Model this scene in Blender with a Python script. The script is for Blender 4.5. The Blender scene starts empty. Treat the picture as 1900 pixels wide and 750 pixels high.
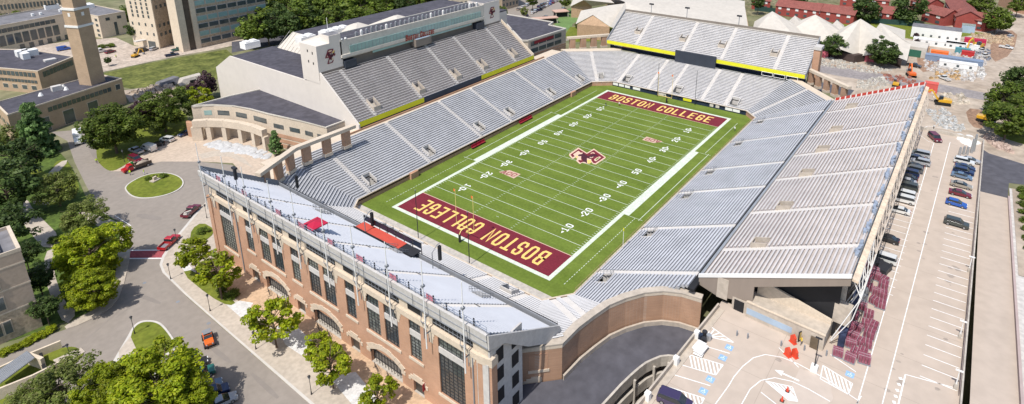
import bpy, bmesh, math, random
import numpy as np
from mathutils import Vector, Matrix
R = math.radians
sc = bpy.context.scene
C = bpy.context.collection
random.seed(7)
# ---------------------------------------------------------------- camera
CAM = Vector((-145.8099, -88.9038, 83.2366)); YAW, PIT, ROL = 0.6405245, 0.3012464, -0.003301; FOC = 1122.185; SX, SY = 43.925, -258.832
fw = Vector((math.cos(PIT)*math.cos(YAW), math.cos(PIT)*math.sin(YAW), -math.sin(PIT)))
rt = fw.cross(Vector((0, 0, 1))).normalized(); up = rt.cross(fw)
rt2 = rt*math.cos(ROL)+up*math.sin(ROL); up2 = -rt*math.sin(ROL)+up*math.cos(ROL)
cd = bpy.data.cameras.new('camera'); cam = bpy.data.objects.new('camera', cd); C.objects.link(cam)
cam.matrix_world = Matrix(((rt2.x, up2.x, -fw.x, CAM.x), (rt2.y, up2.y, -fw.y, CAM.y), (rt2.z, up2.z, -fw.z, CAM.z), (0, 0, 0, 1)))
cd.sensor_width = 36; cd.lens = 36*FOC/1900; cd.shift_x = -SX/1900; cd.shift_y = SY/1900; cd.clip_end = 5000; cd.clip_start = 1
sc.camera = cam
# survey helpers: turn a point read off the photograph into the place on a plane of known height
def ray(u, v): return fw + rt2*((u-950-SX)/FOC) - up2*((v-375-SY)/FOC)
def A(u, v, z=0.0):
    d = ray(u, v); t = (z-CAM.z)/d.z; p = CAM+d*t; return Vector((p.x, p.y, z))
def AX(u, v, x): d = ray(u, v); return CAM+d*((x-CAM.x)/d.x)
def AY(u, v, y): d = ray(u, v); return CAM+d*((y-CAM.y)/d.y)
def PX(p):
    d = Vector(p)-CAM; z = d.dot(fw); return (950+SX+FOC*d.dot(rt2)/z, 375+SY-FOC*d.dot(up2)/z)
def mpp(p): return (Vector(p)-CAM).dot(fw)/FOC
def HT(bot, top, z0=0.0):      # height of a vertical edge from its foot and its top
    b = A(*bot, z0); lo, hi = 0.0, 150.0
    for _ in range(40):
        m = (lo+hi)/2
        if PX((b.x, b.y, z0+m))[1] > top[1]: lo = m
        else: hi = m
    return b, z0+lo
# ---------------------------------------------------------------- materials
def lin(c): return tuple((x/12.92 if x <= .04045 else ((x+.055)/1.055)**2.4) for x in c)
MATS = {}
def mat(name, col, rough=.8, var=.12, scale=3.0, metal=0.0, bump=0.0, spec=.3, col2=None, scale2=None, stretch=None):
    if name in MATS: return MATS[name]
    m = bpy.data.materials.new(name); m.use_nodes = True; nt = m.node_tree; N = nt.nodes; L = nt.links
    b = N['Principled BSDF']; b.inputs['Roughness'].default_value = rough; b.inputs['Metallic'].default_value = metal
    b.inputs['Specular IOR Level'].default_value = spec
    tc = N.new('ShaderNodeTexCoord'); src = tc.outputs['Object']
    if stretch:
        mp = N.new('ShaderNodeMapping'); mp.inputs['Scale'].default_value = stretch; L.new(src, mp.inputs['Vector']); src = mp.outputs['Vector']
    n1 = N.new('ShaderNodeTexNoise'); n1.inputs['Scale'].default_value = 1.0/scale; n1.inputs['Detail'].default_value = 6; n1.inputs['Roughness'].default_value = .65
    L.new(src, n1.inputs['Vector'])
    r = N.new('ShaderNodeValToRGB'); r.color_ramp.elements[0].position = .3; r.color_ramp.elements[1].position = .7
    a = tuple(max(0, x*(1-var)) for x in col); c2 = col2 or tuple(min(1, x*(1+var)) for x in col)
    r.color_ramp.elements[0].color = (*a, 1); r.color_ramp.elements[1].color = (*c2, 1)
    L.new(n1.outputs['Fac'], r.inputs['Fac']); out = r.outputs['Color']
    if scale2:
        n2 = N.new('ShaderNodeTexNoise'); n2.inputs['Scale'].default_value = 1.0/scale2; n2.inputs['Detail'].default_value = 4; L.new(src, n2.inputs['Vector'])
        mr = N.new('ShaderNodeMapRange'); mr.inputs[1].default_value = .35; mr.inputs[2].default_value = .65; mr.inputs[3].default_value = 1-var; mr.inputs[4].default_value = 1+var
        L.new(n2.outputs['Fac'], mr.inputs[0])
        mx = N.new('ShaderNodeVectorMath'); mx.operation = 'SCALE'; L.new(out, mx.inputs[0]); L.new(mr.outputs[0], mx.inputs['Scale']); out = mx.outputs[0]
    L.new(out, b.inputs['Base Color'])
    if bump:
        bp = N.new('ShaderNodeBump'); bp.inputs['Strength'].default_value = bump; bp.inputs['Distance'].default_value = .05
        L.new(n1.outputs['Fac'], bp.inputs['Height']); L.new(bp.outputs['Normal'], b.inputs['Normal'])
    MATS[name] = m; return m
def brickmat(name, c1, c2, mortar, sx=1.0, row=.12, axis='XZ', big=.1):
    if name in MATS: return MATS[name]
    m = bpy.data.materials.new(name); m.use_nodes = True; nt = m.node_tree; N = nt.nodes; L = nt.links
    b = N['Principled BSDF']; b.inputs['Roughness'].default_value = .88; b.inputs['Specular IOR Level'].default_value = .2
    tc = N.new('ShaderNodeTexCoord'); sp = N.new('ShaderNodeSeparateXYZ'); L.new(tc.outputs['Object'], sp.inputs[0])
    ad = N.new('ShaderNodeMath'); ad.operation = 'ADD'; L.new(sp.outputs[0], ad.inputs[0]); L.new(sp.outputs[1], ad.inputs[1])
    cb = N.new('ShaderNodeCombineXYZ'); L.new(ad.outputs[0], cb.inputs[0]); L.new(sp.outputs[2], cb.inputs[1])
    bt = N.new('ShaderNodeTexBrick'); L.new(cb.outputs[0], bt.inputs['Vector']); bt.inputs['Scale'].default_value = 1
    bt.inputs['Brick Width'].default_value = .4*sx; bt.inputs['Row Height'].default_value = row; bt.inputs['Mortar Size'].default_value = row*.1
    bt.inputs['Color1'].default_value = (*c1, 1); bt.inputs['Color2'].default_value = (*c2, 1); bt.inputs['Mortar'].default_value = (*mortar, 1)
    n = N.new('ShaderNodeTexNoise'); n.inputs['Scale'].default_value = .35; n.inputs['Detail'].default_value = 8; L.new(tc.outputs['Object'], n.inputs['Vector'])
    mr = N.new('ShaderNodeMapRange'); mr.inputs[1].default_value = .3; mr.inputs[2].default_value = .7; mr.inputs[3].default_value = 1-big; mr.inputs[4].default_value = 1+big
    L.new(n.outputs['Fac'], mr.inputs[0]); mx = N.new('ShaderNodeVectorMath'); mx.operation = 'SCALE'
    L.new(bt.outputs['Color'], mx.inputs[0]); L.new(mr.outputs[0], mx.inputs['Scale']); L.new(mx.outputs[0], b.inputs['Base Color'])
    MATS[name] = m; return m
def leafmat(name, ca, cb_, cc):
    m = bpy.data.materials.new(name); m.use_nodes = True; nt = m.node_tree; N = nt.nodes; L = nt.links
    b = N['Principled BSDF']; b.inputs['Roughness'].default_value = .55; b.inputs['Specular IOR Level'].default_value = .25
    g = N.new('ShaderNodeNewGeometry'); r = N.new('ShaderNodeValToRGB'); r.color_ramp.elements[0].color = (*ca, 1); r.color_ramp.elements[1].color = (*cc, 1)
    e = r.color_ramp.elements.new(.5); e.color = (*cb_, 1); L.new(g.outputs['Random Per Island'], r.inputs['Fac'])
    tc = N.new('ShaderNodeTexCoord'); n = N.new('ShaderNodeTexNoise'); n.inputs['Scale'].default_value = 2.5; L.new(tc.outputs['Object'], n.inputs['Vector'])
    mr = N.new('ShaderNodeMapRange'); mr.inputs[1].default_value = .35; mr.inputs[2].default_value = .65; mr.inputs[3].default_value = .7; mr.inputs[4].default_value = 1.35
    L.new(n.outputs['Fac'], mr.inputs[0]); oi = N.new('ShaderNodeObjectInfo'); m2 = N.new('ShaderNodeMapRange'); m2.inputs[3].default_value = .8; m2.inputs[4].default_value = 1.2; L.new(oi.outputs['Random'], m2.inputs[0])
    mm = N.new('ShaderNodeMath'); mm.operation = 'MULTIPLY'; L.new(mr.outputs[0], mm.inputs[0]); L.new(m2.outputs[0], mm.inputs[1])
    mx = N.new('ShaderNodeVectorMath'); mx.operation = 'SCALE'; L.new(r.outputs['Color'], mx.inputs[0]); L.new(mm.outputs[0], mx.inputs['Scale']); L.new(mx.outputs[0], b.inputs['Base Color'])
    t = N.new('ShaderNodeBsdfTranslucent'); L.new(mx.outputs[0], t.inputs['Color']); ms = N.new('ShaderNodeMixShader'); ms.inputs[0].default_value = .38
    L.new(b.outputs[0], ms.inputs[1]); L.new(t.outputs[0], ms.inputs[2]); L.new(ms.outputs[0], N['Material Output'].inputs['Surface'])
    MATS[name] = m; return m
def S(r, g, b): return lin((r/255, g/255, b/255))
M = {}
M['alu'] = mat('aluminium_bench', (.49, .495, .525), .5, .16, 5, metal=.1, spec=.4)
M['alu_tan'] = mat('weathered_bench', (.57, .535, .52), .5, .12, 5, metal=.15)
M['step'] = mat('seating_concrete', (.34, .34, .35), .9, .14, 4, scale2=.6)
M['step_l'] = mat('pale_seating_concrete', (.55, .53, .52), .9, .12, 5, scale2=.7)
M['alu_w'] = mat('pale_bench', (.62, .605, .60), .5, .07, 6, metal=.1)
M['precast'] = mat('cream_precast', (.56, .47, .37), .85, .07, 5, scale2=.5)
M['precast_g'] = mat('grey_precast', (.50, .475, .45), .85, .07, 5, scale2=.6)
M['cream_p'] = mat('cream_panel', (.54, .50, .44), .8, .06, 6, scale2=1)
M['white_wall'] = mat('pale_stucco', (.62, .565, .51), .85, .025, 9, scale2=2.5)
M['conc'] = mat('concrete', (.44, .40, .35), .9, .12, 4, scale2=.8, bump=.2)
M['deckc'] = mat('deck_concrete', (.455, .378, .315), .9, .045, 12, scale2=2.2, bump=.08)
M['walk'] = mat('sidewalk_concrete', (.44, .38, .315), .9, .09, 5, scale2=.8)
M['aisle'] = mat('aisle_concrete', (.56, .53, .50), .9, .08, 3)
M['plaza'] = mat('plaza_paving', (.50, .35, .23), .9, .12, 4, scale2=.6)
M['asph'] = mat('worn_asphalt', (.262, .228, .197), .92, .055, 9, scale2=1.3, bump=.1)
M['asph_d'] = mat('fresh_asphalt', (.085, .083, .097), .9, .13, 6, scale2=2.2, bump=.1)
M['kerb'] = mat('kerb_stone', (.52, .49, .45), .9, .08, 2)
M['paint'] = mat('white_paint', (.78, .78, .77), .8, .08, 1.5, scale2=.5)
M['paint_y'] = mat('gold_paint', (.72, .50, .15), .8, .05, 1.5)
M['maroon'] = mat('maroon_turf', (.155, .016, .028), .85, .13, 3, scale2=.4)
M['maroon_p'] = mat('maroon_panel', (.25, .02, .03), .6, .08, 3)
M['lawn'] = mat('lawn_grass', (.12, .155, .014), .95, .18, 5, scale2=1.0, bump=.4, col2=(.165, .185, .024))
M['lawn_d'] = mat('shade_tinted_grass', (.075, .115, .02), .95, .3, 4, scale2=.9, bump=.5)  # lawn green darkened, tree shade put into the colour
M['meadow'] = mat('meadow_grass', (.065, .085, .014), .95, .3, 7, scale2=1.6, bump=.6, col2=(.17, .18, .045))
M['dirt'] = mat('bare_earth', (.36, .285, .22), .95, .15, 14, scale2=3, bump=.3, col2=(.45, .38, .31))
M['ground'] = mat('campus_ground', (.13, .15, .06), .95, .2, 30, scale2=6, bump=.3, col2=(.22, .20, .12))
M['roof_d'] = mat('dark_roof_membrane', (.068, .064, .078), .85, .16, 8, scale2=2)
M['roof_g'] = mat('grey_roof_gravel', (.17, .165, .175), .9, .14, 8, scale2=2)
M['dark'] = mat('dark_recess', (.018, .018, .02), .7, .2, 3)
M['black'] = mat('black_metal', (.03, .03, .034), .5, .2, 2)
M['steel'] = mat('galvanised_steel', (.42, .43, .44), .45, .1, 3, metal=.5)
M['grey_m'] = mat('grey_painted_metal', (.22, .23, .25), .5, .1, 3)
M['white_m'] = mat('white_painted_metal', (.72, .71, .69), .5, .05, 3)
M['glass'] = mat('window_glass', (.07, .085, .09), .12, .3, 4, spec=.8)
M['glass_g'] = mat('green_window_glass', (.25, .38, .36), .15, .15, 3, spec=.8)
M['glass_b'] = mat('blue_window_glass', (.33, .42, .52), .2, .12, 4, spec=.7)
M['yellow'] = mat('yellow_banner', (.62, .60, .02), .6, .06, 3)
M['gold'] = mat('gold_letter', (.66, .42, .10), .6, .05, 3)
M['navy'] = mat('dark_blue_panel', (.02, .03, .055), .4, .2, 4)
M['screen'] = mat('dark_video_panel', (.035, .042, .058), .45, .1, 3)
M['bark'] = mat('tree_bark', (.13, .095, .07), .95, .25, .6, bump=.5)
M['red_m'] = mat('red_painted_metal', (.42, .03, .03), .5, .1, 2)
M['orange'] = mat('orange_plastic', (.75, .16, .03), .5, .08, 1)
M['hazard'] = mat('red_orange_barrier', (.62, .065, .03), .5, .06, 1)
M['tent'] = mat('tent_fabric', (.50, .46, .405), .85, .05, 9, scale2=2)
M['tan_b'] = mat('tan_brick_wall', (.40, .27, .17), .9, .1, 4, scale2=.7)
M['stone'] = mat('rough_stone_wall', (.42, .33, .24), .92, .22, 1.6, scale2=.5, bump=.4)
M['stone_l'] = mat('pale_limestone', (.62, .52, .40), .9, .07, 4, scale2=.6)
M['brick'] = brickmat('facade_brick', (.47, .262, .162), (.41, .225, .14), (.46, .33, .25), row=.16, sx=1.2)
M['brick_d'] = brickmat('wall_brick', (.42, .245, .15), (.365, .21, .13), (.42, .31, .24), row=.16, sx=1.2)
M['brick_r'] = brickmat('red_dorm_brick', (.32, .065, .052), (.27, .055, .045), (.26, .08, .07), row=.22, sx=1.5)
M['brick_t'] = brickmat('campus_tan_brick', (.44, .31, .20), (.38, .265, .17), (.42, .33, .25), row=.2, sx=1.4)
M['roof_r'] = mat('brown_red_shingle', (.22, .075, .062), .9, .15, 3, scale2=.7)
M['skin'] = mat('skin', (.5, .3, .2), .6, .05, 1)
# turf
def turfmat():
    m = bpy.data.materials.new('field_turf'); m.use_nodes = True; nt = m.node_tree; N = nt.nodes; L = nt.links
    b = N['Principled BSDF']; b.inputs['Roughness'].default_value = .9; b.inputs['Specular IOR Level'].default_value = .15
    tc = N.new('ShaderNodeTexCoord'); n = N.new('ShaderNodeTexNoise'); n.inputs['Scale'].default_value = .09; n.inputs['Detail'].default_value = 8; n.inputs['Roughness'].default_value = .7
    L.new(tc.outputs['Object'], n.inputs['Vector']); r = N.new('ShaderNodeValToRGB'); r.color_ramp.elements[0].position = .32; r.color_ramp.elements[1].position = .68
    r.color_ramp.elements[0].color = (.100, .146, .020, 1); r.color_ramp.elements[1].color = (.142, .190, .034, 1); L.new(n.outputs['Fac'], r.inputs['Fac'])
    w = N.new('ShaderNodeTexWave'); w.inputs['Scale'].default_value = .055; w.inputs['Distortion'].default_value = .15; L.new(tc.outputs['Object'], w.inputs['Vector'])
    mr = N.new('ShaderNodeMapRange'); mr.inputs[1].default_value = .4; mr.inputs[2].default_value = .6; mr.inputs[3].default_value = .955; mr.inputs[4].default_value = 1.045; L.new(w.outputs['Fac'], mr.inputs[0])
    n2 = N.new('ShaderNodeTexNoise'); n2.inputs['Scale'].default_value = 1.6; n2.inputs['Detail'].default_value = 5; L.new(tc.outputs['Object'], n2.inputs['Vector'])
    m3 = N.new('ShaderNodeMapRange'); m3.inputs[1].default_value = .3; m3.inputs[2].default_value = .7; m3.inputs[3].default_value = .88; m3.inputs[4].default_value = 1.12; L.new(n2.outputs['Fac'], m3.inputs[0])
    mm = N.new('ShaderNodeMath'); mm.operation = 'MULTIPLY'; L.new(mr.outputs[0], mm.inputs[0]); L.new(m3.outputs[0], mm.inputs[1])
    mx = N.new('ShaderNodeVectorMath'); mx.operation = 'SCALE'; L.new(r.outputs['Color'], mx.inputs[0]); L.new(mm.outputs[0], mx.inputs['Scale']); L.new(mx.outputs[0], b.inputs['Base Color'])
    return m
M['turf'] = turfmat()
# ---------------------------------------------------------------- mesh building
class MB:
    def __init__(s): s.v = []; s.f = []; s.m = []; s.cur = 0
    def add(s, vs, fs):
        o = len(s.v); s.v += [tuple(v) for v in vs]
        for f in fs: s.f.append(tuple(i+o for i in f)); s.m.append(s.cur)
        return s
    def quad(s, a, b, c, d): return s.add([a, b, c, d], [(0, 1, 2, 3)])
    def box(s, x0, x1, y0, y1, z0, z1):
        x0, x1 = min(x0, x1), max(x0, x1); y0, y1 = min(y0, y1), max(y0, y1)
        return s.add([(x0, y0, z0), (x1, y0, z0), (x1, y1, z0), (x0, y1, z0), (x0, y0, z1), (x1, y0, z1), (x1, y1, z1), (x0, y1, z1)],
            [(3, 2, 1, 0), (4, 5, 6, 7), (0, 1, 5, 4), (1, 2, 6, 5), (2, 3, 7, 6), (3, 0, 4, 7)])
    def obox(s, c, sx, sy, z0, z1, rz=0):
        ca, sa = math.cos(rz), math.sin(rz)
        P = [(c[0]+x*ca-y*sa, c[1]+x*sa+y*ca) for x, y in ((-sx/2, -sy/2), (sx/2, -sy/2), (sx/2, sy/2), (-sx/2, sy/2))]
        return s.prism(P, z0, z1)
    def prism(s, P, z0, z1, cap=True):
        ar = sum(P[i][0]*P[(i+1) % len(P)][1]-P[(i+1) % len(P)][0]*P[i][1] for i in range(len(P)))
        if ar < 0: P = P[::-1]
        n = len(P); zz0 = z0 if hasattr(z0, '__len__') else [z0]*n; zz1 = z1 if hasattr(z1, '__len__') else [z1]*n
        if ar < 0: zz0 = zz0[::-1]; zz1 = zz1[::-1]
        vs = [(p[0], p[1], z) for p, z in zip(P, zz0)]+[(p[0], p[1], z) for p, z in zip(P, zz1)]
        fs = [(i, (i+1) % n, n+(i+1) % n, n+i) for i in range(n)]
        if cap: fs += [tuple(range(n-1, -1, -1)), tuple(range(n, 2*n))]
        return s.add(vs, fs)
    def hexa(s, a, b):      # two quads a (bottom) b (top)
        return s.add(list(a)+list(b), [(3, 2, 1, 0), (4, 5, 6, 7), (0, 1, 5, 4), (1, 2, 6, 5), (2, 3, 7, 6), (3, 0, 4, 7)])
    def extr(s, poly, d):   # 3D polygon extruded by vector d
        n = len(poly); d = Vector(d); q = [Vector(p)+d for p in poly]
        return s.add([tuple(p) for p in poly]+[tuple(p) for p in q], [tuple(range(n-1, -1, -1)), tuple(range(n, 2*n))]+[(i, (i+1) % n, n+(i+1) % n, n+i) for i in range(n)])
    def tube(s, a, b, r, n=6, r2=None):
        a, b = Vector(a), Vector(b); d = (b-a).normalized(); t = Vector((0, 0, 1)) if abs(d.z) < .9 else Vector((1, 0, 0))
        x = d.cross(t).normalized(); y = d.cross(x); r2 = r if r2 is None else r2
        vs = [a+(x*math.cos(2*math.pi*i/n)+y*math.sin(2*math.pi*i/n))*r for i in range(n)]+[b+(x*math.cos(2*math.pi*i/n)+y*math.sin(2*math.pi*i/n))*r2 for i in range(n)]
        return s.add(vs, [(i, (i+1) % n, n+(i+1) % n, n+i) for i in range(n)]+[tuple(range(n-1, -1, -1)), tuple(range(n, 2*n))])
    def path(s, pts, r, n=6):
        for a, b in zip(pts, pts[1:]): s.tube(a, b, r, n)
        return s
    def dome(s, c, rx, ry, rz, n=10, m=5):
        vs = []; 
        for j in range(m+1):
            th = math.pi/2*j/m
            for i in range(n): a = 2*math.pi*i/n; vs.append((c[0]+rx*math.cos(th)*math.cos(a), c[1]+ry*math.cos(th)*math.sin(a), c[2]+rz*math.sin(th)))
        return s.add(vs, [(j*n+i, j*n+(i+1) % n, (j+1)*n+(i+1) % n, (j+1)*n+i) for j in range(m) for i in range(n)])
    def build(s, name, material, parent=None, loc=None, smooth=False):
        me = bpy.data.meshes.new(name); me.from_pydata(s.v, [], s.f)
        for m in (material if isinstance(material, (list, tuple)) else [material]): me.materials.append(m)
        if max(s.m, default=0) > 0: me.polygons.foreach_set('material_index', s.m)
        if smooth: me.polygons.foreach_set('use_smooth', [True]*len(me.polygons))
        me.update(); o = bpy.data.objects.new(name, me); C.objects.link(o)
        if parent is not None: o.parent = parent
        if loc is not None: o.location = loc
        return o
def tag(o, label=None, cat=None, group=None, kind=None):
    if label: o['label'] = label
    if cat: o['category'] = cat
    if group: o['group'] = group
    if kind: o['kind'] = kind
    return o
def thing(name, label, cat, loc=(0, 0, 0), rz=0, group=None):
    o = bpy.data.objects.new(name, None); C.objects.link(o); o.location = loc; o.rotation_euler = (0, 0, rz); o.empty_display_size = .5
    return tag(o, label, cat, group)
def struct(name, mb, m): return tag(mb.build(name, m), kind='structure')
CH = {}
def kids(o):
    return [c for c in C.objects if c.parent == o]
def dup(root, loc, rz=0, label=None, group=None, scale=None, tree=None):
    r = root.copy(); C.objects.link(r); r.location = loc; r.rotation_euler = (0, 0, rz)
    if label: r['label'] = label
    if group: r['group'] = group
    if scale is not None: r.scale = scale if hasattr(scale, '__len__') else (scale,)*3
    out = []
    for ch in CH[root.name]:
        c = ch.copy(); C.objects.link(c); c.parent = r; out.append(c)
        for g in CH.get(ch.name, []):
            d = g.copy(); C.objects.link(d); d.parent = c; out.append(d)
    return r, out
def register(root):
    CH[root.name] = kids(root)
    for c in CH[root.name]: CH[c.name] = kids(c)
    return root
def tri_sheet(P, z):   # concave polygon sheet
    from mathutils.geometry import tessellate_polygon
    vs = [(p[0], p[1], z) for p in P]; t = tessellate_polygon([[Vector(v) for v in vs]])
    fs = []
    for a, b, c in t:
        n = (Vector(vs[b])-Vector(vs[a])).cross(Vector(vs[c])-Vector(vs[a])); fs.append((a, b, c) if n.z > 0 else (a, c, b))
    return vs, fs
def sheet(name, P, z, m, kind='structure', kerb=None):
    mb = MB(); vs, fs = tri_sheet(P, z); mb.add(vs, fs)
    if kerb: n = len(P); mb.add([(p[0], p[1], z) for p in P]+[(p[0], p[1], z-kerb) for p in P], [(i, (i+1) % n, n+(i+1) % n, n+i) for i in range(n)])
    o = mb.build(name, m); o['kind'] = kind; return o
def pxs(L, z=0): return [A(u, v, z).xy for u, v in L]
# ---------------------------------------------------------------- block letters
GL = {'B': [[(0, 0), (0, 1.4), (.75, 1.4), (.95, 1.25), (.95, .85), (.8, .72), (0, .72)], [(.8, .72), (1, .58), (1, .15), (.8, 0), (0, 0)]],
 'O': [[(.2, 0), (0, .2), (0, 1.2), (.2, 1.4), (.8, 1.4), (1, 1.2), (1, .2), (.8, 0), (.2, 0)]],
 'S': [[(0, .35), (0, .2), (.2, 0), (.8, 0), (1, .2), (1, .55), (.8, .72), (.2, .72), (0, .9), (0, 1.2), (.2, 1.4), (.8, 1.4), (1, 1.2), (1, 1.05)]],
 'T': [[(0, 1.4), (1, 1.4)], [(.5, 1.4), (.5, 0)]], 'N': [[(0, 0), (0, 1.4), (1, 0), (1, 1.4)]],
 'C': [[(1, 1.0), (1, 1.2), (.8, 1.4), (.2, 1.4), (0, 1.2), (0, .2), (.2, 0), (.8, 0), (1, .2), (1, .4)]],
 'L': [[(0, 1.4), (0, 0), (1, 0)]], 'E': [[(1, 1.4), (0, 1.4), (0, 0), (1, 0)], [(0, .72), (.75, .72)]],
 'G': [[(1, 1.05), (1, 1.2), (.8, 1.4), (.2, 1.4), (0, 1.2), (0, .2), (.2, 0), (.8, 0), (1, .2), (1, .65), (.55, .65)]],
 'A': [[(0, 0), (.4, 1.4), (.6, 1.4), (1, 0)], [(.2, .45), (.8, .45)]],
 '0': [[(.2, 0), (0, .2), (0, 1.2), (.2, 1.4), (.8, 1.4), (1, 1.2), (1, .2), (.8, 0), (.2, 0)]], '1': [[(.2, 1.15), (.5, 1.4), (.5, 0)], [(.15, 0), (.85, 0)]],
 '2': [[(0, 1.1), (0, 1.2), (.2, 1.4), (.8, 1.4), (1, 1.2), (1, .9), (0, .1), (0, 0), (1, 0)]],
 '3': [[(0, 1.15), (.2, 1.4), (.8, 1.4), (1, 1.2), (1, .9), (.8, .72), (.35, .72)], [(.8, .72), (1, .55), (1, .2), (.8, 0), (.2, 0), (0, .25)]],
 '4': [[(.8, 0), (.8, 1.4), (0, .5), (0, .4), (1, .4)]], '5': [[(1, 1.4), (0, 1.4), (0, .8), (.8, .8), (1, .6), (1, .2), (.8, 0), (.2, 0), (0, .2)]],
 'R': [[(0, 0), (0, 1.4), (.8, 1.4), (1, 1.2), (1, .85), (.8, .68), (0, .68)], [(.5, .68), (1, 0)]], 'U': [[(0, 1.4), (0, .2), (.2, 0), (.8, 0), (1, .2), (1, 1.4)]],
 'P': [[(0, 0), (0, 1.4), (.8, 1.4), (1, 1.2), (1, .85), (.8, .68), (0, .68)]], 'I': [[(.5, 0), (.5, 1.4)]], 'H': [[(0, 0), (0, 1.4)], [(1, 0), (1, 1.4)], [(0, .7), (1, .7)]],
 'W': [[(0, 1.4), (.25, 0), (.5, 1), (.75, 0), (1, 1.4)]], 'F': [[(1, 1.4), (0, 1.4), (0, 0)], [(0, .72), (.75, .72)]], 'M': [[(0, 0), (0, 1.4), (.5, .5), (1, 1.4), (1, 0)]], 'Y': [[(0, 1.4), (.5, .7), (1, 1.4)], [(.5, .7), (.5, 0)]], 'D': [[(0, 0), (0, 1.4), (.75, 1.4), (1, 1.15), (1, .25), (.75, 0), (0, 0)]]}
def ribbon(mb, pts, w, f, k=0):
    pts = [Vector(p) for p in pts]; closed = (pts[0]-pts[-1]).length < 1e-6
    if closed: pts = pts[:-1]
    n = len(pts); Lf = []; Rg = []
    for i in range(n):
        p = pts[i]; a = pts[i-1] if (i > 0 or closed) else None; b = pts[(i+1) % n] if (i < n-1 or closed) else None
        d1 = (p-a).normalized() if a is not None else None; d2 = (b-p).normalized() if b is not None else None
        if d1 is None: t = d2; sc_ = 1; p = p-d2*w/2
        elif d2 is None: t = d1; sc_ = 1; p = p+d1*w/2
        else:
            t = (d1+d2)
            if t.length < 1e-4: t = d1; sc_ = 1
            else: t = t.normalized(); sc_ = min(1/max(.35, t.dot(d1)), 1.9)
        nn = Vector((-t.y, t.x)); Lf.append(p+nn*w/2*sc_); Rg.append(p-nn*w/2*sc_)
    m = n if closed else n-1
    vs = [f(q.x, q.y, k) for q in Lf]+[f(q.x, q.y, k) for q in Rg]
    mb.add(vs, [(i, n+i, n+(i+1) % n, (i+1) % n) for i in range(m)])
def write(mb, text, f, h, w, gap, st, center=True, widths=None):
    """text drawn with blocks: f(x, y) -> 3D. h letter height, w letter width, st stroke."""
    tot = sum((w*.55 if c == ' ' else w)+gap for c in text)-gap; x = -tot/2 if center else 0
    for c in text:
        if c != ' ':
            for i_, pl in enumerate(GL[c]):
                sx = (w-st); sy = (h-st)/1.4
                ribbon(mb, [(x+st/2+px_*sx, st/2+py_*sy) for px_, py_ in pl], st, f, i_*.004)
        x += (w*.55 if c == ' ' else w)+gap
# ================================================================ FIELD
YD = .9144
FX0, FX1 = -63.5, 62.0
FP = [(-63.5, -29), (-63.5, 30.6), (-60.5, 33), (56.5, 33), (62, 26.5), (62, -28.5), (57.5, -33), (-58.2, -33)]
sheet('football_turf', [(p[0]*1.012, p[1]*1.015) for p in FP], .02, M['turf'])
mb = MB(); hy, hx = 24.384, 54.864
def fr(x0, x1, y0, y1, z=.03): mb.quad((x0, y0, z), (x1, y0, z), (x1, y1, z), (x0, y1, z))
B_ = 1.05
fr(-hx-B_, hx+B_, hy, hy+B_); fr(-hx-B_, hx+B_, -hy-B_, -hy); fr(-hx-B_, -hx, -hy, hy); fr(hx, hx+B_, -hy, hy)
for s in (-1, 1):
    y0, y1 = sorted((s*(hy+B_), s*(hy+2.35))); fr(-25*YD, 25*YD, y0, y1)
    y0, y1 = sorted((s*(hy+5.3), s*(hy+5.45))); fr(-25*YD-.6, 25*YD+.6, y0, y1)
    for e in (-1, 1):
        a, b = sorted((s*(hy+2.6), s*(hy+6.2))); fr(e*25*YD-.06, e*25*YD+.06, a, b)
        if not (s == 1 and e == 1) and not (s == -1 and e == 1):
            k = 0
            while 25.6*YD+k*.95 < 60*YD: fr(e*(25.6*YD+k*.95)-.28, e*(25.6*YD+k*.95)+.28, s*(hy+4.2)-.07, s*(hy+4.2)+.07); k += 1
        else: fr(25.6*YD, 58*YD, s*(hy+4.2)-.06, s*(hy+4.2)+.06)
    for x in range(-50, 51):
        if x % 5:
            fr(x*YD-.05, x*YD+.05, s*6.096-.3, s*6.096+.3)
            y0, y1 = sorted((s*(hy-.12), s*(hy-.75))); fr(x*YD-.06, x*YD+.06, y0, y1)
for x in range(-45, 50, 5): fr(x*YD-.07, x*YD+.07, -hy, hy)
for e in (-1, 1): fr(e*47*YD-.05, e*47*YD+.05, -.45, .45)
o = struct('yard_lines', mb, mat('white_turf_paint', (.55, .60, .50), .9, .12, 1.5, scale2=.4))
mb = MB()
for e in (-1, 1): fr(e*50*YD-.1, e*50*YD+.1, -hy, hy, .036)
struct('goal_lines', mb, mat('goal_line_paint', (.62, .42, .33), .9, .1, 2))
mb = MB()
for x in range(-40, 50, 10):
    n = (50-abs(x))//10; 
    for s in (-1, 1):
        for j, c in ((-1, str(n)), (1, '0')):
            cx_ = x*YD
            off = j*1.02
            tmp = MB(); write(tmp, c, lambda a, b, k=0, off=off, s=s, cx_=cx_: (cx_ + (a+off)*(1 if s < 0 else -1), s*(hy-6.3-b), .034+k), 2.0, 1.25, 0, .31)
            mb.add(tmp.v, tmp.f)
        if x != 0:
            d = 1 if x > 0 else -1; xa = x*YD+d*2.0; yb = s*(hy-7.2)
            mb.add([(xa, yb-.35, .034), (xa+d*.95, yb, .034), (xa, yb+.35, .034)], [(0, 1, 2)])
struct('yard_numbers', mb, M['paint'])
mb = MB()
for e in (-1, 1): x0, x1 = sorted((e*50*YD+e*.1, e*hx)); fr(x0, x1, -hy, hy, .026)
struct('end_zone_paint', mb, M['maroon'])
mb = MB()
for e in (-1, 1):
    write(mb, 'BOSTON COLLEGE', lambda a, b, k=0, e=e: (e*(47.5+b), -a if e > 0 else a, .034+k), 5.6, 2.2, .82, .66)
struct('end_zone_lettering', mb, M['paint_y'])
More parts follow.
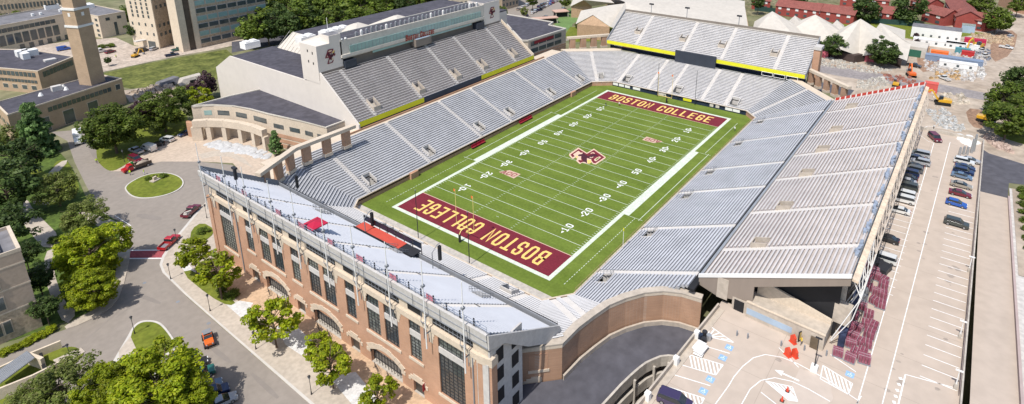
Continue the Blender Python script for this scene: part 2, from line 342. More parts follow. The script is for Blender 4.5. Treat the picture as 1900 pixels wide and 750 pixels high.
# centre emblem: interlocked block letters crossed by an eagle (outline in metres around midfield, reader on the press side)
EMP = dict(
 outline=[(540, 172), (735, 298), (900, 198), (1175, 395), (1165, 422), (945, 568), (880, 555), (835, 505), (805, 545), (748, 548), (632, 518), (592, 550), (562, 552), (488, 484), (512, 432), (470, 400), (428, 434), (398, 432), (325, 362), (328, 318)],
 ring=[(545, 205), (735, 322), (900, 228), (1146, 402), (930, 540), (885, 530), (845, 480), (835, 440), (740, 420), (690, 500), (640, 508), (585, 528), (528, 482), (560, 460), (610, 470), (600, 400), (640, 300), (600, 300), (540, 248), (415, 330), (452, 372), (408, 404), (354, 340)],
 eye=[(905, 448), (960, 408), (1030, 380), (1066, 402), (950, 492), (912, 482)], eye2=[(935, 445), (1005, 402), (1030, 410), (955, 468)],
 feather=[(815, 310), (880, 280), (930, 310), (900, 318), (880, 300), (835, 320)], feather2=[(800, 390), (840, 402), (890, 382), (880, 405), (840, 418), (805, 408)], feather3=[(535, 255), (560, 262), (590, 295), (640, 290), (630, 305), (580, 305)], feather4=[(545, 378), (615, 385), (600, 398), (550, 392)],
 eagle=[(528, 348), (560, 332), (620, 325), (650, 298), (700, 335), (760, 372), (830, 345), (880, 325), (940, 330), (1010, 372), (950, 372), (900, 388), (840, 428), (790, 436), (735, 402), (742, 545), (700, 512), (650, 505), (640, 455), (600, 420), (618, 395), (590, 372), (545, 375)],
 beak=[(742, 462), (828, 462), (838, 520), (795, 545), (755, 545)], beak2=[(478, 372), (530, 372), (520, 410), (492, 408)])
def emw(p): q = A(1030+p[0]/12.5, 260+p[1]/12.5, .05); return (-q.x/6.5, -q.y/6.5)
EMP = {k: [emw(p) for p in v] for k, v in EMP.items()}
def emblem(f, parent=None, outline=True):
    from mathutils.geometry import tessellate_polygon
    out = []; D_ = mat('emblem_eagle', (.06, .012, .022), .7, .2, 1); PL = mat('emblem_pale', (.62, .44, .33), .8, .05, 2)
    for k, (nm, keys, m_) in enumerate((('letter_outline', ('outline',), PL), ('letters', ('ring',), M['maroon'] if outline else mat('emblem_maroon', (.16, .018, .035), .6, .05, 1)), ('eagle', ('eagle',), D_), ('highlights', ('eye', 'feather', 'feather2', 'feather3', 'feather4'), PL), ('eye_centre', ('eye2',), M['turf'] if outline else PL), ('beak', ('beak', 'beak2'), M['paint_y']))):
        if k == 0 and not outline: continue
        mb = MB()
        for key in keys: P = EMP[key]; t_ = tessellate_polygon([[Vector((x, y, 0)) for x, y in P]]); mb.add([f(x, y, .004*k) for x, y in P], t_)
        out.append(mb.build(nm, m_, parent))
    return out
for o in emblem(lambda a, b, k=0: (-a*6.5, -b*6.5, .045+k), None):
    o['kind'] = 'structure'; o.name = 'emblem_'+o.name.split('.')[0]+'_paint'
# conference marks: slanted letters ACC on a wedge
def conf(cx_, cy_, s):
    mb = MB(); mb.add([(cx_-s*1.7, cy_-s*3.0, .036), (cx_+s*1.6, cy_-s*3.0, .036), (cx_+s*1.6, cy_+s*1.2, .036), (cx_-s*1.1, cy_+s*3.1, .036)], [(0, 1, 2, 3)] if True else [])
    o = mb.build('conference_mark_paint', mat('mark_tan', (.52, .36, .28), .9, .1, 1)); o['kind'] = 'structure'
    mb = MB(); write(mb, 'ACC', lambda a, b, k=0: (cx_+s*(b-1.15+a*.12), cy_-s*a*1, .041+k), 2.1, 1.5, .2, .42); o = mb.build('conference_letter_paint', mat('faded_maroon', (.26, .09, .08), .9, .2, 1)); o['kind'] = 'structure'
p = A(945, 322); conf(p.x, p.y, 1); p = A(1211, 261); conf(p.x, p.y, -1)

# ================================================================ SEATING BOWL
def lineint(p, d, q, e):
    den = d[0]*e[1]-d[1]*e[0]; t = ((q[0]-p[0])*e[1]-(q[1]-p[1])*e[0])/den; return (p[0]+d[0]*t, p[1]+d[1]*t)
def edge(i):
    a, b = FP[i % 8], FP[(i+1) % 8]; L_ = math.hypot(b[0]-a[0], b[1]-a[1]); u = ((b[0]-a[0])/L_, (b[1]-a[1])/L_); n = (-u[1], u[0])
    return a, u, n, L_       # FP runs clockwise seen from above: outward = left normal
def O(i, d):
    a0, u0, n0, _ = edge(i-1); a1, u1, n1, _ = edge(i)
    p = (FP[i % 8][0]+n0[0]*d, FP[i % 8][1]+n0[1]*d); q = (FP[i % 8][0]+n1[0]*d, FP[i % 8][1]+n1[1]*d)
    return lineint(p, u0, q, u1)
DEP, RISE, Z0 = .76, .32, 1.45
def inpoly(x, y, P):
    c = False; n = len(P)
    for i in range(n):
        (x1, y1), (x2, y2) = P[i], P[(i+1) % n]
        if (y1 > y) != (y2 > y) and x < (x2-x1)*(y-y1)/(y2-y1)+x1: c = not c
    return c
CURVE = [(-84.3, -37.3), (-77.8, -43.5), (-73, -43.6), (-69, -44.2), (-65, -45.0), (-61.6, -46.5), (-58.2, -48.6), (-55.7, -51.2), (-54.2, -54.2), (-53.6, -57.8)]
NOTCH0 = CURVE+[(-50, -62), (-50, -120), (-120, -120), (-120, -37)]
def _off(P, d):
    P = [Vector(p) for p in P]; o_ = []
    for i in range(len(P)): a_ = P[max(0, i-1)]; b_ = P[min(len(P)-1, i+1)]; u_ = (b_-a_).normalized(); o_.append(tuple(P[i]+Vector((-u_.y, u_.x))*d))
    return o_
NOTCH = [(-84.3, -36.2)]+_off(CURVE, .9)[1:]+[(-50, -62), (-50, -120), (-120, -120), (-120, -36)]
def bowl_side(i, root, n, aisles, vom, stepm, benchm, notch=False, trim=None, wh=1.0):
    """aisles: positions (m along the wall); vom: (s0, s1, k0, k1)"""
    a, u, nn, L_ = edge(i); st = MB(); rows = []
    def S_(p): return (p[0]-a[0])*u[0]+(p[1]-a[1])*u[1]
    def PT(s, d): return (a[0]+u[0]*s+nn[0]*d, a[1]+u[1]*s+nn[1]*d)
    for k in range(n):
        F0, F1, B0, B1 = O(i, k*DEP), O(i+1, k*DEP), O(i, (k+1)*DEP), O(i+1, (k+1)*DEP)
        z = Z0+k*RISE; s0, s1 = S_(F0), S_(F1); b0, b1 = S_(B0), S_(B1)
        cuts = []
        for (v0, v1, k0, k1) in vom:
            if k0 <= k < k1: cuts.append((v0, v1))
        if notch or trim:
            s = min(s0, b0); bad = None
            while s <= max(s1, b1):
                x, y = PT(s, (k+.5)*DEP); f_ = (inpoly(x, y, NOTCH) if notch else False) or (trim(x, y) if trim else False)
                if f_ and bad is None: bad = s
                if not f_ and bad is not None: cuts.append((bad-.1, s)); bad = None
                s += .3
            if bad is not None: cuts.append((bad-.1, max(s1, b1)+1))
        def split(cs):
            iv = [(None, None)]
            for c0, c1 in sorted(cs):
                x0, x1 = iv.pop(); lo = min(s0, b0) if x0 is None else x0
                if c0 > lo+.05: iv.append((x0, c0))
                iv.append((max(c1, lo) if x0 is not None else c1, None))
            return [(x0, x1) for x0, x1 in iv if (x0 is None or x0 < max(s1, b1)-.1)]
        def q4(x0, x1, d0, d1):
            def at_(s, d, end):
                if s is None:
                    t = (d-k*DEP)/DEP; return (PT(s0+(b0-s0)*t, d) if end == 0 else PT(s1+(b1-s1)*t, d))
                return PT(s, d)
            return at_(x0, d0, 0), at_(x1, d0, 1), at_(x1, d1, 1), at_(x0, d1, 0)
        for x0, x1 in split(cuts):
            p0, p1, p2, p3 = q4(x0, x1, k*DEP, (k+1)*DEP)
            st.add([(*p0, z-RISE-.02), (*p1, z-RISE-.02), (*p1, z), (*p0, z), (*p2, z), (*p3, z), (*p2, z-.5), (*p3, z-.5)], [(1, 0, 3, 2), (2, 3, 5, 4), (0, 7, 5, 3), (6, 1, 2, 4)])
        bm_ = MB()
        for x0, x1 in split(cuts+[(s-.72, s+.72) for s in aisles]):
            if x0 is not None and x1 is not None and x1-x0 < .6: continue
            p0, p1, p2, p3 = q4(x0, x1, k*DEP+.34, k*DEP+.64)
            bm_.hexa([(*p, z+.33) for p in (p1, p0, p3, p2)], [(*p, z+.39) for p in (p1, p0, p3, p2)])
        if bm_.v: bm_.build('bench_row', benchm, root)
    st.build('seating_steps', stepm, root)
    # aisle steps, pale
    for s in aisles:
        am = MB()
        for k in range(n):
            x, y = PT(s, (k+.5)*DEP)
            if any((notch and inpoly(*PT(s+e_, (k+f_)*DEP), NOTCH)) or (trim and trim(*PT(s+e_, (k+f_)*DEP))) for e_ in (-.8, .8) for f_ in (0, 1)): continue
            if any(k0 <= k < k1 and v0-.3 < s < v1+.3 for v0, v1, k0, k1 in vom): continue
            z = Z0+k*RISE
            P = [PT(s-.66, k*DEP+.38), PT(s+.66, k*DEP+.38), PT(s+.66, (k+1)*DEP+.02), PT(s-.66, (k+1)*DEP+.02)]; am.prism(P, z+.003, z+RISE/2); am.prism([PT(s-.66, k*DEP+.022), PT(s+.66, k*DEP+.022), PT(s+.66, k*DEP+.378), PT(s-.66, k*DEP+.378)], z+.003, z+.02)
        if am.v: am.build('aisle_steps', M['aisle'], root)
    for (v0, v1, k0, k1) in vom:
        vm = MB(); zf = Z0+k0*RISE-.5; zt = Z0+k1*RISE
        P = [PT(v0, k0*DEP), PT(v1, k0*DEP), PT(v1, k1*DEP), PT(v0, k1*DEP)]
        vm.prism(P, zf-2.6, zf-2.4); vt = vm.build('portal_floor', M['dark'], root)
        wm = MB()
        for vv, w in ((v0, -.2), (v1, .2)):
            Q = [PT(vv, k0*DEP), PT(vv+w, k0*DEP), PT(vv+w, k1*DEP), PT(vv, k1*DEP)]
            wm.prism(Q, [zf-2.5]*4, [Z0+k0*RISE+wh, Z0+k0*RISE+wh, zt+wh, zt+wh])
        Q = [PT(v0-.2, k1*DEP), PT(v1+.2, k1*DEP), PT(v1+.2, k1*DEP+.2), PT(v0-.2, k1*DEP+.2)]; wm.prism(Q, zf-.2, zt+wh)
        wm.build('portal_wall', M['precast_g'], root)
    return PT
def field_wall(i, root, m, h=1.45, z=0, cap=M['precast']):
    a, b = FP[i], FP[(i+1) % 8]; _, u, n, L_ = edge(i); P = [a, b, O((i+1), .22), O(i, .22)]
    mb = MB(); mb.prism([a, b, O(i+1, .2), O(i, .2)], 0, h+.25); mb.build('field_wall', m, root)
    mb = MB(); q = [(a[0]-n[0]*.06, a[1]-n[1]*.06), (b[0]-n[0]*.06, b[1]-n[1]*.06), O(i+1, .3), O(i, .3)]; mb.prism(q, h+.253, h+.38); mb.build('wall_coping', cap, root)
def rail(mb, pts, h=1.0, step=2.0, r=.03):
    for a, b in zip(pts, pts[1:]):
        a, b = Vector(a), Vector(b); L_ = (b-a).length; k = max(1, int(L_/step))
        for i in range(k+1): p = a.lerp(b, i/k); mb.tube(p, p+Vector((0, 0, h)), r, 4)
        for hh in (h, h*.55): mb.tube(a+Vector((0, 0, hh)), b+Vector((0, 0, hh)), r, 4)
# --- press side lower stand
g = 'lower seating stands around the field'
t = thing('grandstand', 'lower grey bleachers along the far left sideline, below the press box', 'grandstand', (0, 33, 0), group=g); T0 = t
t.location = (0, 0, 0)
a2 = [A(u, v, z).x+60.5 for u, v, z in ((655, 250, 9), (760, 222, 9), (838, 180, 9), (900, 152, 9), (960, 128, 9), (1015, 108, 9))]
NR = 26
S_l = lambda u, v, z: A(u, v, z).x+60.5
voml = [(S_l(*p)-1.2, S_l(*p)+1.2, 3, 7) for p in ((700, 342, 3), (803, 285, 3), (892, 238, 3), (948, 211, 3), (1018, 172, 3), (1080, 148, 3))]
bowl_side(2, t, NR, [v[0]-1.6 for v in voml]+a2[:0], voml, M['step'], M['alu'])
field_wall(2, t, M['brick_d'])
mb = MB(); rail(mb, [(-60, 33.15, 1.83), (56, 33.15, 1.83)], 1.0, 2.4, .025); mb.build('guard_rail', M['steel'], t)
mb = MB(); mb.box(-72, 64, 52.8, 58.5, 9.0, 9.55); mb.build('upper_walkway', M['precast'], t)
mb = MB(); mb.box(-47, 52, 54.0, 54.4, 9.55, 10.1); mb.build('back_wall', M['brick_d'], t)
for p in ((737, 317), (1053, 176)):
    q = A(*p, 0); mb = MB(); mb.box(q.x-1.4, q.x+1.4, 32.3, 33.3, 0, 1.9); mb.build('tunnel_wall', M['brick'], t)
# --- near-left corner + near end lower stand
t = thing('grandstand', 'lower grey bleachers behind the near end zone, curling round the left corner', 'grandstand', group=g)
a1, u1, n1, L1 = edge(1)
bowl_side(1, t, NR, [], [], M['step'], M['alu'])
vn = [(x+29-1.3, x+29+1.3, 2, 5) for x in (A(738, 410, 3).y, A(955-12, 540, 3).y)]
bowl_side(0, t, 21, [v[0]-1.4 for v in vn]+[13.5, 33], vn, M['step_l'], M['alu_w'], notch=True, trim=lambda x, y: x < -78.8)
bowl_side(7, t, 26, [2.2, 4.6], [], M['step_l'], M['alu_w'], notch=True)
for i in (0, 1, 7): field_wall(i, t, M['brick_d'])
mb = MB(); rail(mb, [(-63.65, -28.8, 1.83), (-63.65, 30.4, 1.83)], .9, 2.4, .02); mb.build('guard_rail', M['steel'], t)
for v in vn:
    mb = MB()
    for x in (v[0], v[1]): rail(mb, [(-63.5-1.5, x-29, 2.4), (-63.5-5*DEP, x-29, 3.4)], 1.0, .7, .03)
    mb.build('portal_railing', M['grey_m'], t)
mb = MB(); q = [O(1, 20.2), O(2, 20.2), O(2, 23.5), O(1, 23.5)]; mb.prism(q, 8.6, 9.4); mb.build('upper_walkway', M['precast'], t)
# --- near-right stand
t = thing('grandstand', 'lower grey bleachers along the right sideline, in front of the tan upper deck', 'grandstand', group=g)
a6, u6, n6, L6 = edge(6); s_ = lambda u, v, z: 57.5-A(u, v, z).x
vomr = [(s_(*p)-1.5, s_(*p)+1.5, 3, 6) for p in ((1460, 190, 3), (1415, 228, 3), (1378, 270, 3), (1325, 323, 3), (1285, 368, 3), (1217, 438, 3), (1137, 523, 3))]
NRR = 29
bowl_side(6, t, NRR, [v[0]-1.3 for v in vomr[1:]], vomr[1:], M['step'], M['alu'], notch=True, wh=.2)
field_wall(6, t, M['conc'])
mb = MB(); rail(mb, [(-57.8, -33.15, 1.83), (56, -33.15, 1.83)], 1.0, 2.4, .03); mb.build('guard_rail', mat('rusty_rail', (.5, .28, .2), .7, .2, 5), t)
for v in vomr[1:]:
    mb = MB(); x0, x1 = 57.5-v[0], 57.5-v[1]
    rail(mb, [(x0, -33-2*DEP, 2.4), (x0, -33-6.2*DEP, 3.8), (x1, -33-6.2*DEP, 3.8), (x1, -33-2*DEP, 2.4)], 1.0, .8, .035); mb.build('portal_railing', M['grey_m'], t)
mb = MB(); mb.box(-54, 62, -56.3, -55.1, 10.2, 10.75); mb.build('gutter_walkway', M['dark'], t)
# --- far end lower stand
t = thing('grandstand', 'pale lower bleachers behind the far end zone, under the video board', 'grandstand', group=g)
bowl_side(3, t, 25, [2.2], [(3.2, 5.2, 3, 6)], M['step_l'], M['alu_w'])
far = lambda u, v, z=2.4: 26.5-A(u, v, z).y
vf = [(far(*p)-1.4, far(*p)+1.4, 2, 6) for p in ((1168, 147), (1262, 167), (1365, 191))]
bowl_side(4, t, 25, [v[0]-1.6 for v in vf]+[v[1]+9 for v in vf[:2]], vf, M['step_l'], M['alu_w'])
bowl_side(5, t, 27, [3.2], [], M['step'], M['alu'])
field_wall(3, t, M['brick']); field_wall(5, t, M['brick'])
field_wall(4, t, M['navy'])
mb = MB(); rail(mb, [(62.2, 26, 1.83), (62.2, -28, 1.83)], 1.0, 2.4, .025); mb.build('guard_rail', M['steel'], t)
mb = MB(); q = [O(3, 19), O(4, 19), O(4, 23), O(3, 23)]; mb.prism(q, 8.7, 9.45); mb.build('upper_walkway', M['precast'], t); mb = MB(); q = [O(5, 20.5), O(6, 20.5), O(6, 23.5), O(5, 23.5)]; mb.prism(q, 9.4, 10.2); mb.build('upper_walkway', M['precast'], t)
# banners on the far wall
for u, v, w, m_ in ((1142, 158, 2.3, 'white_m'), (1153, 160.5, 2.3, 'white_m'), (1164, 163, 2.3, 'white_m'), (1181, 167, 3.2, 'white_m'), (1228, 178, 3.4, 'tent'), (1275, 189, 3.4, 'yellow'), (1320, 198, 1.4, 'tent'), (1331, 200, 1.4, 'tent'), (1352, 204, 2.6, 'white_m'), (1366, 207.5, 2.6, 'white_m')):
    y = AX(u, v, 61.9).y; mb = MB(); mb.box(61.86, 61.92, y-w/2, y+w/2, .45, 1.45); mb.build('wall_banner', M[m_], t)
# tunnel ramp slot in the far right corner
mb = MB(); p0, p1 = A(1455, 203, 3), A(1478, 193, 4); d = (p1-p0); n_ = Vector((-d.y, d.x, 0)).normalized()*1.1
mb.hexa([tuple(p0-n_+Vector((0, 0, -.6))), tuple(p1-n_+Vector((0, 0, 0))), tuple(p1+n_), tuple(p0+n_+Vector((0, 0, -.6)))], [tuple(p0-n_+Vector((0, 0, .8))), tuple(p1-n_+Vector((0, 0, 1.6))), tuple(p1+n_+Vector((0, 0, 1.6))), tuple(p0+n_+Vector((0, 0, .8)))])
mb.build('tunnel_opening', M['dark'], t)
# ================================================================ UPPER DECKS
def deck(root, org, ux, out, L_, n, dep, rise, z0, aisles, vom, stepm, benchm, front=1.0):
    """org: front corner; ux: unit along; out: unit outward; rows climb outward."""
    st = MB(); P = lambda s, d: (org[0]+ux[0]*s+out[0]*d, org[1]+ux[1]*s+out[1]*d)
    flip = (ux[0]*out[1]-ux[1]*out[0]) < 0
    for k in range(n):
        z = z0+k*rise; cuts = sorted((v0, v1) for v0, v1, k0, k1 in vom if k0 <= k < k1)
        def iv(cs):
            x = 0; o_ = []
            for c0, c1 in sorted(cs):
                if c0 > x+.1: o_.append((x, c0))
                x = max(x, c1)
            if x < L_-.1: o_.append((x, L_))
            return o_
        for x0, x1 in iv(cuts):
            st.prism([P(x0, k*dep), P(x1, k*dep), P(x1, (k+1)*dep), P(x0, (k+1)*dep)], z-rise-.28, z)
        bm_ = MB()
        for x0, x1 in iv(list(cuts)+[(s-.72, s+.72) for s in aisles]):
            if x1-x0 < .7: continue
            bm_.prism([P(x0, k*dep+.32), P(x1, k*dep+.32), P(x1, k*dep+.62), P(x0, k*dep+.62)], z+.38, z+.44)
        bm_.build('bench_row', benchm, root)
    st.build('seating_steps', stepm, root)
    for s in aisles:
        am = MB()
        for k in range(n):
            if any(k0 <= k < k1 and v0-.5 < s < v1+.5 for v0, v1, k0, k1 in vom): continue
            z = z0+k*rise; am.prism([P(s-.64, k*dep+.36), P(s+.64, k*dep+.36), P(s+.64, (k+1)*dep-.003), P(s-.64, (k+1)*dep-.003)], z+.003, z+rise/2); am.prism([P(s-.64, k*dep+.003), P(s+.64, k*dep+.003), P(s+.64, k*dep+.357), P(s-.64, k*dep+.357)], z+.003, z+.02)
        if am.v: am.build('aisle_steps', M['aisle'], root)
    for v0, v1, k0, k1 in vom:
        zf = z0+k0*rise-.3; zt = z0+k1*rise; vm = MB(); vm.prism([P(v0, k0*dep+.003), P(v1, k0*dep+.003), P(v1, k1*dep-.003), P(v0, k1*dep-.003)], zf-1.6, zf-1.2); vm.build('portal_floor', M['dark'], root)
        wm = MB()
        for a_, b_ in ((v0-.2, v0-.003), (v1+.003, v1+.2)): wm.prism([P(a_, k0*dep-.3), P(b_, k0*dep-.3), P(b_, k1*dep), P(a_, k1*dep)], zf-1.2, [z0+k0*rise+.9]*2+[zt+.7]*2)
        wm.prism([P(v0-.2, k0*dep-.5), P(v1+.2, k0*dep-.5), P(v1+.2, k0*dep-.303), P(v0-.2, k0*dep-.303)], zf-.3, z0+k0*rise+.9)
        wm.build('portal_wall', M['precast_g'] if benchm is M['alu'] else M['walk'], root)
    return P
# ================================================================ NEAR END BUILDING (brick facade) + its upper deck
XF = -93.2
t = thing('stadium_end_building', 'brick fronted stadium end building with tall grid windows, arches and a white upper seating deck', 'stadium building'); TE = t
NRW = 23; dp = (93.0-75.9)/NRW; rs = (20.7-9.3)/NRW
bl = [(a_, b_) for a_, b_ in ()]
vy = [A(u, v, z).y+41 for u, v, z in ((595, 352+45, 11), (720, 478, 11), (872, 565, 11))]
deck(t, (-75.9, -41), (0, 1), (-1, 0), 84, NRW, dp, rs, 9.3, [10, 24, 38, 52, 66], [], mat('deck_step_grey', (.30, .305, .32), .9, .1, 5, scale2=.8), mat('bluish_white_bench', (.53, .54, .575), .45, .06, 6, metal=.15))
mb = MB(); mb.box(-75.9, -75.7, -41, 43, 8.3, 10.3); mb.build('deck_parapet', M['grey_m'], t)
mb = MB(); mb.box(-75.55, -75.45, -41, 43, 10.2, 10.32); rail(mb, [(-75.6, -41, 9.6), (-75.6, 43, 9.6)], 1.2, 3, .03); mb.build('front_railing', M['black'], t)
# walkable rails round three exit portals on the deck
for y0 in vy:
    mb = MB(); y = y0-41
    rail(mb, [(-77, y-1.6, 10.2), (-79.8, y-1.6, 12.0), (-79.8, y+1.6, 12.0), (-77, y+1.6, 10.2)], 1.1, .8, .04); mb.build('portal_railing', M['grey_m'], t)
    mb = MB(); mb.hexa([(-79.6, y-1.2, 10.2), (-77.2, y-1.2, 10.2), (-77.2, y+1.2, 10.2), (-79.6, y+1.2, 10.2)], [(-79.6, y-1.2, 12.0), (-77.2, y-1.2, 10.6), (-77.2, y+1.2, 10.6), (-79.6, y+1.2, 12.0)]); mb.build('portal_cover', M['precast_g'], t)
# side parapet at the left end, shade of its inner side put into a dark grey
mb = MB(); mb.extr([(-75.9, 43, 8.6), (-93.2, 43, 19.4), (-93.2, 43, 22.0), (-75.9, 43, 10.9)], (0, .25, 0)); mb.build('side_parapet', M['grey_m'], t)
# rear wall above the facade, leaning outward
mb = MB(); mb.extr([(XF+.25, -41.2, 18.6), (XF-.35, -41.2, 18.6), (XF-.65, -41.2, 21.0), (XF-.2, -41.2, 21.0), (XF+.25, -41.2, 20.7)], (0, 84.4, 0)); mb.build('rear_parapet', M['precast_g'], t)
mb = MB(); mb.box(XF-.46, XF+.2, -41.25, 43.25, 18.42, 18.6)
for y in np.arange(-38, 43, 6.0): mb.box(XF-.68, XF-.60, y-.03, y+.03, 18.6, 21)
mb.box(XF-.62, XF-.5, -41.2, 43.2, 19.78, 19.84)
mb.build('fascia_trim', M['grey_m'], t)
mb = MB(); rail(mb, [(XF-.25, -41, 21), (XF-.25, 43, 21)], 1.1, 2.1, .05); mb.build('rear_railing', mat('blue_grey_rail', (.16, .19, .25), .5, .1, 3), t)
for k, y in enumerate(np.arange(-38.5, 43, 2.75)):
    mb = MB(); mb.box(XF-.2, XF-.05, y-.10, y+.10, 20.9, 22.3); mb.build('fan_post', M['black'], t)
for y in (24.5, 12, 4.5, -4.5, -12.5, -21, -29.5, 35):
    mb = MB(); mb.box(XF-.1, XF-.04, y-.9, y+.9, 21.1, 22.0); mb.build('rail_banner', mat('pink_banner', (.55, .16, .2), .7, .3, .3), t)
# end fascia (right), the sloping underside seen from outside
mb = MB(); mb.extr([(XF-.4, -41.3, 18.4), (XF-.5, -41.3, 21.0), (-75.8, -41.3, 10.4), (-75.2, -41.3, 9.0), (-79.5, -41.3, 9.4), (-84.5, -41.3, 12.5), (XF+3, -41.3, 17.3)], (0, -.3, 0)); mb.build('end_fascia', M['precast_g'], t)
mb = MB()
mb.add([(XF, -41, 18.4), (XF, 43, 18.4), (-75.9, 43, 8.3), (-75.9, -41, 8.3)], [(0, 1, 2, 3)]); mb.build('deck_underside', M['conc'], t)
# structure band between brick and deck (cream) with dark louvres
mb = MB(); mb.box(XF+.35, XF+1.0, -40.6, 41.6, 15.6, 18.5); mb.build('upper_wall', M['precast'], t)
AC = [17, 0, -17]; DC = [25.3, 8.5, -8.45, -25.2]; BIG = [(37.4, 31.8), (-30.5, -36.0)]
def arch_pts(y0, y1, z0, zs, zc, n=9, inv=False):
    pts = [(y0, z0)]+[(y0+(y1-y0)*i/n, zs+(zc-zs)*math.sin(math.pi*i/n)) for i in range(n+1)]+[(y1, z0)]
    return pts
def fprism(mb, pts, x0, x1): mb.extr([(x0, y, z) for y, z in pts], (x1-x0, 0, 0))
# facade brick wall: built as piers and spandrels so the openings are real recesses
holes = []   # (y0,y1,z0,z1)
for c in AC: holes += [(c-4.1, c+4.1, 0, 3.6), (c-4.05, c-.62, 7.1, 14.75), (c+.62, c+4.05, 7.1, 14.75)]
for c in DC: holes += [(c-1.25, c+1.25, 0, 2.7), (c-1.35, c+1.35, 7.3, 14.75)]
for a_, b_ in BIG: holes += [(min(a_, b_), max(a_, b_), 3.8, 14.75)]
ys = sorted({-38.6, 40.6}|{h for H_ in holes for h in H_[:2]}); zs = sorted({0, 15.0}|{h for H_ in holes for h in H_[2:]})
mb = MB()
for y0, y1 in zip(ys, ys[1:]):
    run = None
    for z0, z1 in list(zip(zs, zs[1:]))+[(15, 15)]:
        solid = z0 < 15 and not any(h[0]-.01 <= y0 and y1 <= h[1]+.01 and h[2]-.01 <= z0 and z1 <= h[3]+.01 for h in holes)
        if solid and run is None: run = z0
        if not solid and run is not None: mb.box(XF, XF+.6, y0, y1, run, z0); run = None
mb.build('brick_wall', M['brick'], t)
mb = MB(); mb.box(XF+.9, XF+1.0, -38.5, 40.5, 0, 15); mb.box(-84.5, -84.3, -40, 42, 0, 15); mb.build('inner_wall', mat('interior_grey', (.16, .15, .14), .9, .2, 2), t)
mb = MB(); mb.box(XF+1.0, -86.5, -38.5, 40.5, 14.7, 14.9); mb.build('concourse_ceiling', M['conc'], t)
mb = MB()
for y in (-33, -29, -21.5, -12.7, -4.4, 4.4, 12.7, 21.5, 29, 35.5): mb.box(XF-.12, XF-.003, y-.55, y+.55, 0, 15.9)
for c in []: pass
mb.build('brick_pier', M['brick'], t) if False else None
mb = MB(); mb.box(XF-.18, XF+.38, -38.8, 40.8, 15.003, 16.0); mb.build('cornice', M['precast'], t)
# stone trims: sills, stepped quoins at pier tops, arch surrounds
for c in AC:
    mb = MB(); mb.box(XF-.18, XF+.3, c-4.5, c+4.5, 6.6, 7.08); mb.build('sill', M['precast'], t)
    inn = arch_pts(c-4.1, c+4.1, 2.9, 2.95, 4.35); n = len(inn)-2; out = []
    for i in range(n):
        y, z = inn[i+1]; fr_ = (i-(n-1)/2)/((n-1)/2); out.append((y+fr_*1.0, z+.95-abs(fr_)*.15))
    mb = MB()
    for i in range(n-1):
        a_, b_ = inn[i+1], inn[i+2]; e_ = .12 if i % 2 else 0
        fprism(mb, [a_, b_, (out[i+1][0], out[i+1][1]+e_), (out[i][0], out[i][1]+e_)], XF-.14, XF+.2)
    for s in (-1, 1): mb.box(XF-.135, XF+.2, c+s*4.1, c+s*5.1, 2.3, 3.0); mb.box(XF-.13, XF+.2, c+s*4.1, c+s*4.7, 3.0, 3.8)
    mb.build('arch_surround', M['precast'], t)
    # gate screen in the arch and folding barriers in front
    mb = MB()
    for y in np.arange(c-3.9, c+4, .8): mb.box(XF+.42, XF+.5, y-.04, y+.04, 0, 4.2)
    for z in (1.1, 2.4, 3.3): mb.box(XF+.42, XF+.5, c-4.1, c+4.1, z-.05, z+.05)
    mb.build('gate', M['black'], t)
    fw_ = MB(); pts = arch_pts(c-4.1, c+4.1, 3.6, 3.6, 4.4); 
    for hy_ in (c-2.4, c, c+2.4): pass
for c in DC:
    mb = MB(); mb.box(XF-.18, XF+.3, c-1.75, c+1.75, 6.85, 7.28); mb.build('sill', M['precast'], t)
    mb = MB(); mb.box(XF-.14, XF+.2, c-1.8, c+1.8, 2.72, 3.5)
    mb.box(XF-.135, XF+.2, c-1.1, c+1.1, 3.5, 3.95); mb.box(XF-.13, XF+.2, c-2.3, c-1.8, 2.3, 3.0); mb.box(XF-.13, XF+.2, c+1.8, c+2.3, 2.3, 3.0)
    mb.build('door_surround', M['precast'], t)
    mb = MB(); mb.box(XF+.4, XF+.48, c-1.2, c+1.2, 0, 2.6); mb.build('door', mat('dark_bronze_door', (.05, .045, .04), .4, .2, 1), t)
GLV = [mat('facade_glass_a', (.05, .065, .07), .1, .5, 1.2, spec=.9), mat('facade_glass_b', (.10, .125, .125), .12, .5, .9, spec=.9, col2=(.22, .24, .2)), mat('facade_glass_c', (.04, .05, .055), .08, .4, 1.5, spec=.9), mat('facade_glass_d', (.08, .10, .11), .15, .6, .7, spec=.8, col2=(.2, .22, .2))]; GI = [0]  # pane tones differ: reflections and blinds put into the colours
def gridwin(y0, y1, z0, z1, ny, nz, x=XF+.25, name='window'):
    f = MB(); 
    for i in range(ny+1): y = y0+(y1-y0)*i/ny; f.box(x-.03, x+.10, y-.05, y+.05, z0, z1)
    for j in range(nz+1): z = z0+(z1-z0)*j/nz; f.box(x-.02, x+.09, y0, y1, z-.045, z+.045)
    w = MB(); w.box(x+.03, x+.05, y0, y1, z0, z1); w = w.build(name, GLV[GI[0] % 4], t); GI[0] += random.randint(1, 3); f.build('window_frame', M['black'], w)
for c in AC:
    for y0, y1 in ((c-4.05, c-.62), (c+.62, c+4.05)):
        gridwin(y0, y1, 7.1, 11.75, 4, 7); gridwin(y0, y1, 12.85, 14.75, 4, 3)
        mb = MB(); mb.box(XF+.05, XF+.35, y0, y1, 11.75, 12.85); mb.build('spandrel', M['precast_g'], t)
for c in DC:
    gridwin(c-1.35, c+1.35, 7.3, 11.75, 3, 7); gridwin(c-1.35, c+1.35, 12.85, 14.75, 3, 3)
    mb = MB(); mb.box(XF+.05, XF+.35, c-1.35, c+1.35, 11.75, 12.85); mb.build('spandrel', M['precast_g'], t)
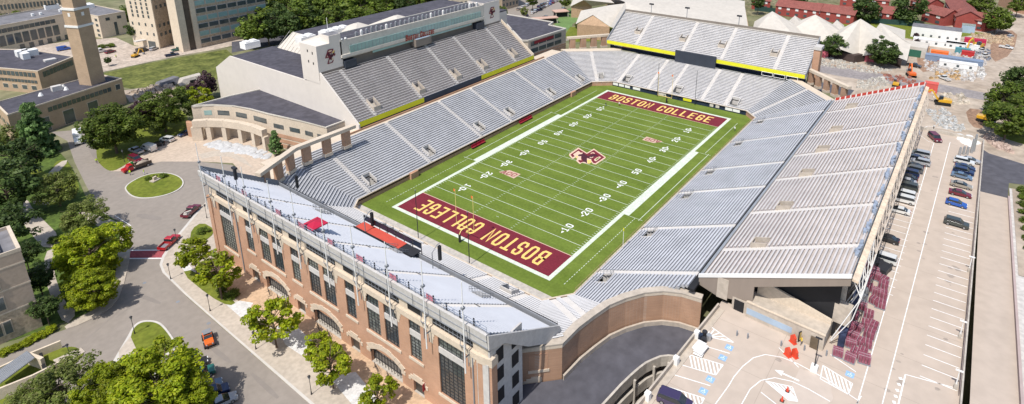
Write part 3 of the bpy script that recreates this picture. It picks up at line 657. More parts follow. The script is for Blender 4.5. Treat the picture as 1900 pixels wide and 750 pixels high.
for a_, b_ in BIG:
    y0, y1 = min(a_, b_), max(a_, b_); gridwin(y0, y1, 3.8, 11.75, 6, 12); gridwin(y0, y1, 12.85, 14.75, 6, 3)
    mb = MB(); mb.box(XF+.05, XF+.35, y0, y1, 11.75, 12.85); mb.build('spandrel', M['precast_g'], t)
    mb = MB(); mb.box(XF-.18, XF+.3, y0-.4, y1+.4, 3.3, 3.78); mb.build('sill', M['precast'], t)
# cream quoins stepping down the piers
for y in (29.3, 21.4, 12.6, 4.45+.1, -4.6, -12.6, -21.3, -29.1, 39.4, -37.6):
    mb = MB()
    for j, (w, z0, z1) in enumerate(((1.5, 14.3, 15), (1.0, 13.6, 14.3), (.6, 12.9, 13.6))): mb.box(XF-.08+j*.01, XF+.01, y-w/2, y+w/2, z0, z1)
    mb.build('quoin', M['precast'], t)
# arched louvres above the cornice
for c, w in [(x, 4.4) for x in AC]+[(-33.5, 4.2), (34.5, 3.6)]:
    mb = MB(); fprism(mb, arch_pts(c-w, c+w, 16.3, 17.2, 18.3), XF+.30, XF+.345)
    l = mb.build('louvre_window', M['dark'], t)
    mb = MB()
    for y in np.arange(c-w+.4, c+w-.2, .9): mb.box(XF+.24, XF+.298, y-.04, y+.04, 16.35, 17.5)
    mb.box(XF+.25, XF+.297, c-w, c+w, 16.75, 16.82); mb.build('louvre_bars', M['grey_m'], l)
for c in DC:
    mb = MB(); mb.box(XF+.30, XF+.345, c-1.7, c+1.7, 16.4, 17.6); mb.build('louvre_window', M['dark'], t)
# downpipe
for y in (29.95, -37.9): mb = MB(); mb.tube((XF-.1, y, 0), (XF-.1, y, 15), .12, 6); mb.build('downpipe', M['grey_m'], t)
# steel braces under the fascia
for y in np.arange(-36.5, 42, 8.4):
    mb = MB()
    for dy in (-.55, .55): mb.path([(XF-.35, y+dy, 18.4), (XF-.55, y+dy, 16.6), (XF-.1, y+dy, 15.2), (XF-.1, y+dy, 12.9)], .06, 5)
    mb.tube((XF-.6, y-.6, 16.6), (XF-.6, y+.6, 16.6), .06, 5); mb.build('bracket', M['grey_m'], t)
# right end walls (facing -y) in shade with openings
mb = MB(); mb.box(XF+.4, -85.2, -40.9, -40.6, 0, 17.2); mb.box(XF+.01, XF+.4, -40.9, -38.62, 0, 15.0); mb.build('end_wall', M['precast_g'], t)
mb = MB(); mb.prism([(XF-.15, -38.9), (XF+1.5, -38.9), (XF+1.5, -41.3), (XF+.3, -41.3)], 0, 14.7); mb.build('corner_pier', M['brick'], t)
mb = MB(); mb.prism([(XF-.25, -38.8), (XF+1.6, -38.8), (XF+1.6, -41.45), (XF+.2, -41.45)], 14.7, 16.1); mb.build('pier_cap', M['precast'], t)
for x in (-90.6, -87.0):
    for z in (2.5, 6.5, 10.5, 14.0): mb = MB(); mb.box(x-.8, x+.8, -40.98, -40.92, z, z+2.4); mb.build('window', M['dark'], t)
# left end wall
mb = MB(); mb.extr([(XF+.4, 41.2, 0), (XF+.4, 41.2, 18.2), (-78, 41.2, 9.2), (-78, 41.2, 0)], (0, .4, 0)); mb.box(XF-.15, XF+1.2, 40.62, 42.2, 0, 15); mb.build('end_wall', M['brick'], t)
# red sign by the right door, and a sign
mb = MB(); mb.box(XF-.6, XF-.02, -26.9, -26.8, 2.2, 3.6); mb.build('blade_sign', M['maroon_p'], t)
# glazed wind screen of the camera platform at the deck front
mb = MB(); mb.box(-77.9, -75.3, -3.2, 10.5, 10.8, 10.95); q = mb.build('platform_floor', mat('red_platform_cloth', (.50, .075, .05), .8, .1, 2), t)
mb = MB(); XP = -75.25
for y in np.linspace(-7.4, 10.6, 8): mb.box(XP, XP+.09, y-.07, y+.07, 9.4, 12.5)
mb.box(XP-.01, XP+.1, -7.45, 10.7, 12.4, 12.56); mb.box(XP-.01, XP+.1, -7.45, 10.7, 11.3, 11.4); mb.box(-78.0, -75.3, -7.4, -3.25, 10.7, 10.85); mb.box(-78.05, -77.92, -7.4, 10.7, 10.7, 11.25); mb.build('platform_frame', M['black'], t)
for a_, b_ in zip(np.linspace(-7.4, 10.6, 8), np.linspace(-7.4, 10.6, 8)[1:]): mb = MB(); mb.box(XP+.03, XP+.06, a_+.15, b_-.15, 11.42, 12.38); mb.build('screen_pane', M['navy'], t)
# lower right brick return wall and curved wall over the ramp
t = thing('curved_brick_wall', 'tall curved brick wall with cream coping around the garage ramp', 'wall')
cv = [Vector((x, y)) for x, y in CURVE]
def offs(P, d):
    o_ = []
    for i in range(len(P)):
        a_ = P[max(0, i-1)]; b_ = P[min(len(P)-1, i+1)]; u_ = (b_-a_).normalized(); o_.append(P[i]+Vector((-u_.y, u_.x))*d)
    return o_
inn_ = offs(cv, .7); mb = MB(); cp = MB(); cp2 = MB(); st_ = MB()
topz = 9.2; co_ = offs(cv, -.12); ci_ = offs(cv, 1.3)
for i in range(len(cv)-1):
    mb.prism([cv[i], cv[i+1], inn_[i+1], inn_[i]], 0, topz-.8)
    st_.prism([offs(cv, -.05)[i], offs(cv, -.05)[i+1], inn_[i+1], inn_[i]], topz-.797, topz-.1)
    cp.prism([co_[i], co_[i+1], ci_[i+1], ci_[i]], topz-.097, topz+.12)
mb.build('wall', M['brick_d'], t); st_.build('stone_band', M['precast'], t); cp.build('coping', M['walk'], t)
mb = MB(); mb.prism([(-85.6, -40.0), (-84.3, -37.3), (-84.0, -37.0), (-84.6, -40.4)], 0, 8.4); mb.build('wall_return', M['brick_d'], t)
# recessed panel, sill and door trims on the straight part
a_, b_ = cv[0], cv[1]; uu = (b_-a_).normalized(); nn_ = Vector((uu.y, -uu.x))
def onw(s, z, off): p = a_+uu*s+nn_*off; return (p.x, p.y, z)
mb = MB()
for s0, s1, z0, z1, d_ in ((3.4, 3.55, 4.6, 7.6, .06), (6.4, 6.55, 4.6, 7.6, .06), (3.4, 6.55, 7.6, 7.75, .06)): mb.hexa([onw(s0, z0, 0), onw(s1, z0, 0), onw(s1, z0, d_), onw(s0, z0, d_)], [onw(s0, z1, 0), onw(s1, z1, 0), onw(s1, z1, d_), onw(s0, z1, d_)])
mb.build('panel_frame', M['brick'], t)
mb = MB(); mb.hexa([onw(3.2, 4.0, 0), onw(6.8, 4.0, 0), onw(6.8, 4.0, .15), onw(3.2, 4.0, .15)], [onw(3.2, 4.5, 0), onw(6.8, 4.5, 0), onw(6.8, 4.5, .15), onw(3.2, 4.5, .15)]); mb.build('sill', M['precast'], t)
mb = MB()
for s0, s1, z0, z1 in ((2.2, 5.5, 1.9, 2.5), (2.9, 5.5, 2.503, 2.9), (3.7, 5.3, 2.903, 3.2)): mb.hexa([onw(s0, z0, 0), onw(s1, z0, 0), onw(s1, z0, .12), onw(s0, z0, .12)], [onw(s0, z1, 0), onw(s1, z1, 0), onw(s1, z1, .12), onw(s0, z1, .12)])
mb.build('door_surround', M['precast'], t)
mb = MB(); mb.hexa([onw(3.6, 0, .005), onw(5.0, 0, .005), onw(5.0, 0, .05), onw(3.6, 0, .05)], [onw(3.6, 1.9, .005), onw(5.0, 1.9, .005), onw(5.0, 1.9, .05), onw(3.6, 1.9, .05)]); mb.build('door', M['dark'], t)
# red canopy on the deck
p = A(584, 413, 21.0); t = thing('canopy_tent', 'small red canopy tent standing near the top of the near upper deck', 'canopy tent', (p.x, p.y, 0))
mb = MB(); mb.add([(-1.7, -1.7, 20.8), (1.7, -1.7, 20.8), (1.7, 1.7, 20.8), (-1.7, 1.7, 20.8), (0, 0, 21.15), (-1.7, -1.7, 20.6), (1.7, -1.7, 20.6), (1.7, 1.7, 20.6), (-1.7, 1.7, 20.6)], [(0, 1, 4), (1, 2, 4), (2, 3, 4), (3, 0, 4), (5, 6, 1, 0), (6, 7, 2, 1), (7, 8, 3, 2), (8, 5, 0, 3)]); mb.build('canopy', mat('red_canopy', (.44, .015, .05), .6, .06, 1), t)
for sx in (-1.6, 1.6):
    for sy in (-1.6, 1.6):
        zf = 9.3+(( -75.9-(p.x+sx))/dp)*rs; mb = MB(); mb.tube((sx, sy, zf-.1), (sx, sy, 20.8), .04, 5); mb.build('leg', M['steel'], t)
# speaker columns on davits
for k, (u, v, tt) in enumerate(((513, 380, 'second from the left end'), (655, 455, 'beside the red camera platform'), (783, 522, 'nearest the right end'))):
    p = A(u, v, 9.6); t = thing('speaker_column', f'tall black speaker column at the front of the near deck, {tt}', 'loudspeaker', (-76.6, p.y, 9.6), group='speaker columns along the near deck')
    mb = MB(); mb.path([(-1.2, 0, -.2), (-1.2, 0, 4.6), (.2, 0, 5.6), (.9, 0, 5.6)], .09, 6); mb.build('pole', M['grey_m'], t)
    mb = MB()
    for j in range(7): mb.box(.5, 1.05, -.25, .25, 5.1-j*.46-.42, 5.1-j*.46)
    mb.build('speaker', M['black'], t)
p = AX(433, 330, -91); t = thing('speaker_column', 'black speaker mast near the top left corner of the near deck', 'loudspeaker', (-90.5, p.y, 19.4), group='speaker columns along the near deck')
mb = MB(); mb.tube((0, 0, -.5), (0, 0, 3.5), .08); mb.build('pole', M['grey_m'], t); mb = MB(); mb.box(-.28, .28, -.28, .28, 1.2, 3.7); mb.box(-.35, .35, -.7, .7, 3.7, 4.1); mb.build('speaker', M['black'], t)
# flag poles along the facade
names = ['left end', 'second from the left', 'third from the left', 'fourth from the left', 'fifth from the left', 'fifth from the right', 'fourth from the right', 'third from the right', 'second from the right', 'right end']
for k, y in enumerate((40.3, 29.6, 21.8, 12.4, 4.6, -4.3, -12.4, -21, -29.2, -37.4)):
    t = thing('flagpole', f'tall bare white pole clamped to the brick facade, {names[k]}' if 'end' not in names[k] else f'tall bare white pole clamped to the brick facade at its {names[k]}', 'flagpole', (XF-1.15, y, 0), group='bare poles along the brick facade')
    mb = MB(); mb.tube((0, 0, 12.6), (0, 0, 28.6), .13, 7, .07); mb.build('pole', M['white_m'], t)
    mb = MB(); mb.box(0, 1.15, -.07, .07, 15.3, 15.45); mb.box(0, .62, -.07, .07, 18.3, 18.5); mb.build('bracket', M['grey_m'], t)
    mb = MB(); mb.box(-.25, .3, -.2, .2, 24.0, 24.35); mb.build('lamp_head', M['grey_m'], t)
# ================================================================ PRESS SIDE UPPER DECK + PRESS BOX
YL0, ZL0, YL1, ZL1 = 54.8, 11.6, 71.6, 24.0
t = thing('grandstand', 'steep upper bleachers below the glazed press box', 'grandstand', group='upper seating decks')
n = 22; al = [A(u, v, 20).x+42 for u, v in ((668, 175), (763, 137), (841, 108), (906, 80))]
def lx(u, v): 
    d = ray(u, v); nrm = Vector((0, (ZL1-ZL0)/(YL1-YL0), -1)); t_ = (nrm.dot(Vector((0, YL0, ZL0))-CAM))/nrm.dot(d); return (CAM+d*t_).x+42
al = [lx(655, 160), lx(745, 120), lx(809, 95), lx(877, 72)+3, lx(912, 62)][:0]+[lx(637, 140), lx(716, 105), lx(784, 87), lx(842, 67), lx(905, 52)]
vl = [(lx(u, v)-1.2, lx(u, v)+1.2, 3, 7) for u, v in ((692, 192), (772, 157), (838, 130), (888, 112), (945, 92))]
al = [ (v[0]+v[1])/2-1.9 for v in vl]
deck(t, (-42, YL0), (1, 0), (0, 1), 87, n, (YL1-YL0)/n, (ZL1-ZL0)/n, ZL0, al, vl, mat('dark_seating_concrete', (.27, .25, .245), .9, .12, 5, scale2=.8), M['alu_tan'])  # darker, slightly brown step concrete for the press side deck
mb = MB(); mb.box(-42.4, 45.4, YL0-.25, YL0-.003, ZL0-1.5, ZL0+.55); mb.build('front_parapet', M['navy'], t)
mb = MB(); mb.box(-42.4, -16, YL0-.33, YL0-.253, ZL0-1.1, ZL0+.5); mb.build('banner', M['yellow'], t); mb = MB(); mb.box(13, 45.3, YL0-.33, YL0-.253, ZL0-1.1, ZL0+.5); mb.build('banner', M['yellow'], t)
mb = MB(); mb.add([(-42.4, YL0, ZL0-1.4), (45.4, YL0, ZL0-1.4), (45.4, YL1+.5, ZL1-1.6), (-42.4, YL1+.5, ZL1-1.6)], [(0, 3, 2, 1)]); mb.box(-42.4, 45.4, 62, 62.3, 0, 15); mb.build('deck_underside', M['conc'], t)
mb = MB(); mb.extr([(45.1, YL0-.25, ZL0-1.6), (45.1, YL1, ZL1-2), (45.1, YL1, ZL1+1.0), (45.1, YL0-.25, ZL0+1.0)], (.5, 0, 0)); mb.build('side_parapet', M['precast'], t)
for k in range(5):
    pass
# press box
t = thing('press_box', 'long cream press box with a glazed band and a tower at each end', 'press box'); TP = t
YP = 71.7
mb = MB(); mb.box(-34.4, 34.4, YP, 80, 26.9, 32.7); mb.build('wall', M['cream_p'], t)
mb = MB(); mb.box(-42.4, 45, YP+1.5, 80, 23.0, 26.9); mb.build('lower_wall', mat('taupe_wall', (.20, .17, .145), .9, .1, 4), t)
mb = MB(); mb.box(-31, 32.5, YP-.32, YP-.02, 28.35, 30.75); w = mb.build('window_band', M['glass_g'], t)
mb = MB(); 
for x in np.arange(-31, 32.6, 1.5): mb.box(x-.04, x+.04, YP-.37, YP-.323, 28.35, 30.75)
mb.box(-31, 32.5, YP-.36, YP-.324, 28.8, 28.86); mb.build('mullions', M['grey_m'], w)
mb = MB(); mb.box(-34.4, 34.4, YP-.5, YP-.003, 27.4, 28.3); mb.build('ledge', M['cream_p'], t)
mb = MB(); mb.box(-22, 27, YP-.1, YP+.1, 26.2, 26.88); mb.build('lower_window_band', M['glass_g'], t)
mb = MB(); mb.box(-4, 3.5, YP-1.6, YP+1.4, 24.2, 26.9); mb.build('bay', mat('taupe_wall', (.20, .17, .145), .9, .1, 4), t)
mb = MB(); mb.box(-3.5, 3.2, YP-1.5, YP-.1, 25.9, 26.95); mb.build('camera_bay', M['glass_b'], t)
for xx in (-31.5, 31.5): mb = MB(); mb.box(xx-2.2, xx+2.2, YP-.9, YP+1.5, 23.8, 26.2); mb.build('dark_booth', M['screen'], t)
mb = MB(); mb.box(-34.4, 34.4, YP-.05, YP+.5, 32.7, 33.0); mb.box(-34, 34, 80, 80.4, 32.7, 33.2); mb.build('roof_parapet', M['cream_p'], t)
mb = MB(); mb.box(-34.2, 34.3, YP+.52, 79.98, 32.703, 32.78); mb.build('roof', M['roof_d'], t)
mb = MB(); rail(mb, [(-34, YP+.7, 33), (34, YP+.7, 33)], 1.0, 1.4, .04); mb.build('roof_railing', M['grey_m'], t)
for x in np.arange(-27, 33, 2.1):
    mb = MB(); h = .7+random.random()*.5; mb.box(x-.3, x+.35, YP+.9, YP+1.6, 32.8, 33.4+h); mb.dome((x, YP+1.2, 33.4+h), .35, .35, .3, 6, 3); mb.build('camera_seat', M['grey_m'] if random.random() < .7 else M['white_m'], t)
mb = MB(); 
def bl_(word, x0, h, w, st):
    write(mb, word, lambda a, b, k=0: (x0+a+b*.12, YP-.62-k, 27.15+b), h, w, .16, st, center=False)
x0 = AY(752, 74, YP-.5).x
bl_('B', x0, 2.1, 1.05, .38); bl_('OSTON', x0+1.2, 1.65, .84, .34); bl_('C', x0+6.9, 2.1, 1.05, .38); bl_('OLLEGE', x0+8.1, 1.65, .84, .34)
mb.build('sign_lettering', mat('brick_red_letter', (.30, .035, .02), .6, .05, 1), t)
# towers
mb = MB(); mb.box(-43, -33.9, YP, 80.5, 21, 33.1); mb.box(-38.2, -33.9, YP+.01, 76, 33.1, 35.4); mb.build('tower', M['white_wall'], t)
mb = MB(); mb.box(-38, -34.1, YP+.3, 75.8, 35.4, 35.5); mb.build('tower_roof', M['roof_g'], t)
mb = MB(); mb.box(34.5, 44.4, YP, 80.5, 23, 33.5); mb.build('tower', M['white_wall'], t)
mb = MB(); mb.box(34.8, 44.1, YP+.3, 80.2, 33.5, 33.6); mb.build('tower_roof', M['roof_g'], t)
for x0_, x1_ in ((-43, -33.9), (34.5, 44.4)): mb = MB(); mb.box(x0_-.01, x1_+.01, YP-.04, YP-.003, 22, 24.6); mb.build('tower_base_panel', mat('taupe_wall', (.20, .17, .145), .9, .1, 4), t)
for cx_ in (-38.4, 39.5):
    em = emblem(lambda a, b, k=0: (cx_+a*2.5+b*.4, YP-.12-k*4.0, 29.0+b*3.1), t, outline=False)
for (y, z) in ((76.5, 31), (74, 30.6), (76.5, 27.6), (74, 27.3)): mb = MB(); mb.box(-43.05, -43.003, y-.25, y+.25, z-.4, z+.4); mb.build('window', M['dark'], t)
p = Vector((-35.6, 75.2, 0)); mb = MB(); mb.tube((-36, 75, 35.4), (-36, 75, 40.5), .08, 6); mb.build('antenna', M['white_m'], t)
for x in (-33.5, -32): mb = MB(); mb.dome((x, YP+.2, 33.3), .45, .45, .4, 8, 3); mb.build('satellite_dish', M['white_m'], t)
# arena building behind: side wall, roofs
t = thing('arena_building', 'big cream windowless arena building with dark and white roofs behind the press box', 'arena')
mb = MB(); mb.extr([(-42.9, 54.2, 0), (-42.9, 54.2, 11.5), (-42.9, 71.4, 24.6), (-42.9, 78.6, 24.6), (-42.9, 78.8, 20.6), (-42.9, 127.4, 20.3), (-42.9, 139.2, 13.8), (-42.9, 139.2, 0)], (.5, 0, 0)); mb.build('side_wall', M['white_wall'], t)
mb = MB(); mb.box(-42.3, -26, 80.6, 127.2, 19.9, 20.2); mb.build('lower_roof', M['roof_d'], t)
mb = MB(); mb.extr([(-42.3, 127.3, 20.0), (-42.3, 139, 13.6), (-42.3, 139, 0), (-42.3, 127.3, 0)], (90, 0, 0)); mb.build('rear_wall', M['white_wall'], t)
mb = MB(); P0 = [(-26, 80.6, 20.0), (-26, 124, 20.0), (-20, 122, 25.5), (-20, 80.6, 25.5)]; mb.add(P0+[(p[0], p[1], 0) for p in P0], [(3, 2, 1, 0), (0, 1, 5, 4), (1, 2, 6, 5)])
for y in np.arange(82, 124, 2.2): mb.extr([(-26, y, 20.03), (-20, y, 25.53), (-20, y, 25.7), (-26, y, 20.2)], (0, .12, 0))
mb.build('sloped_roof', M['tent'], t)
mb = MB(); mb.box(-20, 60, 80.6, 122, 24.9, 25.4); mb.build('main_roof', M['roof_d'], t); mb = MB(); mb.box(-20.003, 60, 80.6, 121.9, 0, 24.9); mb.build('wall', M['white_wall'], t)
for u, v, s in ((730, 175/5.77*1, 1), ):
    pass
for u, v, zz, hw, dd in ((665, 48, 25.4, 11, 8), (738, 33, 25.4, 11, 8), (603, 70, 25.4, 10, 8)):
    p = A(u, v+12, zz); mb = MB(); c = (p.x, p.y); r_ = 8.5
    mb.add([(c[0]-r_, c[1]-r_, zz), (c[0]+r_, c[1]-r_, zz), (c[0]+r_, c[1]+r_, zz), (c[0]-r_, c[1]+r_, zz), (c[0]-1, c[1]-1, zz+3.6), (c[0]+1, c[1]-1, zz+3.6), (c[0]+1, c[1]+1, zz+3.6), (c[0]-1, c[1]+1, zz+3.6)], [(0, 1, 5, 4), (1, 2, 6, 5), (2, 3, 7, 6), (3, 0, 4, 7), (4, 5, 6, 7)]); mb.build('skylight', M['tent'], t)
for u, v, zz in ((465, 88, 20.2), (610, 68, 25.4), (568, 78, 25.4), (632, 62, 25.4)):
    p = A(u, v, zz); mb = MB(); mb.box(p.x-3, p.x+3, p.y-2, p.y+2, zz, zz+2.4); mb.box(p.x-2.2, p.x-.5, p.y-1.5, p.y+1.5, zz+2.4, zz+2.8); mb.box(p.x+.6, p.x+2.3, p.y-1.5, p.y+1.5, zz+2.4, zz+2.8); mb.build('roof_unit', M['white_m'], t)
# ================================================================ FAR END UPPER DECK
t = thing('grandstand', 'pale far upper bleachers with a yellow banner band and a dark video board', 'grandstand', group='upper seating decks')
XU0, ZU0, XU1, ZU1 = 81.6, 12.8, 97.5, 23.0; n = 21
def ux_(u, v):
    d = ray(u, v); nrm = Vector(((ZU1-ZU0)/(XU1-XU0), 0, -1)); t_ = (nrm.dot(Vector((XU0, 0, ZU0))-CAM))/nrm.dot(d); return 40.8-(CAM+d*t_).y
vf2 = [(ux_(u, v)-1.2, ux_(u, v)+1.2, 8, 11) for u, v in ((1184, 60), (1267, 74), (1338, 88), (1436, 103))]
deck(t, (XU0, 40.8), (0, -1), (1, 0), 83.3, n, (XU1-XU0)/n, (ZU1-ZU0)/n, ZU0, [(v[0]+v[1])/2+2.2 for v in vf2], vf2, M['step_l'], M['alu_w'])
mb = MB(); mb.box(XU0-.25, XU0-.003, -42.5, 40.8, ZU0-1.5, ZU0+.3); mb.build('front_parapet', M['conc'], t)
yA, yB = AX(1255, 100, XU0).y, AX(1330, 112, XU0).y
mb = MB(); mb.box(XU0-.32, XU0-.253, yA, 40.8, ZU0-1.35, ZU0+.1); mb.build('banner', M['yellow'], t); mb = MB(); mb.box(XU0-.32, XU0-.253, -42.5, yB, ZU0-1.35, ZU0+.1); mb.build('banner', M['yellow'], t)
mb = MB(); mb.box(XU0-1.3, XU0-.4, yB, yA, ZU0-5.0, ZU0+1.2); w = mb.build('video_board', M['screen'], t)
mb = MB()
for y in np.linspace(yB, yA, 9)[1:-1]: mb.box(XU0-1.33, XU0-1.303, y-.03, y+.03, ZU0-4.9, ZU0+1.1)
mb.build('panel_seams', M['black'], w)
mb = MB(); mb.box(XU0+2.5, XU0+2.9, -42.3, 40.6, 8.8, ZU0-.6); mb.build('back_wall', M['navy'], t)
for u, w_, m_, tx in ((1147, 4.5, 'white_m', None), (1163, 4.2, 'orange', None)):
    y = AX(u, 88, XU0+2.4).y; mb = MB(); mb.box(XU0+2.35, XU0+2.49, y-w_/2, y+w_/2, 10.2, 11.5); mb.build('sign_panel', M[m_], t)
for u in (1424, 1447, 1471):
    y = AX(u, 140, XU0+.2).y; mb = MB()
    for a_, b_ in (((y-2, 10), (y+2, 10)), ((y-2, 11.4), (y+2, 11.4)), ((y-2, 10), (y-2, 11.4)), ((y+2, 10), (y+2, 11.4))): mb.tube((XU0-.5, a_[0], a_[1]), (XU0-.5, b_[0], b_[1]), .09, 4)
    mb.build('opening_frame', M['white_m'], t)
mb = MB(); mb.extr([(XU0-.2, 40.85, ZU0-1.4), (XU1, 40.85, ZU1-1.2), (XU1, 40.85, ZU1+.9), (XU0-.2, 40.85, ZU0+.6)], (0, .3, 0)); mb.extr([(XU0-.2, -42.55, ZU0-1.4), (XU1, -42.55, ZU1-1.2), (XU1, -42.55, ZU1+.9), (XU0-.2, -42.55, ZU0+.6)], (0, -.3, 0)); mb.build('side_parapet', M['grey_m'], t)
mb = MB(); mb.box(XU1, XU1+.3, -42.8, 41.1, 14, ZU1+1.0); mb.build('rear_parapet', M['conc'], t)
mb = MB(); mb.box(XU1-.05, XU1-.003, -42.5, 40.8, ZU1+.3, ZU1+1.05); mb.box(XU1+.05, XU1+.2, -42.8, 41.1, ZU1+1.0, ZU1+1.12); mb.build('rear_trim', mat('taupe_wall', (.20, .17, .145), .9, .1, 4), t)
mb = MB(); mb.add([(XU0, -42.5, ZU0-1.4), (XU0, 40.8, ZU0-1.4), (XU1, 40.8, ZU1-1.6), (XU1, -42.5, ZU1-1.6)], [(0, 1, 2, 3)]); mb.build('deck_underside', M['conc'], t)
mb = MB(); mb.box(88.5, 92.5, -45.2, -42.9, 0, 21); mb.build('end_tower', M['brick'], t); mb = MB(); mb.box(88.2, 92.8, -45.5, -42.87, 21, 22.2); mb.build('tower_cap', M['precast_g'], t)
mb = MB(); mb.box(XU1+.3, XU1+7, -14, 8, 19, 19.4); mb.box(XU1+.3, XU1+7, -38, -15, 17.5, 18); mb.build('rear_platform', M['conc'], t)
for u, v, m_, w_ in ((1320, 38, 'red_m', 3.6), (1352, 40, 'glass_b', 4.5), (1316, 30, 'white_m', 8)): 
    p = A(u, v, 22.5); mb = MB(); mb.box(XU1+1.5, XU1+4, p.y-w_/2, p.y+w_/2, 19.4, 22.8 if m_ != 'white_m' else 21.4); mb.build('rear_booth', M[m_], t)
# light masts behind far deck
for k, (u, v0, v1) in enumerate(((1208, 8, 30), (1274, 15, 37), (1370, 30, 53))):
    b = AX(u, v1, XU1+.5); tp = AX(u, v0, XU1+.5); t = thing('light_mast', 'thin dark light mast on the rear edge of the far deck, '+('leftmost', 'middle', 'rightmost')[k], 'light mast', (XU1+.45, b.y, 20.5), group='light masts behind the far deck')
    mb = MB(); mb.tube((0, 0, 0), (0, 0, tp.z-20.5), .14, 6); mb.build('pole', M['grey_m'], t); mb = MB(); mb.box(-.3, .3, -1, 1, tp.z-20.7, tp.z-20.1); mb.build('lamp_head', M['black'], t)
# ================================================================ RIGHT SIDE UPPER DECK
t = thing('grandstand', 'tan upper bleachers on the right, open at the near end, beside the parking deck', 'grandstand', group='upper seating decks'); TR = t
YR0, ZR0, YR1, ZR1 = -56.6, 11.9, -80.2, 22.4; n = 30
def rx(u, v):
    d = ray(u, v); nrm = Vector((0, (ZR1-ZR0)/(YR1-YR0), -1)); t_ = (nrm.dot(Vector((0, YR0, ZR0))-CAM))/nrm.dot(d); return (CAM+d*t_).x+51
lan = [(1436, 450), (1485, 380), (1520, 318), (1555, 270), (1590, 205), (1615, 170)]
vr = []
for (u, v) in ((1437, 452), (1487, 382), (1522, 320), (1552, 275), (1580, 237), (1600, 195)): vr.append((rx(u, v)-1.1, rx(u, v)+1.1, 7, 10))
deck(t, (-51, YR0), (1, 0), (0, -1), 112.5, n, (YR1-YR0)/-n, (ZR1-ZR0)/n, ZR0, [(v[0]+v[1])/2-1.8 for v in vr], vr, mat('tan_seating_concrete', (.42, .365, .335), .9, .12, 5, scale2=.8), M['alu_tan'])
mb = MB(); mb.box(-51, 61.5, YR0+.003, YR0+.5, 10.2, 12.3); mb.build('front_parapet', M['steel'], t)
sl = (ZR1-ZR0)/(YR1-YR0)
zl = lambda y: ZR0+(y-YR0)*sl
mb = MB(); mb.extr([(-51.35, YR0+.6, 12.4), (-51.35, YR1-.2, ZR1+.6), (-51.35, YR1-.2, ZR1-.1), (-51.35, YR0+.6, 11.7)], (.34, 0, 0)); mb.build('end_coping', M['white_m'], t)
mb = MB(); mb.extr([(-51.2, YR0+.5, 11.7), (-51.2, YR1-.2, ZR1-.1), (-51.2, YR1-.2, ZR1-1.6), (-51.2, -66, zl(-66)-2.0), (-51.2, -66, 10.4), (-51.2, -59.5, 9.3), (-51.2, YR0+.5, 10.2)], (.4, 0, 0)); mb.build('end_panel', mat('brown_grey_panel', (.25, .205, .17), .85, .08, 3, stretch=(1, 1, .2)), t)
mb = MB(); mb.box(-51.3, -51.203, -61.6, -59.6, 9.2, 13.4); mb.build('end_column', M['walk'], t)
mb = MB(); mb.add([(-50.6, YR0, 10.2), (61, YR0, 10.2), (61, YR1, ZR1-1.3), (-50.6, YR1, ZR1-1.3)], [(0, 3, 2, 1)]); mb.build('deck_underside', M['grey_m'], t)
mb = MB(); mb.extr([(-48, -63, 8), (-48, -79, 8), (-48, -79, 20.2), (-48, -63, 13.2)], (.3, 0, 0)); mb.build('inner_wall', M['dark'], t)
for x in np.arange(-46, 61, 12.0): mb = MB(); mb.box(x-.4, x+.4, -79.6, -78.6, 8, ZR1-1.4); mb.build('column', M['conc'], t)
# rear edge: beige walkway strip, blue covers, white trusses
mb = MB(); mb.extr([(-51, YR1-.3, ZR1-.3), (-51, YR1-1.2, ZR1-.5), (-51, YR1-1.2, ZR1-.9), (-51, YR1-.3, ZR1-.7)], (113, 0, 0)); mb.build('rear_walkway', mat('tan_plank', (.62, .50, .38), .85, .14, 6, scale2=.7), t)
mb = MB(); rail(mb, [(-51, YR1-.25, ZR1), (62, YR1-.25, ZR1)], 1.1, 2.4, .04); mb.build('rear_railing', M['grey_m'], t)
random.seed(3)
for x in np.arange(-44, 60, 8.2):
    mb = MB(); 
    for j in range(4): mb.obox((x+j*1.2, YR1+.35+random.uniform(-.2, .2)), 1.3, .5, ZR1-.1, ZR1+.35+random.random()*.3, random.uniform(-.4, .4))
    mb.build('wrapped_cover', mat('blue_grey_cover', (.25, .29, .36), .8, .3, .7), t)
for x in np.arange(-50.5, 62, 4.9):
    mb = MB(); y2 = YR1-1.9
    mb.path([(x, YR1-.2, ZR1-.3), (x, y2, ZR1-3.6), (x, YR1+1.4, 9.0)], .09, 5); mb.path([(x, YR1-1.2, ZR1-.6), (x, y2, ZR1-3.6), (x, YR1-1.2, ZR1-8)], .08, 5)
    if x < 57: mb.tube((x, y2, ZR1-3.6), (x+4.9, y2, ZR1-3.6), .09, 5); mb.tube((x, YR1-1.2, ZR1-.95), (x+4.9, YR1-1.2, ZR1-.95), .07, 5); mb.tube((x, y2, ZR1-3.6), (x+4.9, YR1-1.2, ZR1-.95), .06, 5)
    mb.tube((x, YR1-1.2, ZR1-8), (x, YR1+1.2, 9.0), .08, 5)
    mb.build('truss', M['white_m'] if x < -40 else mat('cream_steel', (.60, .52, .45), .6, .08, 3), t)
mb = MB(); mb.box(61.6, 61.9, YR1, YR0, 10, 12)
mb = MB(); mb.extr([(61.6, YR0, 10.5), (61.6, YR1, ZR1-1.5), (61.6, YR1, ZR1+1.1), (61.6, YR0, ZR0+1.1)], (.3, 0, 0)); mb.build('far_parapet', M['white_m'], t)
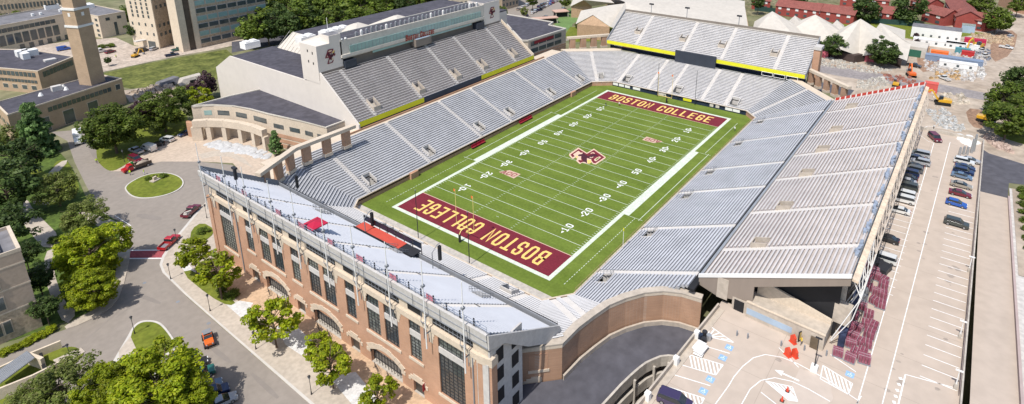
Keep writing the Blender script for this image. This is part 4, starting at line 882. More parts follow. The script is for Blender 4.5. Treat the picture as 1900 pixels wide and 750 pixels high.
for i in range(16):
    y0 = YR0+(YR1-YR0)*(i+.12)/16; y1 = YR0+(YR1-YR0)*(i+.88)/16; mb = MB(); mb.extr([(61.5, y0, zl(y0)+.3), (61.5, y1, zl(y1)+.3), (61.5, y1, zl(y1)+1.2), (61.5, y0, zl(y0)+1.2)], (.07, 0, 0)); mb.build('sign_panel', mat('red_sign', (.42, .05, .035), .6, .1, 1), t)
# ================================================================ COLONNADES
def colonnade(label, pts, ztop, zb, pw=2.2, pd=1.3, nper=None, th=.95, wide=1.6):
    t = thing('colonnade', label, 'colonnade', group='brick colonnades at the corners of the bowl')
    for i, (a_, b_) in enumerate(zip(pts, pts[1:])):
        a_, b_ = Vector(a_), Vector(b_); u_ = (b_-a_).normalized(); n_ = Vector((-u_.y, u_.x))*wide/2
        mb = MB(); e0 = u_*(wide/2 if i else 0); mb.prism([a_-n_-e0, b_-n_, b_+n_, a_+n_-e0], ztop-th+i*.004, ztop+i*.004); mb.build('beam', M['precast'], t)
        L_ = (b_-a_).length; k = nper[i]
        for j in range(k):
            c = a_+u_*(L_*(j+.5)/k); mb = MB(); mb.obox(c, pw, pd, zb, ztop-th, math.atan2(u_.y, u_.x)); mb.build('pier', M['brick_d'], t)
            mb = MB(); mb.obox(c, pw+.3, pd+.3, zb, zb+.9, math.atan2(u_.y, u_.x)); mb.build('pier_base', M['precast'], t)
    return t
P = [A(478, 325, 14.5).xy, A(546, 273, 15).xy, A(657, 231, 15).xy]
colonnade('cream and brick colonnade at the near left corner of the bowl', P, 15, 8.9, nper=[3, 3])
P = [A(1052, 69, 14.3).xy, A(1131, 63, 14.3).xy]; colonnade('brick colonnade at the far left corner of the bowl', P, 14.3, 8.2, nper=[4], pw=2.6)
P = [A(1499, 126, 14).xy, A(1577, 161, 14).xy]; colonnade('brick colonnade at the far right corner of the bowl', P, 14, 8.2, nper=[5], pw=1.9)
# ================================================================ GROUND, ROADS, WALKS
def gsheet(name, rects, z, m):
    mb = MB()
    for x0, x1, y0, y1 in rects: mb.quad((x0, y0, z), (x1, y0, z), (x1, y1, z), (x0, y1, z))
    return struct(name, mb, m)
HX0, HX1, HY0, HY1 = -110, -57.5, -70, -49
gsheet('ground', [(-1500, 3000, HY1, 3000), (-1500, 3000, -1500, HY0), (-1500, HX0, HY0, HY1), (HX1, 3000, HY0, HY1)], 0, M['ground'])
sheet('road', pxs([(-60, 700), (0, 655), (120, 612), (196, 575), (222, 545), (232, 470), (243, 432), (235, 415), (190, 398), (160, 345), (138, 300), (125, 262), (95, 245), (160, 240), (215, 262), (262, 258), (360, 238), (365, 262), (370, 300), (430, 306), (470, 330), (400, 400), (330, 470), (305, 500), (345, 550), (620, 790), (330, 800), (-60, 800)]), .012, M['asph'])
# sidewalks and plaza by the facade (raised behind a kerb)
sheet('sidewalk', pxs([(386, 372), (372, 385), (345, 418), (318, 450), (301, 476), (296, 492), (302, 507), (345, 549), (400, 597), (620, 790), (880, 790), (480, 520), (430, 480), (400, 400)]), .13, M['walk'], kerb=.13)
sheet('kerb_line', pxs([(372, 385), (345, 418), (318, 450), (301, 476), (296, 492), (302, 507), (345, 549), (400, 597), (620, 790), (630, 790), (405, 597), (349, 548), (307, 506), (301, 492), (306, 477), (322, 452), (348, 420), (375, 387)]), .134, M['kerb'])
sheet('plaza', [(XF+.5, 41), (XF+.5, -42), (-84, -42), (-84, -60), (-104, -60), (-99.3, -42), (-99.2, 20), (-98.2, 40)], .138, M['plaza'])
sheet('concourse_floor', [(XF, 41), (XF, -41), (-60, -41), (-60, 41)], .145, M['conc'])
for k, L_ in enumerate(([(420, 566), (445, 558), (470, 562), (462, 575), (475, 582), (448, 590)], [(512, 606), (545, 600), (578, 632), (560, 660), (530, 640)], [(612, 700), (660, 690), (700, 740), (720, 760), (670, 770), (640, 735)], [(335, 492), (352, 492), (362, 505), (345, 508)])):
    sheet('concrete_pad', pxs(L_, .14), .142, mat('pale_pad', (.56, .55, .54), .9, .12, 2, scale2=.4))
# plaza and drive by the curved building
sheet('plaza', pxs([(262, 258), (365, 238), (372, 215), (420, 235), (520, 262), (500, 320), (470, 345), (432, 303), (372, 300), (300, 300), (250, 310), (222, 318), (205, 318)]), .016, mat('tan_drive', (.47, .38, .30), .92, .1, 6, scale2=1))
sheet('path', pxs([(368, 287), (395, 280), (425, 281), (452, 293), (470, 312), (450, 302), (425, 291), (400, 290), (375, 295)]), .03, M['walk'])
# roundabout island
ring = [(231, 353), (233, 346), (243, 338), (264, 327), (291, 321), (318, 322), (337, 330), (343, 341), (334, 353), (308, 364), (272, 370), (245, 367)]
P = pxs(ring); cx_ = sum(p.x for p in P)/len(P); cy_ = sum(p.y for p in P)/len(P)
def smooth(P, it=2):
    P = [Vector(p) for p in P]
    for _ in range(it): P = [q for i in range(len(P)) for q in (P[i]*.75+P[(i+1) % len(P)]*.25, P[i]*.25+P[(i+1) % len(P)]*.75)]
    return P
P = smooth(P); sheet('island_kerb', P, .2, M['kerb'], kerb=.2); c = Vector((cx_, cy_))
sheet('island_lawn', [c+(p-c)*.955 for p in P], .206, M['lawn'])
# lawns
def lawn(L_, z=.1, m='lawn', nm='lawn', sm=True, kerb=.1): sheet(nm, smooth(pxs(L_, z), 2) if sm else pxs(L_, z), z, M[m], kerb=kerb)
lawn([(178, 292), (186, 306), (206, 320), (232, 306), (262, 286), (300, 262), (352, 240), (345, 205), (300, 195), (230, 205), (180, 240)])
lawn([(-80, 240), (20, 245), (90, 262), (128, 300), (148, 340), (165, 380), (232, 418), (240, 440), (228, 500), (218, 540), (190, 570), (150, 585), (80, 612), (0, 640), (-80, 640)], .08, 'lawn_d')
lawn([(100, 300), (125, 295), (140, 330), (150, 352), (120, 370), (96, 330)], .09, 'lawn')  # sunlit part of the lawn, laid in the brighter grass colour
lawn([(60, 310), (98, 325), (70, 345), (50, 335)], .09, 'lawn')
for L_ in ([(30, 372), (50, 368), (62, 390), (118, 445), (86, 464), (62, 440), (32, 400)], [(82, 468), (104, 460), (98, 500), (118, 560), (145, 580), (120, 605), (98, 560), (84, 520)], [(110, 300), (130, 296), (100, 328), (82, 330)], [(222, 430), (243, 424), (243, 470), (226, 545), (200, 578), (125, 612), (118, 604), (190, 566), (210, 540), (218, 480)], [(60, 370), (110, 372), (100, 380), (62, 380)], [(140, 390), (200, 404), (243, 425), (228, 440), (160, 410)]):
    sheet('footpath', smooth(pxs(L_, .12), 1), .12, M['walk'], kerb=.12)
lawn([(243, 620), (250, 606), (264, 597), (286, 597), (302, 606), (326, 640), (316, 652), (300, 660), (250, 780), (150, 780), (222, 690), (240, 652)], .12)
sheet('kerb_line', smooth(pxs([(238, 622), (247, 604), (262, 594), (288, 594), (305, 603), (331, 641), (318, 656), (300, 665), (255, 800), (140, 800), (160, 760), (215, 660)], .115), 2), .115, M['kerb'], kerb=.11)
sheet('footpath', pxs([(220, 652), (242, 624), (256, 655), (240, 668), (222, 672)], .126), .13, M['walk'])
lawn([(80, 658), (130, 640), (158, 652), (150, 665), (110, 700), (60, 730), (-60, 800), (-60, 700)], .1)
sheet('footpath', pxs([(98, 668), (150, 645), (158, 652), (112, 682)], .13), .13, M['walk'], kerb=.1)
# crossing
for k_, L_ in enumerate(([(395, 640), (430, 668), (425, 676), (388, 648)], [(470, 690), (520, 735), (512, 742), (464, 697)], [(250, 540), (300, 560), (296, 566), (246, 547)], [(160, 270), (185, 275), (190, 300), (176, 298)], [(255, 395), (300, 402), (300, 410), (252, 404)])): sheet('asphalt_patch', smooth(pxs(L_, .02), 1), .016+k_*.0001, mat('patched_asphalt', (.235, .206, .182), .92, .08, 4))
for u, v in ((387, 600), (199, 523), (330, 560), (268, 525), (410, 415), (470, 655)):
    p = A(u, v, .02); mb = MB(); mb.tube((p.x, p.y, .012), (p.x, p.y, .024), .38, 12); struct('manhole_cover', mb, M['grey_m'])
mb = MB()
for (a0, b0) in (((330, 520), (560, 735)), ((352, 530), (590, 742)), ((240, 560), (150, 640)), ((215, 590), (255, 560))):
    p, q = A(*a0, .0), A(*b0, .0); d = (q-p).normalized(); n_ = Vector((-d.y, d.x, 0))*.22; o_ = Vector((0, 0, .0145)); mb.quad(p-n_+o_, q-n_+o_, q+n_+o_, p+n_+o_)
struct('tyre_track', mb, mat('tyre_track', (.245, .214, .188), .92, .06, 3))
sheet('red_crossing', pxs([(232, 466), (312, 465), (306, 478), (231, 479)]), .018, mat('maroon_crossing', (.30, .07, .08), .9, .15, 2, scale2=.4))
mb = MB()
def pline(mb, a_, b_, w, z=0, dz=.02):
    a_, b_ = A(*a_, z), A(*b_, z); d = (b_-a_).normalized(); n_ = Vector((-d.y, d.x, 0))*w/2; o = Vector((0, 0, dz)); mb.quad(a_-n_+o, b_-n_+o, b_+n_+o, a_+n_+o)
pline(mb, (232, 465), (312, 464), .35); pline(mb, (231, 480), (305, 479.5), .35)
for i in range(8): pline(mb, (184+i*7.2, 403+i*3.6), (196+i*7, 397+i*4.6), .3)
pline(mb, (245, 423), (242, 447), .15); pline(mb, (213, 400), (243, 419), .15)
pline(mb, (352, 663), (372, 676), .3); pline(mb, (360, 696), (378, 690), .2)
mb.m = [0]*len(mb.f); struct('road_markings', mb, M['paint'])
# upper left: building yard, plaza, grass bank
sheet('construction_yard', pxs([(165, 128), (185, 135), (245, 122), (330, 104), (400, 92), (470, 76), (540, 66), (500, 48), (430, 62), (395, 78), (330, 84), (250, 86), (215, 70), (150, 75), (60, 85), (60, 110)]), .03, mat('dusty_paving', (.42, .35, .29), .92, .2, 8, scale2=1.5))
sheet('grass_bank', pxs([(190, 137), (245, 124), (330, 107), (420, 92), (440, 110), (405, 145), (380, 160), (310, 158), (243, 165), (228, 162)]), .045, M['meadow'])
sheet('dirt_patch', pxs([(228, 168), (300, 160), (345, 165), (370, 170), (355, 190), (300, 185), (240, 190)]), .05, M['dirt'])
sheet('road', pxs([(430, 78), (640, 52), (645, 60), (430, 98)]), .06, M['asph_d'])
# top: car park, turf courts, lawns, roads
sheet('car_park', pxs([(915, 62), (905, 30), (985, -12), (1050, -20), (1040, 20), (1010, 62), (1060, 75), (990, 80)]), .03, M['asph'])
sheet('sports_court', pxs([(1025, 62), (1036, 25), (1075, 8), (1085, 30), (1062, 45), (1060, 56)]), .05, mat('green_court', (.13, .21, .07), .9, .15, 5, scale2=1))
lawn([(1046, 68), (1058, 50), (1140, 50), (1135, 75), (1060, 78)], .08, 'lawn', sm=False)
sheet('grass_bank', pxs([(1560, 50), (1560, 32), (1700, 48), (1830, 62), (1720, 78)]), .04, M['lawn'])
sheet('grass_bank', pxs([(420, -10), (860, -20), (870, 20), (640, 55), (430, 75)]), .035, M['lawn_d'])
sheet('campus_lawn', pxs([(1260, 20), (1290, -14), (1960, -14), (1960, 30), (1760, 30), (1560, 42)]), .02, mat('patchy_lawn', (.11, .13, .04), .95, .35, 12, scale2=2, col2=(.26, .22, .14)))
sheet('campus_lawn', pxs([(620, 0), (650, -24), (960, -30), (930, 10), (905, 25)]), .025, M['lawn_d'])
# right: building site
sheet('building_site', pxs([(1480, 100), (1560, 100), (1700, 60), (1830, 20), (1960, 20), (1960, 330), (1870, 330), (1800, 270), (1700, 262), (1560, 190)]), .03, M['dirt'])
sheet('road', pxs([(1508, 118), (1600, 131), (1700, 148), (1840, 175), (1835, 188), (1700, 164), (1560, 142), (1500, 130)]), .05, mat('dusty_road', (.25, .225, .22), .92, .15, 6, scale2=1.2))
sheet('road', pxs([(1505, 148), (1585, 168), (1575, 180), (1500, 165)]), .055, M['asph_d'])
sheet('road', pxs([(1800, 262), (1835, 285), (1900, 305), (1960, 318), (1960, 350), (1872, 340), (1866, 410), (1810, 385)]), .06, M['asph_d'])
lawn([(1840, 248), (1880, 262), (1960, 285), (1960, 260), (1850, 235)], .09, 'lawn')
# ================================================================ RAMP AND PARKING DECK
W = [(p.x, p.y) for p in [A(u, v, 3.2) for u, v in ((1060, 806), (1090, 775), (1115, 750), (1150, 712), (1172, 691), (1185, 680), (1197, 671), (1210, 665), (1225, 659), (1240, 657.5), (1257, 659), (1275, 665))]]
out_ = [Vector(p) for p in CURVE]; rp = offs(out_, -.35)
poly = [(-100, -44)]+[tuple(p) for p in rp]+[(-53.2, -66), (-62, -66), (-62.3, -62)]+W[::-1]+[(-100, -51.5)]
sheet('ramp_road', poly, 2.2, M['asph_d'])
t = thing('garage_ramp', 'curving dark garage ramp with concrete parapets and two lower levels showing in its core', 'ramp')
mb = MB(); rp2 = offs(out_, -.75)
for i in range(1, len(rp)-1): mb.prism([rp[i], rp[i+1], rp2[i+1], rp2[i]], 2.2, 3.1)
mb.build('outer_parapet', M['walk'], t)
wv = [Vector(p) for p in W]; wi = offs(wv, -.35)
for j, (z0, z1) in enumerate(((1.1, 3.2), (-1.9, .1), (-4.9, -3.0))):
    sh = offs(wv, -.35*j-.02); si = offs(wv, -.35*j-.4); mb = MB()
    for i in range(len(wv)-1): mb.prism([sh[i], sh[i+1], si[i+1], si[i]], z0, z1)
    mb.build('inner_parapet', M['conc'], t)
    if j:
        so = offs(wv, 4); mb = MB()
        for i in range(len(wv)-1): mb.prism([so[i], so[i+1], sh[i+1], sh[i]], z0-.1, z0+.2)
        mb.build('lower_ramp_floor', M['conc'], t)
for k_ in (2, 4, 7, 9): 
    p = offs(wv, -.75)[k_]; mb = MB(); mb.box(p.x-.2, p.x+.2, p.y-.2, p.y+.2, -7, 2.1); mb.build('column', M['conc'], t)
mb = MB(); mb.quad((HX0, HY0, -7.5), (HX1, HY0, -7.5), (HX1, HY1, -7.5), (HX0, HY1, -7.5)); mb.build('pit_floor', M['conc'], t)
mb = MB(); mb.add([(HX0, HY1, -7.5), (HX1, HY1, -7.5), (HX1, HY1, 0), (HX0, HY1, 0), (HX1, HY0, -7.5), (HX1, HY0, 0), (HX0, HY0, -7.5), (HX0, HY0, 0)], [(0, 1, 2, 3), (1, 4, 5, 2), (4, 6, 7, 5), (6, 0, 3, 7)]); mb.build('pit_wall', M['conc'], t)
# parking deck (the upper level of a garage)
ZD = 8.0
LE = [A(1332, 562, ZD+1).xy, A(1180, 750, ZD+1).xy]; dl = (LE[1]-LE[0]).normalized(); LE.append(LE[1]+dl*30)
t = thing('parking_deck', 'rooftop parking deck of pale concrete with painted stalls, beside the stadium', 'parking garage'); TD = t
dk = [(-50.2, LE[0].y), tuple(LE[0]), tuple(LE[2]), (LE[2].x, -97.2), (62.5, -97.2), (62.5, -64), (-50.2, -64)]
mb = MB(); vs, fs = tri_sheet(dk, ZD); mb.add(vs, fs); mb.add([(p[0], p[1], ZD) for p in dk]+[(p[0], p[1], ZD-1) for p in dk], [(i, (i+1) % 7, 7+(i+1) % 7, 7+i) for i in range(7)]); mb.build('deck_slab', M['deckc'], t)
mb = MB(); mb.box(LE[2].x, 62.4, -97, -64, 0, 7.0); mb.build('garage_body', M['conc'], t)
nd = Vector((-dl.y, dl.x)); nd = nd if nd.y < 0 else -nd
mb = MB(); mb.prism([LE[0], LE[2], LE[2]+nd*.3, LE[0]+nd*.3], ZD-1, ZD+1.0); mb.build('edge_parapet', M['walk'], t)
mb = MB(); mb.prism([LE[0]+nd*.3, LE[2]+nd*.3, LE[2]+nd*1.4, LE[0]+nd*1.4], ZD, ZD+.1); mb.build('kerb_strip', M['walk'], t)
for s in (9.5, 17, 26):
    p = LE[0]+dl*s+nd*.5; mb = MB(); mb.obox(p, .8, .8, ZD, ZD+1.5, math.atan2(dl.y, dl.x)); mb.build('bollard_post', M['white_m'], t)
mb = MB(); mb.box(-60, 62.4, -97.2, -96.95, ZD, ZD+1.0); mb.build('edge_parapet', M['conc'], t)
mb = MB(); rail(mb, [(-50, -96.8, ZD), (60, -96.8, ZD)], 1.2, 2.7, .05); mb.build('railing', mat('rusty_grey_rail', (.30, .24, .22), .7, .3, 2), t)
mb = MB(); mb.box(62.1, 62.4, -97, -64, ZD, ZD+1.0); mb.build('end_parapet', M['conc'], t)
# exit ramp going down beyond the deck
mb = MB(); mb.add([(-140, -98.2, 8), (-50, -98.2, 8), (45, -98.2, .1), (45, -104.2, .1), (-50, -104.2, 8), (-140, -104.2, 8)], [(5, 4, 1, 0), (4, 3, 2, 1)]); struct('exit_ramp_road', mb, M['deckc'])
t = thing('retaining_wall', 'pale kerb wall along the outer edge of the sloping exit road', 'retaining wall')
mb = MB(); mb.hexa([(-140, -104.6, 0), (-50, -104.6, 0), (-50, -104.2, 0), (-140, -104.2, 0)], [(-140, -104.6, 8.9), (-50, -104.6, 8.9), (-50, -104.2, 8.9), (-140, -104.2, 8.9)]); mb.hexa([(-50, -104.6, 0), (45, -104.6, 0), (45, -104.2, 0), (-50, -104.2, 0)], [(-50, -104.6, 8.9), (45, -104.6, .8), (45, -104.2, .8), (-50, -104.2, 8.9)]); mb.build('wall', mat('pinkish_concrete', (.42, .33, .31), .9, .1, 4), t)
gsheet('sidewalk', [(-140, 48, -112, -104.6)], .02, M['walk']) if False else None
mb = MB(); mb.add([(-140, -104.6, 8), (-50, -104.6, 8), (52, -104.6, .1), (52, -111, .1), (-50, -111, 8), (-140, -111, 8)], [(5, 4, 1, 0), (4, 3, 2, 1)]); struct('raised_verge', mb, mat('pale_verge', (.52, .49, .46), .9, .12, 5, scale2=1))
# stall lines and other paint on the deck (real sheets a few mm up)
mb = MB()
for i in range(17): 
    x = -53.2+i*2.76+0; pass
def dline(a_, b_, w=.14, dz=.012): pline(mb, a_, b_, w, ZD, dz)
xr = A(1758.7, 718.5, ZD).x
for i in range(24):
    x = xr+i*2.74
    if x < 58: mb.quad((x-.07, -96.6, ZD+.012), (x+.07, -96.6, ZD+.012), (x+.07, -91.7, ZD+.012), (x-.07, -91.7, ZD+.012))
for i in range(20):
    x = -30+i*2.74
    if x < 42: mb.quad((x-.07, -85.6, ZD+.012), (x+.07, -85.6, ZD+.012), (x+.07, -80.6, ZD+.012), (x-.07, -80.6, ZD+.012))
dline((1733, 265), (1590, 750)); dline((1763, 264), (1637, 750)); 
dline((1680, 695), (1768, 719)); dline((1680, 695), (1655, 800), .2)
for i in range(5): dline((1668-i*3, 702+i*11), (1674-i*3, 703+i*11), .5)
for L_ in ([(1320, 760), (1352, 716), (1362, 699), (1378, 680), (1398, 664), (1420, 658), (1450, 663), (1480, 675), (1512, 692), (1540, 708), (1590, 742)], [(1375, 752), (1392, 722), (1412, 706), (1438, 701), (1470, 708), (1500, 722), (1540, 745)], [(1445, 645), (1482, 682)], [(1588, 752), (1598, 735)], [(1733, 266), (1722, 262), (1706, 250), (1707, 240), (1722, 234), (1760, 240)]):
    for a_, b_ in zip(L_, L_[1:]): dline(a_, b_, .13)
def hatch(P, n, w=.22):
    q = [A(u, v, ZD) for u, v in P]; o = Vector((0, 0, .012))
    def ln(a_, b_, w_):
        d = (b_-a_).normalized(); n_ = Vector((-d.y, d.x, 0))*w_/2; mb.quad(a_-n_+o, b_-n_+o, b_+n_+o, a_+n_+o)
    for i in range(4): ln(q[i], q[(i+1) % 4], .14)
    o = Vector((0, 0, .016))
    for i in range(n):
        f0 = (i+.25)/n; f1 = (i+.25)/n+.30; e_ = min(1, f1); k_ = (e_-f0)/(f1-f0)
        ln(q[0].lerp(q[1], f0), q[0].lerp(q[1], f0).lerp(q[3].lerp(q[2], f1), k_), w)
hatch([(1314, 603), (1362, 636), (1320, 626), (1311, 620)], 5); hatch([(1278, 658), (1342, 677), (1328, 696), (1264, 677)], 9); hatch([(1240, 718), (1307, 739), (1295, 762), (1226, 742)], 9)
hatch([(1420, 707), (1470, 718), (1480, 745), (1462, 742)], 6); hatch([(1527, 678), (1582, 712), (1574, 732), (1522, 703)], 7)
for a_, b_ in (((1300, 640), (1354, 656)), ((1252, 696), (1318, 716)), ((1541, 658), (1588, 690)), ((1412, 728), (1440, 750))): dline(a_, b_, .14)
for q in (([(1462, 694), (1468, 700), (1456, 696)]), ): pass
p = A(1463, 698, ZD); mb.add([(p.x-.6, p.y+.9, ZD+.012), (p.x+.6, p.y+.9, ZD+.012), (p.x, p.y+2.1, ZD+.012)], [(0, 1, 2)]); mb.quad((p.x-.15, p.y-1.6, ZD+.012), (p.x+.15, p.y-1.6, ZD+.012), (p.x+.15, p.y+.9, ZD+.012), (p.x-.15, p.y+.9, ZD+.012))
struct('deck_markings', mb, M['paint'])
# accessible-stall symbols
bm1 = MB(); bm2 = MB(); 
for u, v, rz in ((1353, 645, 0), (1341, 664, 0), (1318, 704, 0), (1305, 726, 0), (1577, 695, 0)):
    p = A(u, v, ZD); bm1.obox(p, 1.2, 1.2, ZD+.001, ZD+.014, 0)
    f = lambda a_, b_, k=0: (p.x+b_*.42, p.y+a_*.42, ZD+.018+k)
    ribbon(bm2, [(-.2, .7), (-.2, .1), (.4, .1), (.7, -.6)], .18, f); ribbon(bm2, [(-.5, .1), (-.75, -.35), (-.35, -.85), (.2, -.6)], .14, f, .002); bm2.add([f(-.35, .8), f(-.05, .8), f(-.05, 1.05), f(-.35, 1.05)], [(0, 1, 2, 3)])
struct('stall_symbol_ground', bm1, mat('blue_paint', (.24, .40, .64), .8, .1, 1)); struct('stall_symbol', bm2, M['paint'])
# pale sheet for the mist on the deck is laid further down
# service block under the near end of the right deck
t = thing('service_block', 'low concrete service block with a blue glass strip beside the deck paint', 'service building')
q = [A(1352, 562, ZD), A(1383, 587, ZD), A(1466, 622, ZD), A(1524, 655, ZD), A(1545, 600, ZD)]
a_, b_ = A(1383, 587, ZD).xy, A(1526, 652, ZD).xy; uu = (b_-a_).normalized(); nn_ = Vector((-uu.y, uu.x)); nn_ = nn_ if nn_.x > 0 else -nn_
def sb(s, d): p = a_+uu*s+nn_*d; return (p.x, p.y)
L_ = (b_-a_).length; hb = 3.0
mb = MB(); mb.prism([sb(0, 0), sb(L_, 0), sb(L_, 7), sb(0, 7)], ZD, ZD+hb); mb.build('wall', M['walk'], t)
mb = MB(); mb.prism([sb(-2.8, .5), sb(-.01, .5), sb(-.01, 5), sb(-2.8, 5)], ZD, ZD+2.5); mb.build('side_wall', M['walk'], t)
mb = MB(); mb.prism([sb(-2.4, .45), sb(-.6, .45), sb(-.6, .49), sb(-2.4, .49)], ZD+.003, ZD+2.2); mb.build('doorway', M['dark'], t)
mb = MB(); mb.prism([sb(.1, -.05), sb(7.9, -.05), sb(7.9, -.01), sb(.1, -.01)], ZD+.7, ZD+1.9); mb.build('window', M['glass_b'], t)
mb = MB(); mb.prism([sb(-.1, -.12), sb(L_+.1, -.12), sb(L_+.1, .25), sb(-.1, .25)], ZD+hb, ZD+hb+.2); mb.build('coping', M['precast'], t)
mb = MB(); mb.prism([sb(.5, 3.4), sb(L_, 3.4), sb(L_, 3.8), sb(.5, 3.8)], [ZD+hb]*4, [ZD+hb+3.2, ZD+hb+.9, ZD+hb+.9, ZD+hb+3.2]); mb.build('stepped_wall', M['precast'], t)
mb = MB(); mb.prism([sb(11.0, -.4), sb(12.2, -.4), sb(12.2, -.05), sb(11.0, -.05)], ZD, ZD+2.1); mb.build('doorway', mat('door_brown', (.12, .09, .06), .6, .2, 1), t)
mb = MB(); mb.prism([sb(12.8, 4.6), sb(15.4, 4.6), sb(15.4, 6.0), sb(12.8, 6.0)], ZD+hb, ZD+hb+3.6); mb.build('stair_tower', M['walk'], t)
# dark strip of stored covers behind the service block under the stand
mb = MB(); mb.box(-50, -30, -80.9, -79.9, ZD, ZD+2.5)
tag(mb.build('tarpaulin', mat('dark_blue_tarp', (.03, .04, .08), .6, .6, 1.2)), 'dark blue tarpaulin screen along the foot of the tan bleachers', 'tarpaulin')
# ================================================================ BUILDINGS
def bwin(t, a_, b_, z0, z1, n, m='glass', wf=.6, frame=None, name='window', s0=0, s1=1, dep=.12, cen=None):
    a_, b_ = Vector(a_), Vector(b_); u_ = (b_-a_); L_ = u_.length; u_.normalize(); n_ = Vector((u_.y, -u_.x)); 
    if cen is not None and n_.dot((a_+b_)/2-Vector(cen)) < 0: n_ = -n_
    out = []
    for i in range(n):
        f0 = s0+(s1-s0)*(i+.5-wf/2)/n; f1 = s0+(s1-s0)*(i+.5+wf/2)/n
        p, q = a_+u_*L_*f0, a_+u_*L_*f1
        if frame:
            fm = MB(); g_ = .18
            fm.prism([p-u_*g_, q+u_*g_, q+u_*g_+n_*(dep*.5), p-u_*g_+n_*(dep*.5)], z0-g_, z1+g_); fo = fm.build('window_frame', M[frame], t)
            mb = MB(); mb.prism([p+n_*(dep*.5+.003), q+n_*(dep*.5+.003), q+n_*dep, p+n_*dep], z0, z1); mb.build('pane', M[m], fo)
        else:
            mb = MB(); mb.prism([p-n_*.05, q-n_*.05, q+n_*dep, p+n_*dep], z0, z1); mb.build(name, M[m], t)
def building(name, label, cat, P, z0, z1, wallm, roofm, par=.5, cap='precast', group=None):
    t = thing(name, label, cat, group=group); P = [Vector(p) for p in P]; c = sum(P, Vector((0, 0)))/len(P)
    mb = MB(); mb.prism(P, z0, z1); mb.build('wall', M[wallm], t)
    I = [c+(p-c)*(1-.5/max(1, (p-c).length)) for p in P]; mb = MB()
    for i in range(len(P)): j = (i+1) % len(P); mb.prism([P[i]+(P[i]-c).normalized()*.12, P[j]+(P[j]-c).normalized()*.12, I[j], I[i]], z1, z1+par)
    mb.build('parapet', M[cap], t); mb = MB(); vs, fs = tri_sheet([(p.x, p.y) for p in I], z1+.06); mb.add(vs, fs); mb.build('roof', M[roofm], t)
    return t, c, P
# near left stone block
b, h = HT((80, 606), (38, 465)); d1 = (A(0, 640)-b).xy.normalized(); d2 = Vector((-d1.y, d1.x)); 
if d2.y < 0: d2 = -d2
P = [b.xy, b.xy+d1*26, b.xy+d1*26+d2*11, b.xy+d2*11]
t, c, P = building('residence_hall', 'tan stone hall with paired windows at the left edge of the picture', 'building', P, 0, 17, 'stone', 'roof_g', .7)
M['wall_beige'] = mat('beige_upper_wall', (.42, .33, .26), .9, .06, 4, scale2=.6)
mb = MB(); mb.prism([p+(p-c).normalized()*.05 for p in P], 5.9, 16.98); mb.build('upper_wall', M['wall_beige'], t)
for z in (5.7, 10.2, 14.6): mb = MB(); mb.prism([p+(p-c).normalized()*.16 for p in P], z, z+.3); mb.build('string_course', M['precast'], t)
for zz in (1.6, 6.7, 10.9):
    for s in (.18, .235, .40, .455, .62, .675): bwin(t, P[0], P[1], zz, zz+2.5, 1, 'glass', .9, 'precast', s0=s-.022, s1=s+.022, dep=.22, cen=c)
mb = MB(); mb.prism([c+(p-c)*.8 for p in P], 17.1, 17.7); mb.build('roof_box', M['roof_g'], t)
P2 = [(A(0, 420, 14)).xy, A(16, 445, 14).xy]; 
# stone retaining walls by the garage entry bottom left
t = thing('entry_canopy', 'low walled entry with a ribbed grey metal roof at the bottom left corner', 'entrance')
def wpx(L_, z0, z1, th=.35):
    mb = MB(); pts = [A(u, v, z1).xy for u, v in L_]
    for a_, b_ in zip(pts, pts[1:]): u_ = (b_-a_).normalized(); n_ = Vector((-u_.y, u_.x))*th/2; mb.prism([a_-n_, b_-n_, b_+n_, a_+n_], z0, z1)
    return mb
wpx([(-20, 690), (50, 657), (112, 632)], 0, 1.6).build('wall', M['stone_l'], t); wpx([(-20, 728), (60, 696), (112, 670)], 0, 2.2).build('wall', M['stone_l'], t); wpx([(50, 655), (78, 665)], 0, 2.4, .6).build('wall', M['stone_l'], t)
q = [A(-20, 700, 2.6), A(50, 652, 2.6), A(64, 665, 2.6), A(0, 712, 2.6)]; mb = MB(); mb.prism([p.xy for p in q], 2.5, 2.7)
for i in range(8): f = (i+.5)/8; mb.tube(q[0].lerp(q[3], f)+Vector((0, 0, .12)), q[1].lerp(q[2], f)+Vector((0, 0, .12)), .06, 4)
mb.build('metal_roof', M['steel'], t); wpx([(75, 655), (78, 672), (86, 690)], 0, 1.2, .5).build('planter', M['dark'], t)
# curved-front building by the arena
t = thing('curved_front_building', 'low tan building with a dark flat roof and a curved arcade in front', 'building')
H_ = 11.0
rf = [A(u, v, H_) for u, v in ((503, 162), (640, 212), (657, 219), (606, 238), (560, 226), (500, 213), (462, 203), (430, 197), (395, 195), (372, 196), (355, 198), (430, 178))]
P = [p.xy for p in rf]; mb = MB(); vs, fs = tri_sheet([(p.x, p.y) for p in P], H_); mb.add(vs, fs); mb.build('roof', M['roof_d'], t)
n = len(P); mb = MB(); mb.add([(p.x, p.y, 0) for p in P]+[(p.x, p.y, H_-.01) for p in P], [(i, (i+1) % n, n+(i+1) % n, n+i) for i in range(n)]); mb.build('wall', M['precast'], t)
mb = MB(); cc = sum(P, Vector((0, 0)))/n
for i in range(n): j = (i+1) % n; mb.prism([P[i], P[j], P[j]+(cc-P[j]).normalized()*.5, P[i]+(cc-P[i]).normalized()*.5], H_-.3, H_+.35)
mb.build('parapet', M['cream_p'], t)
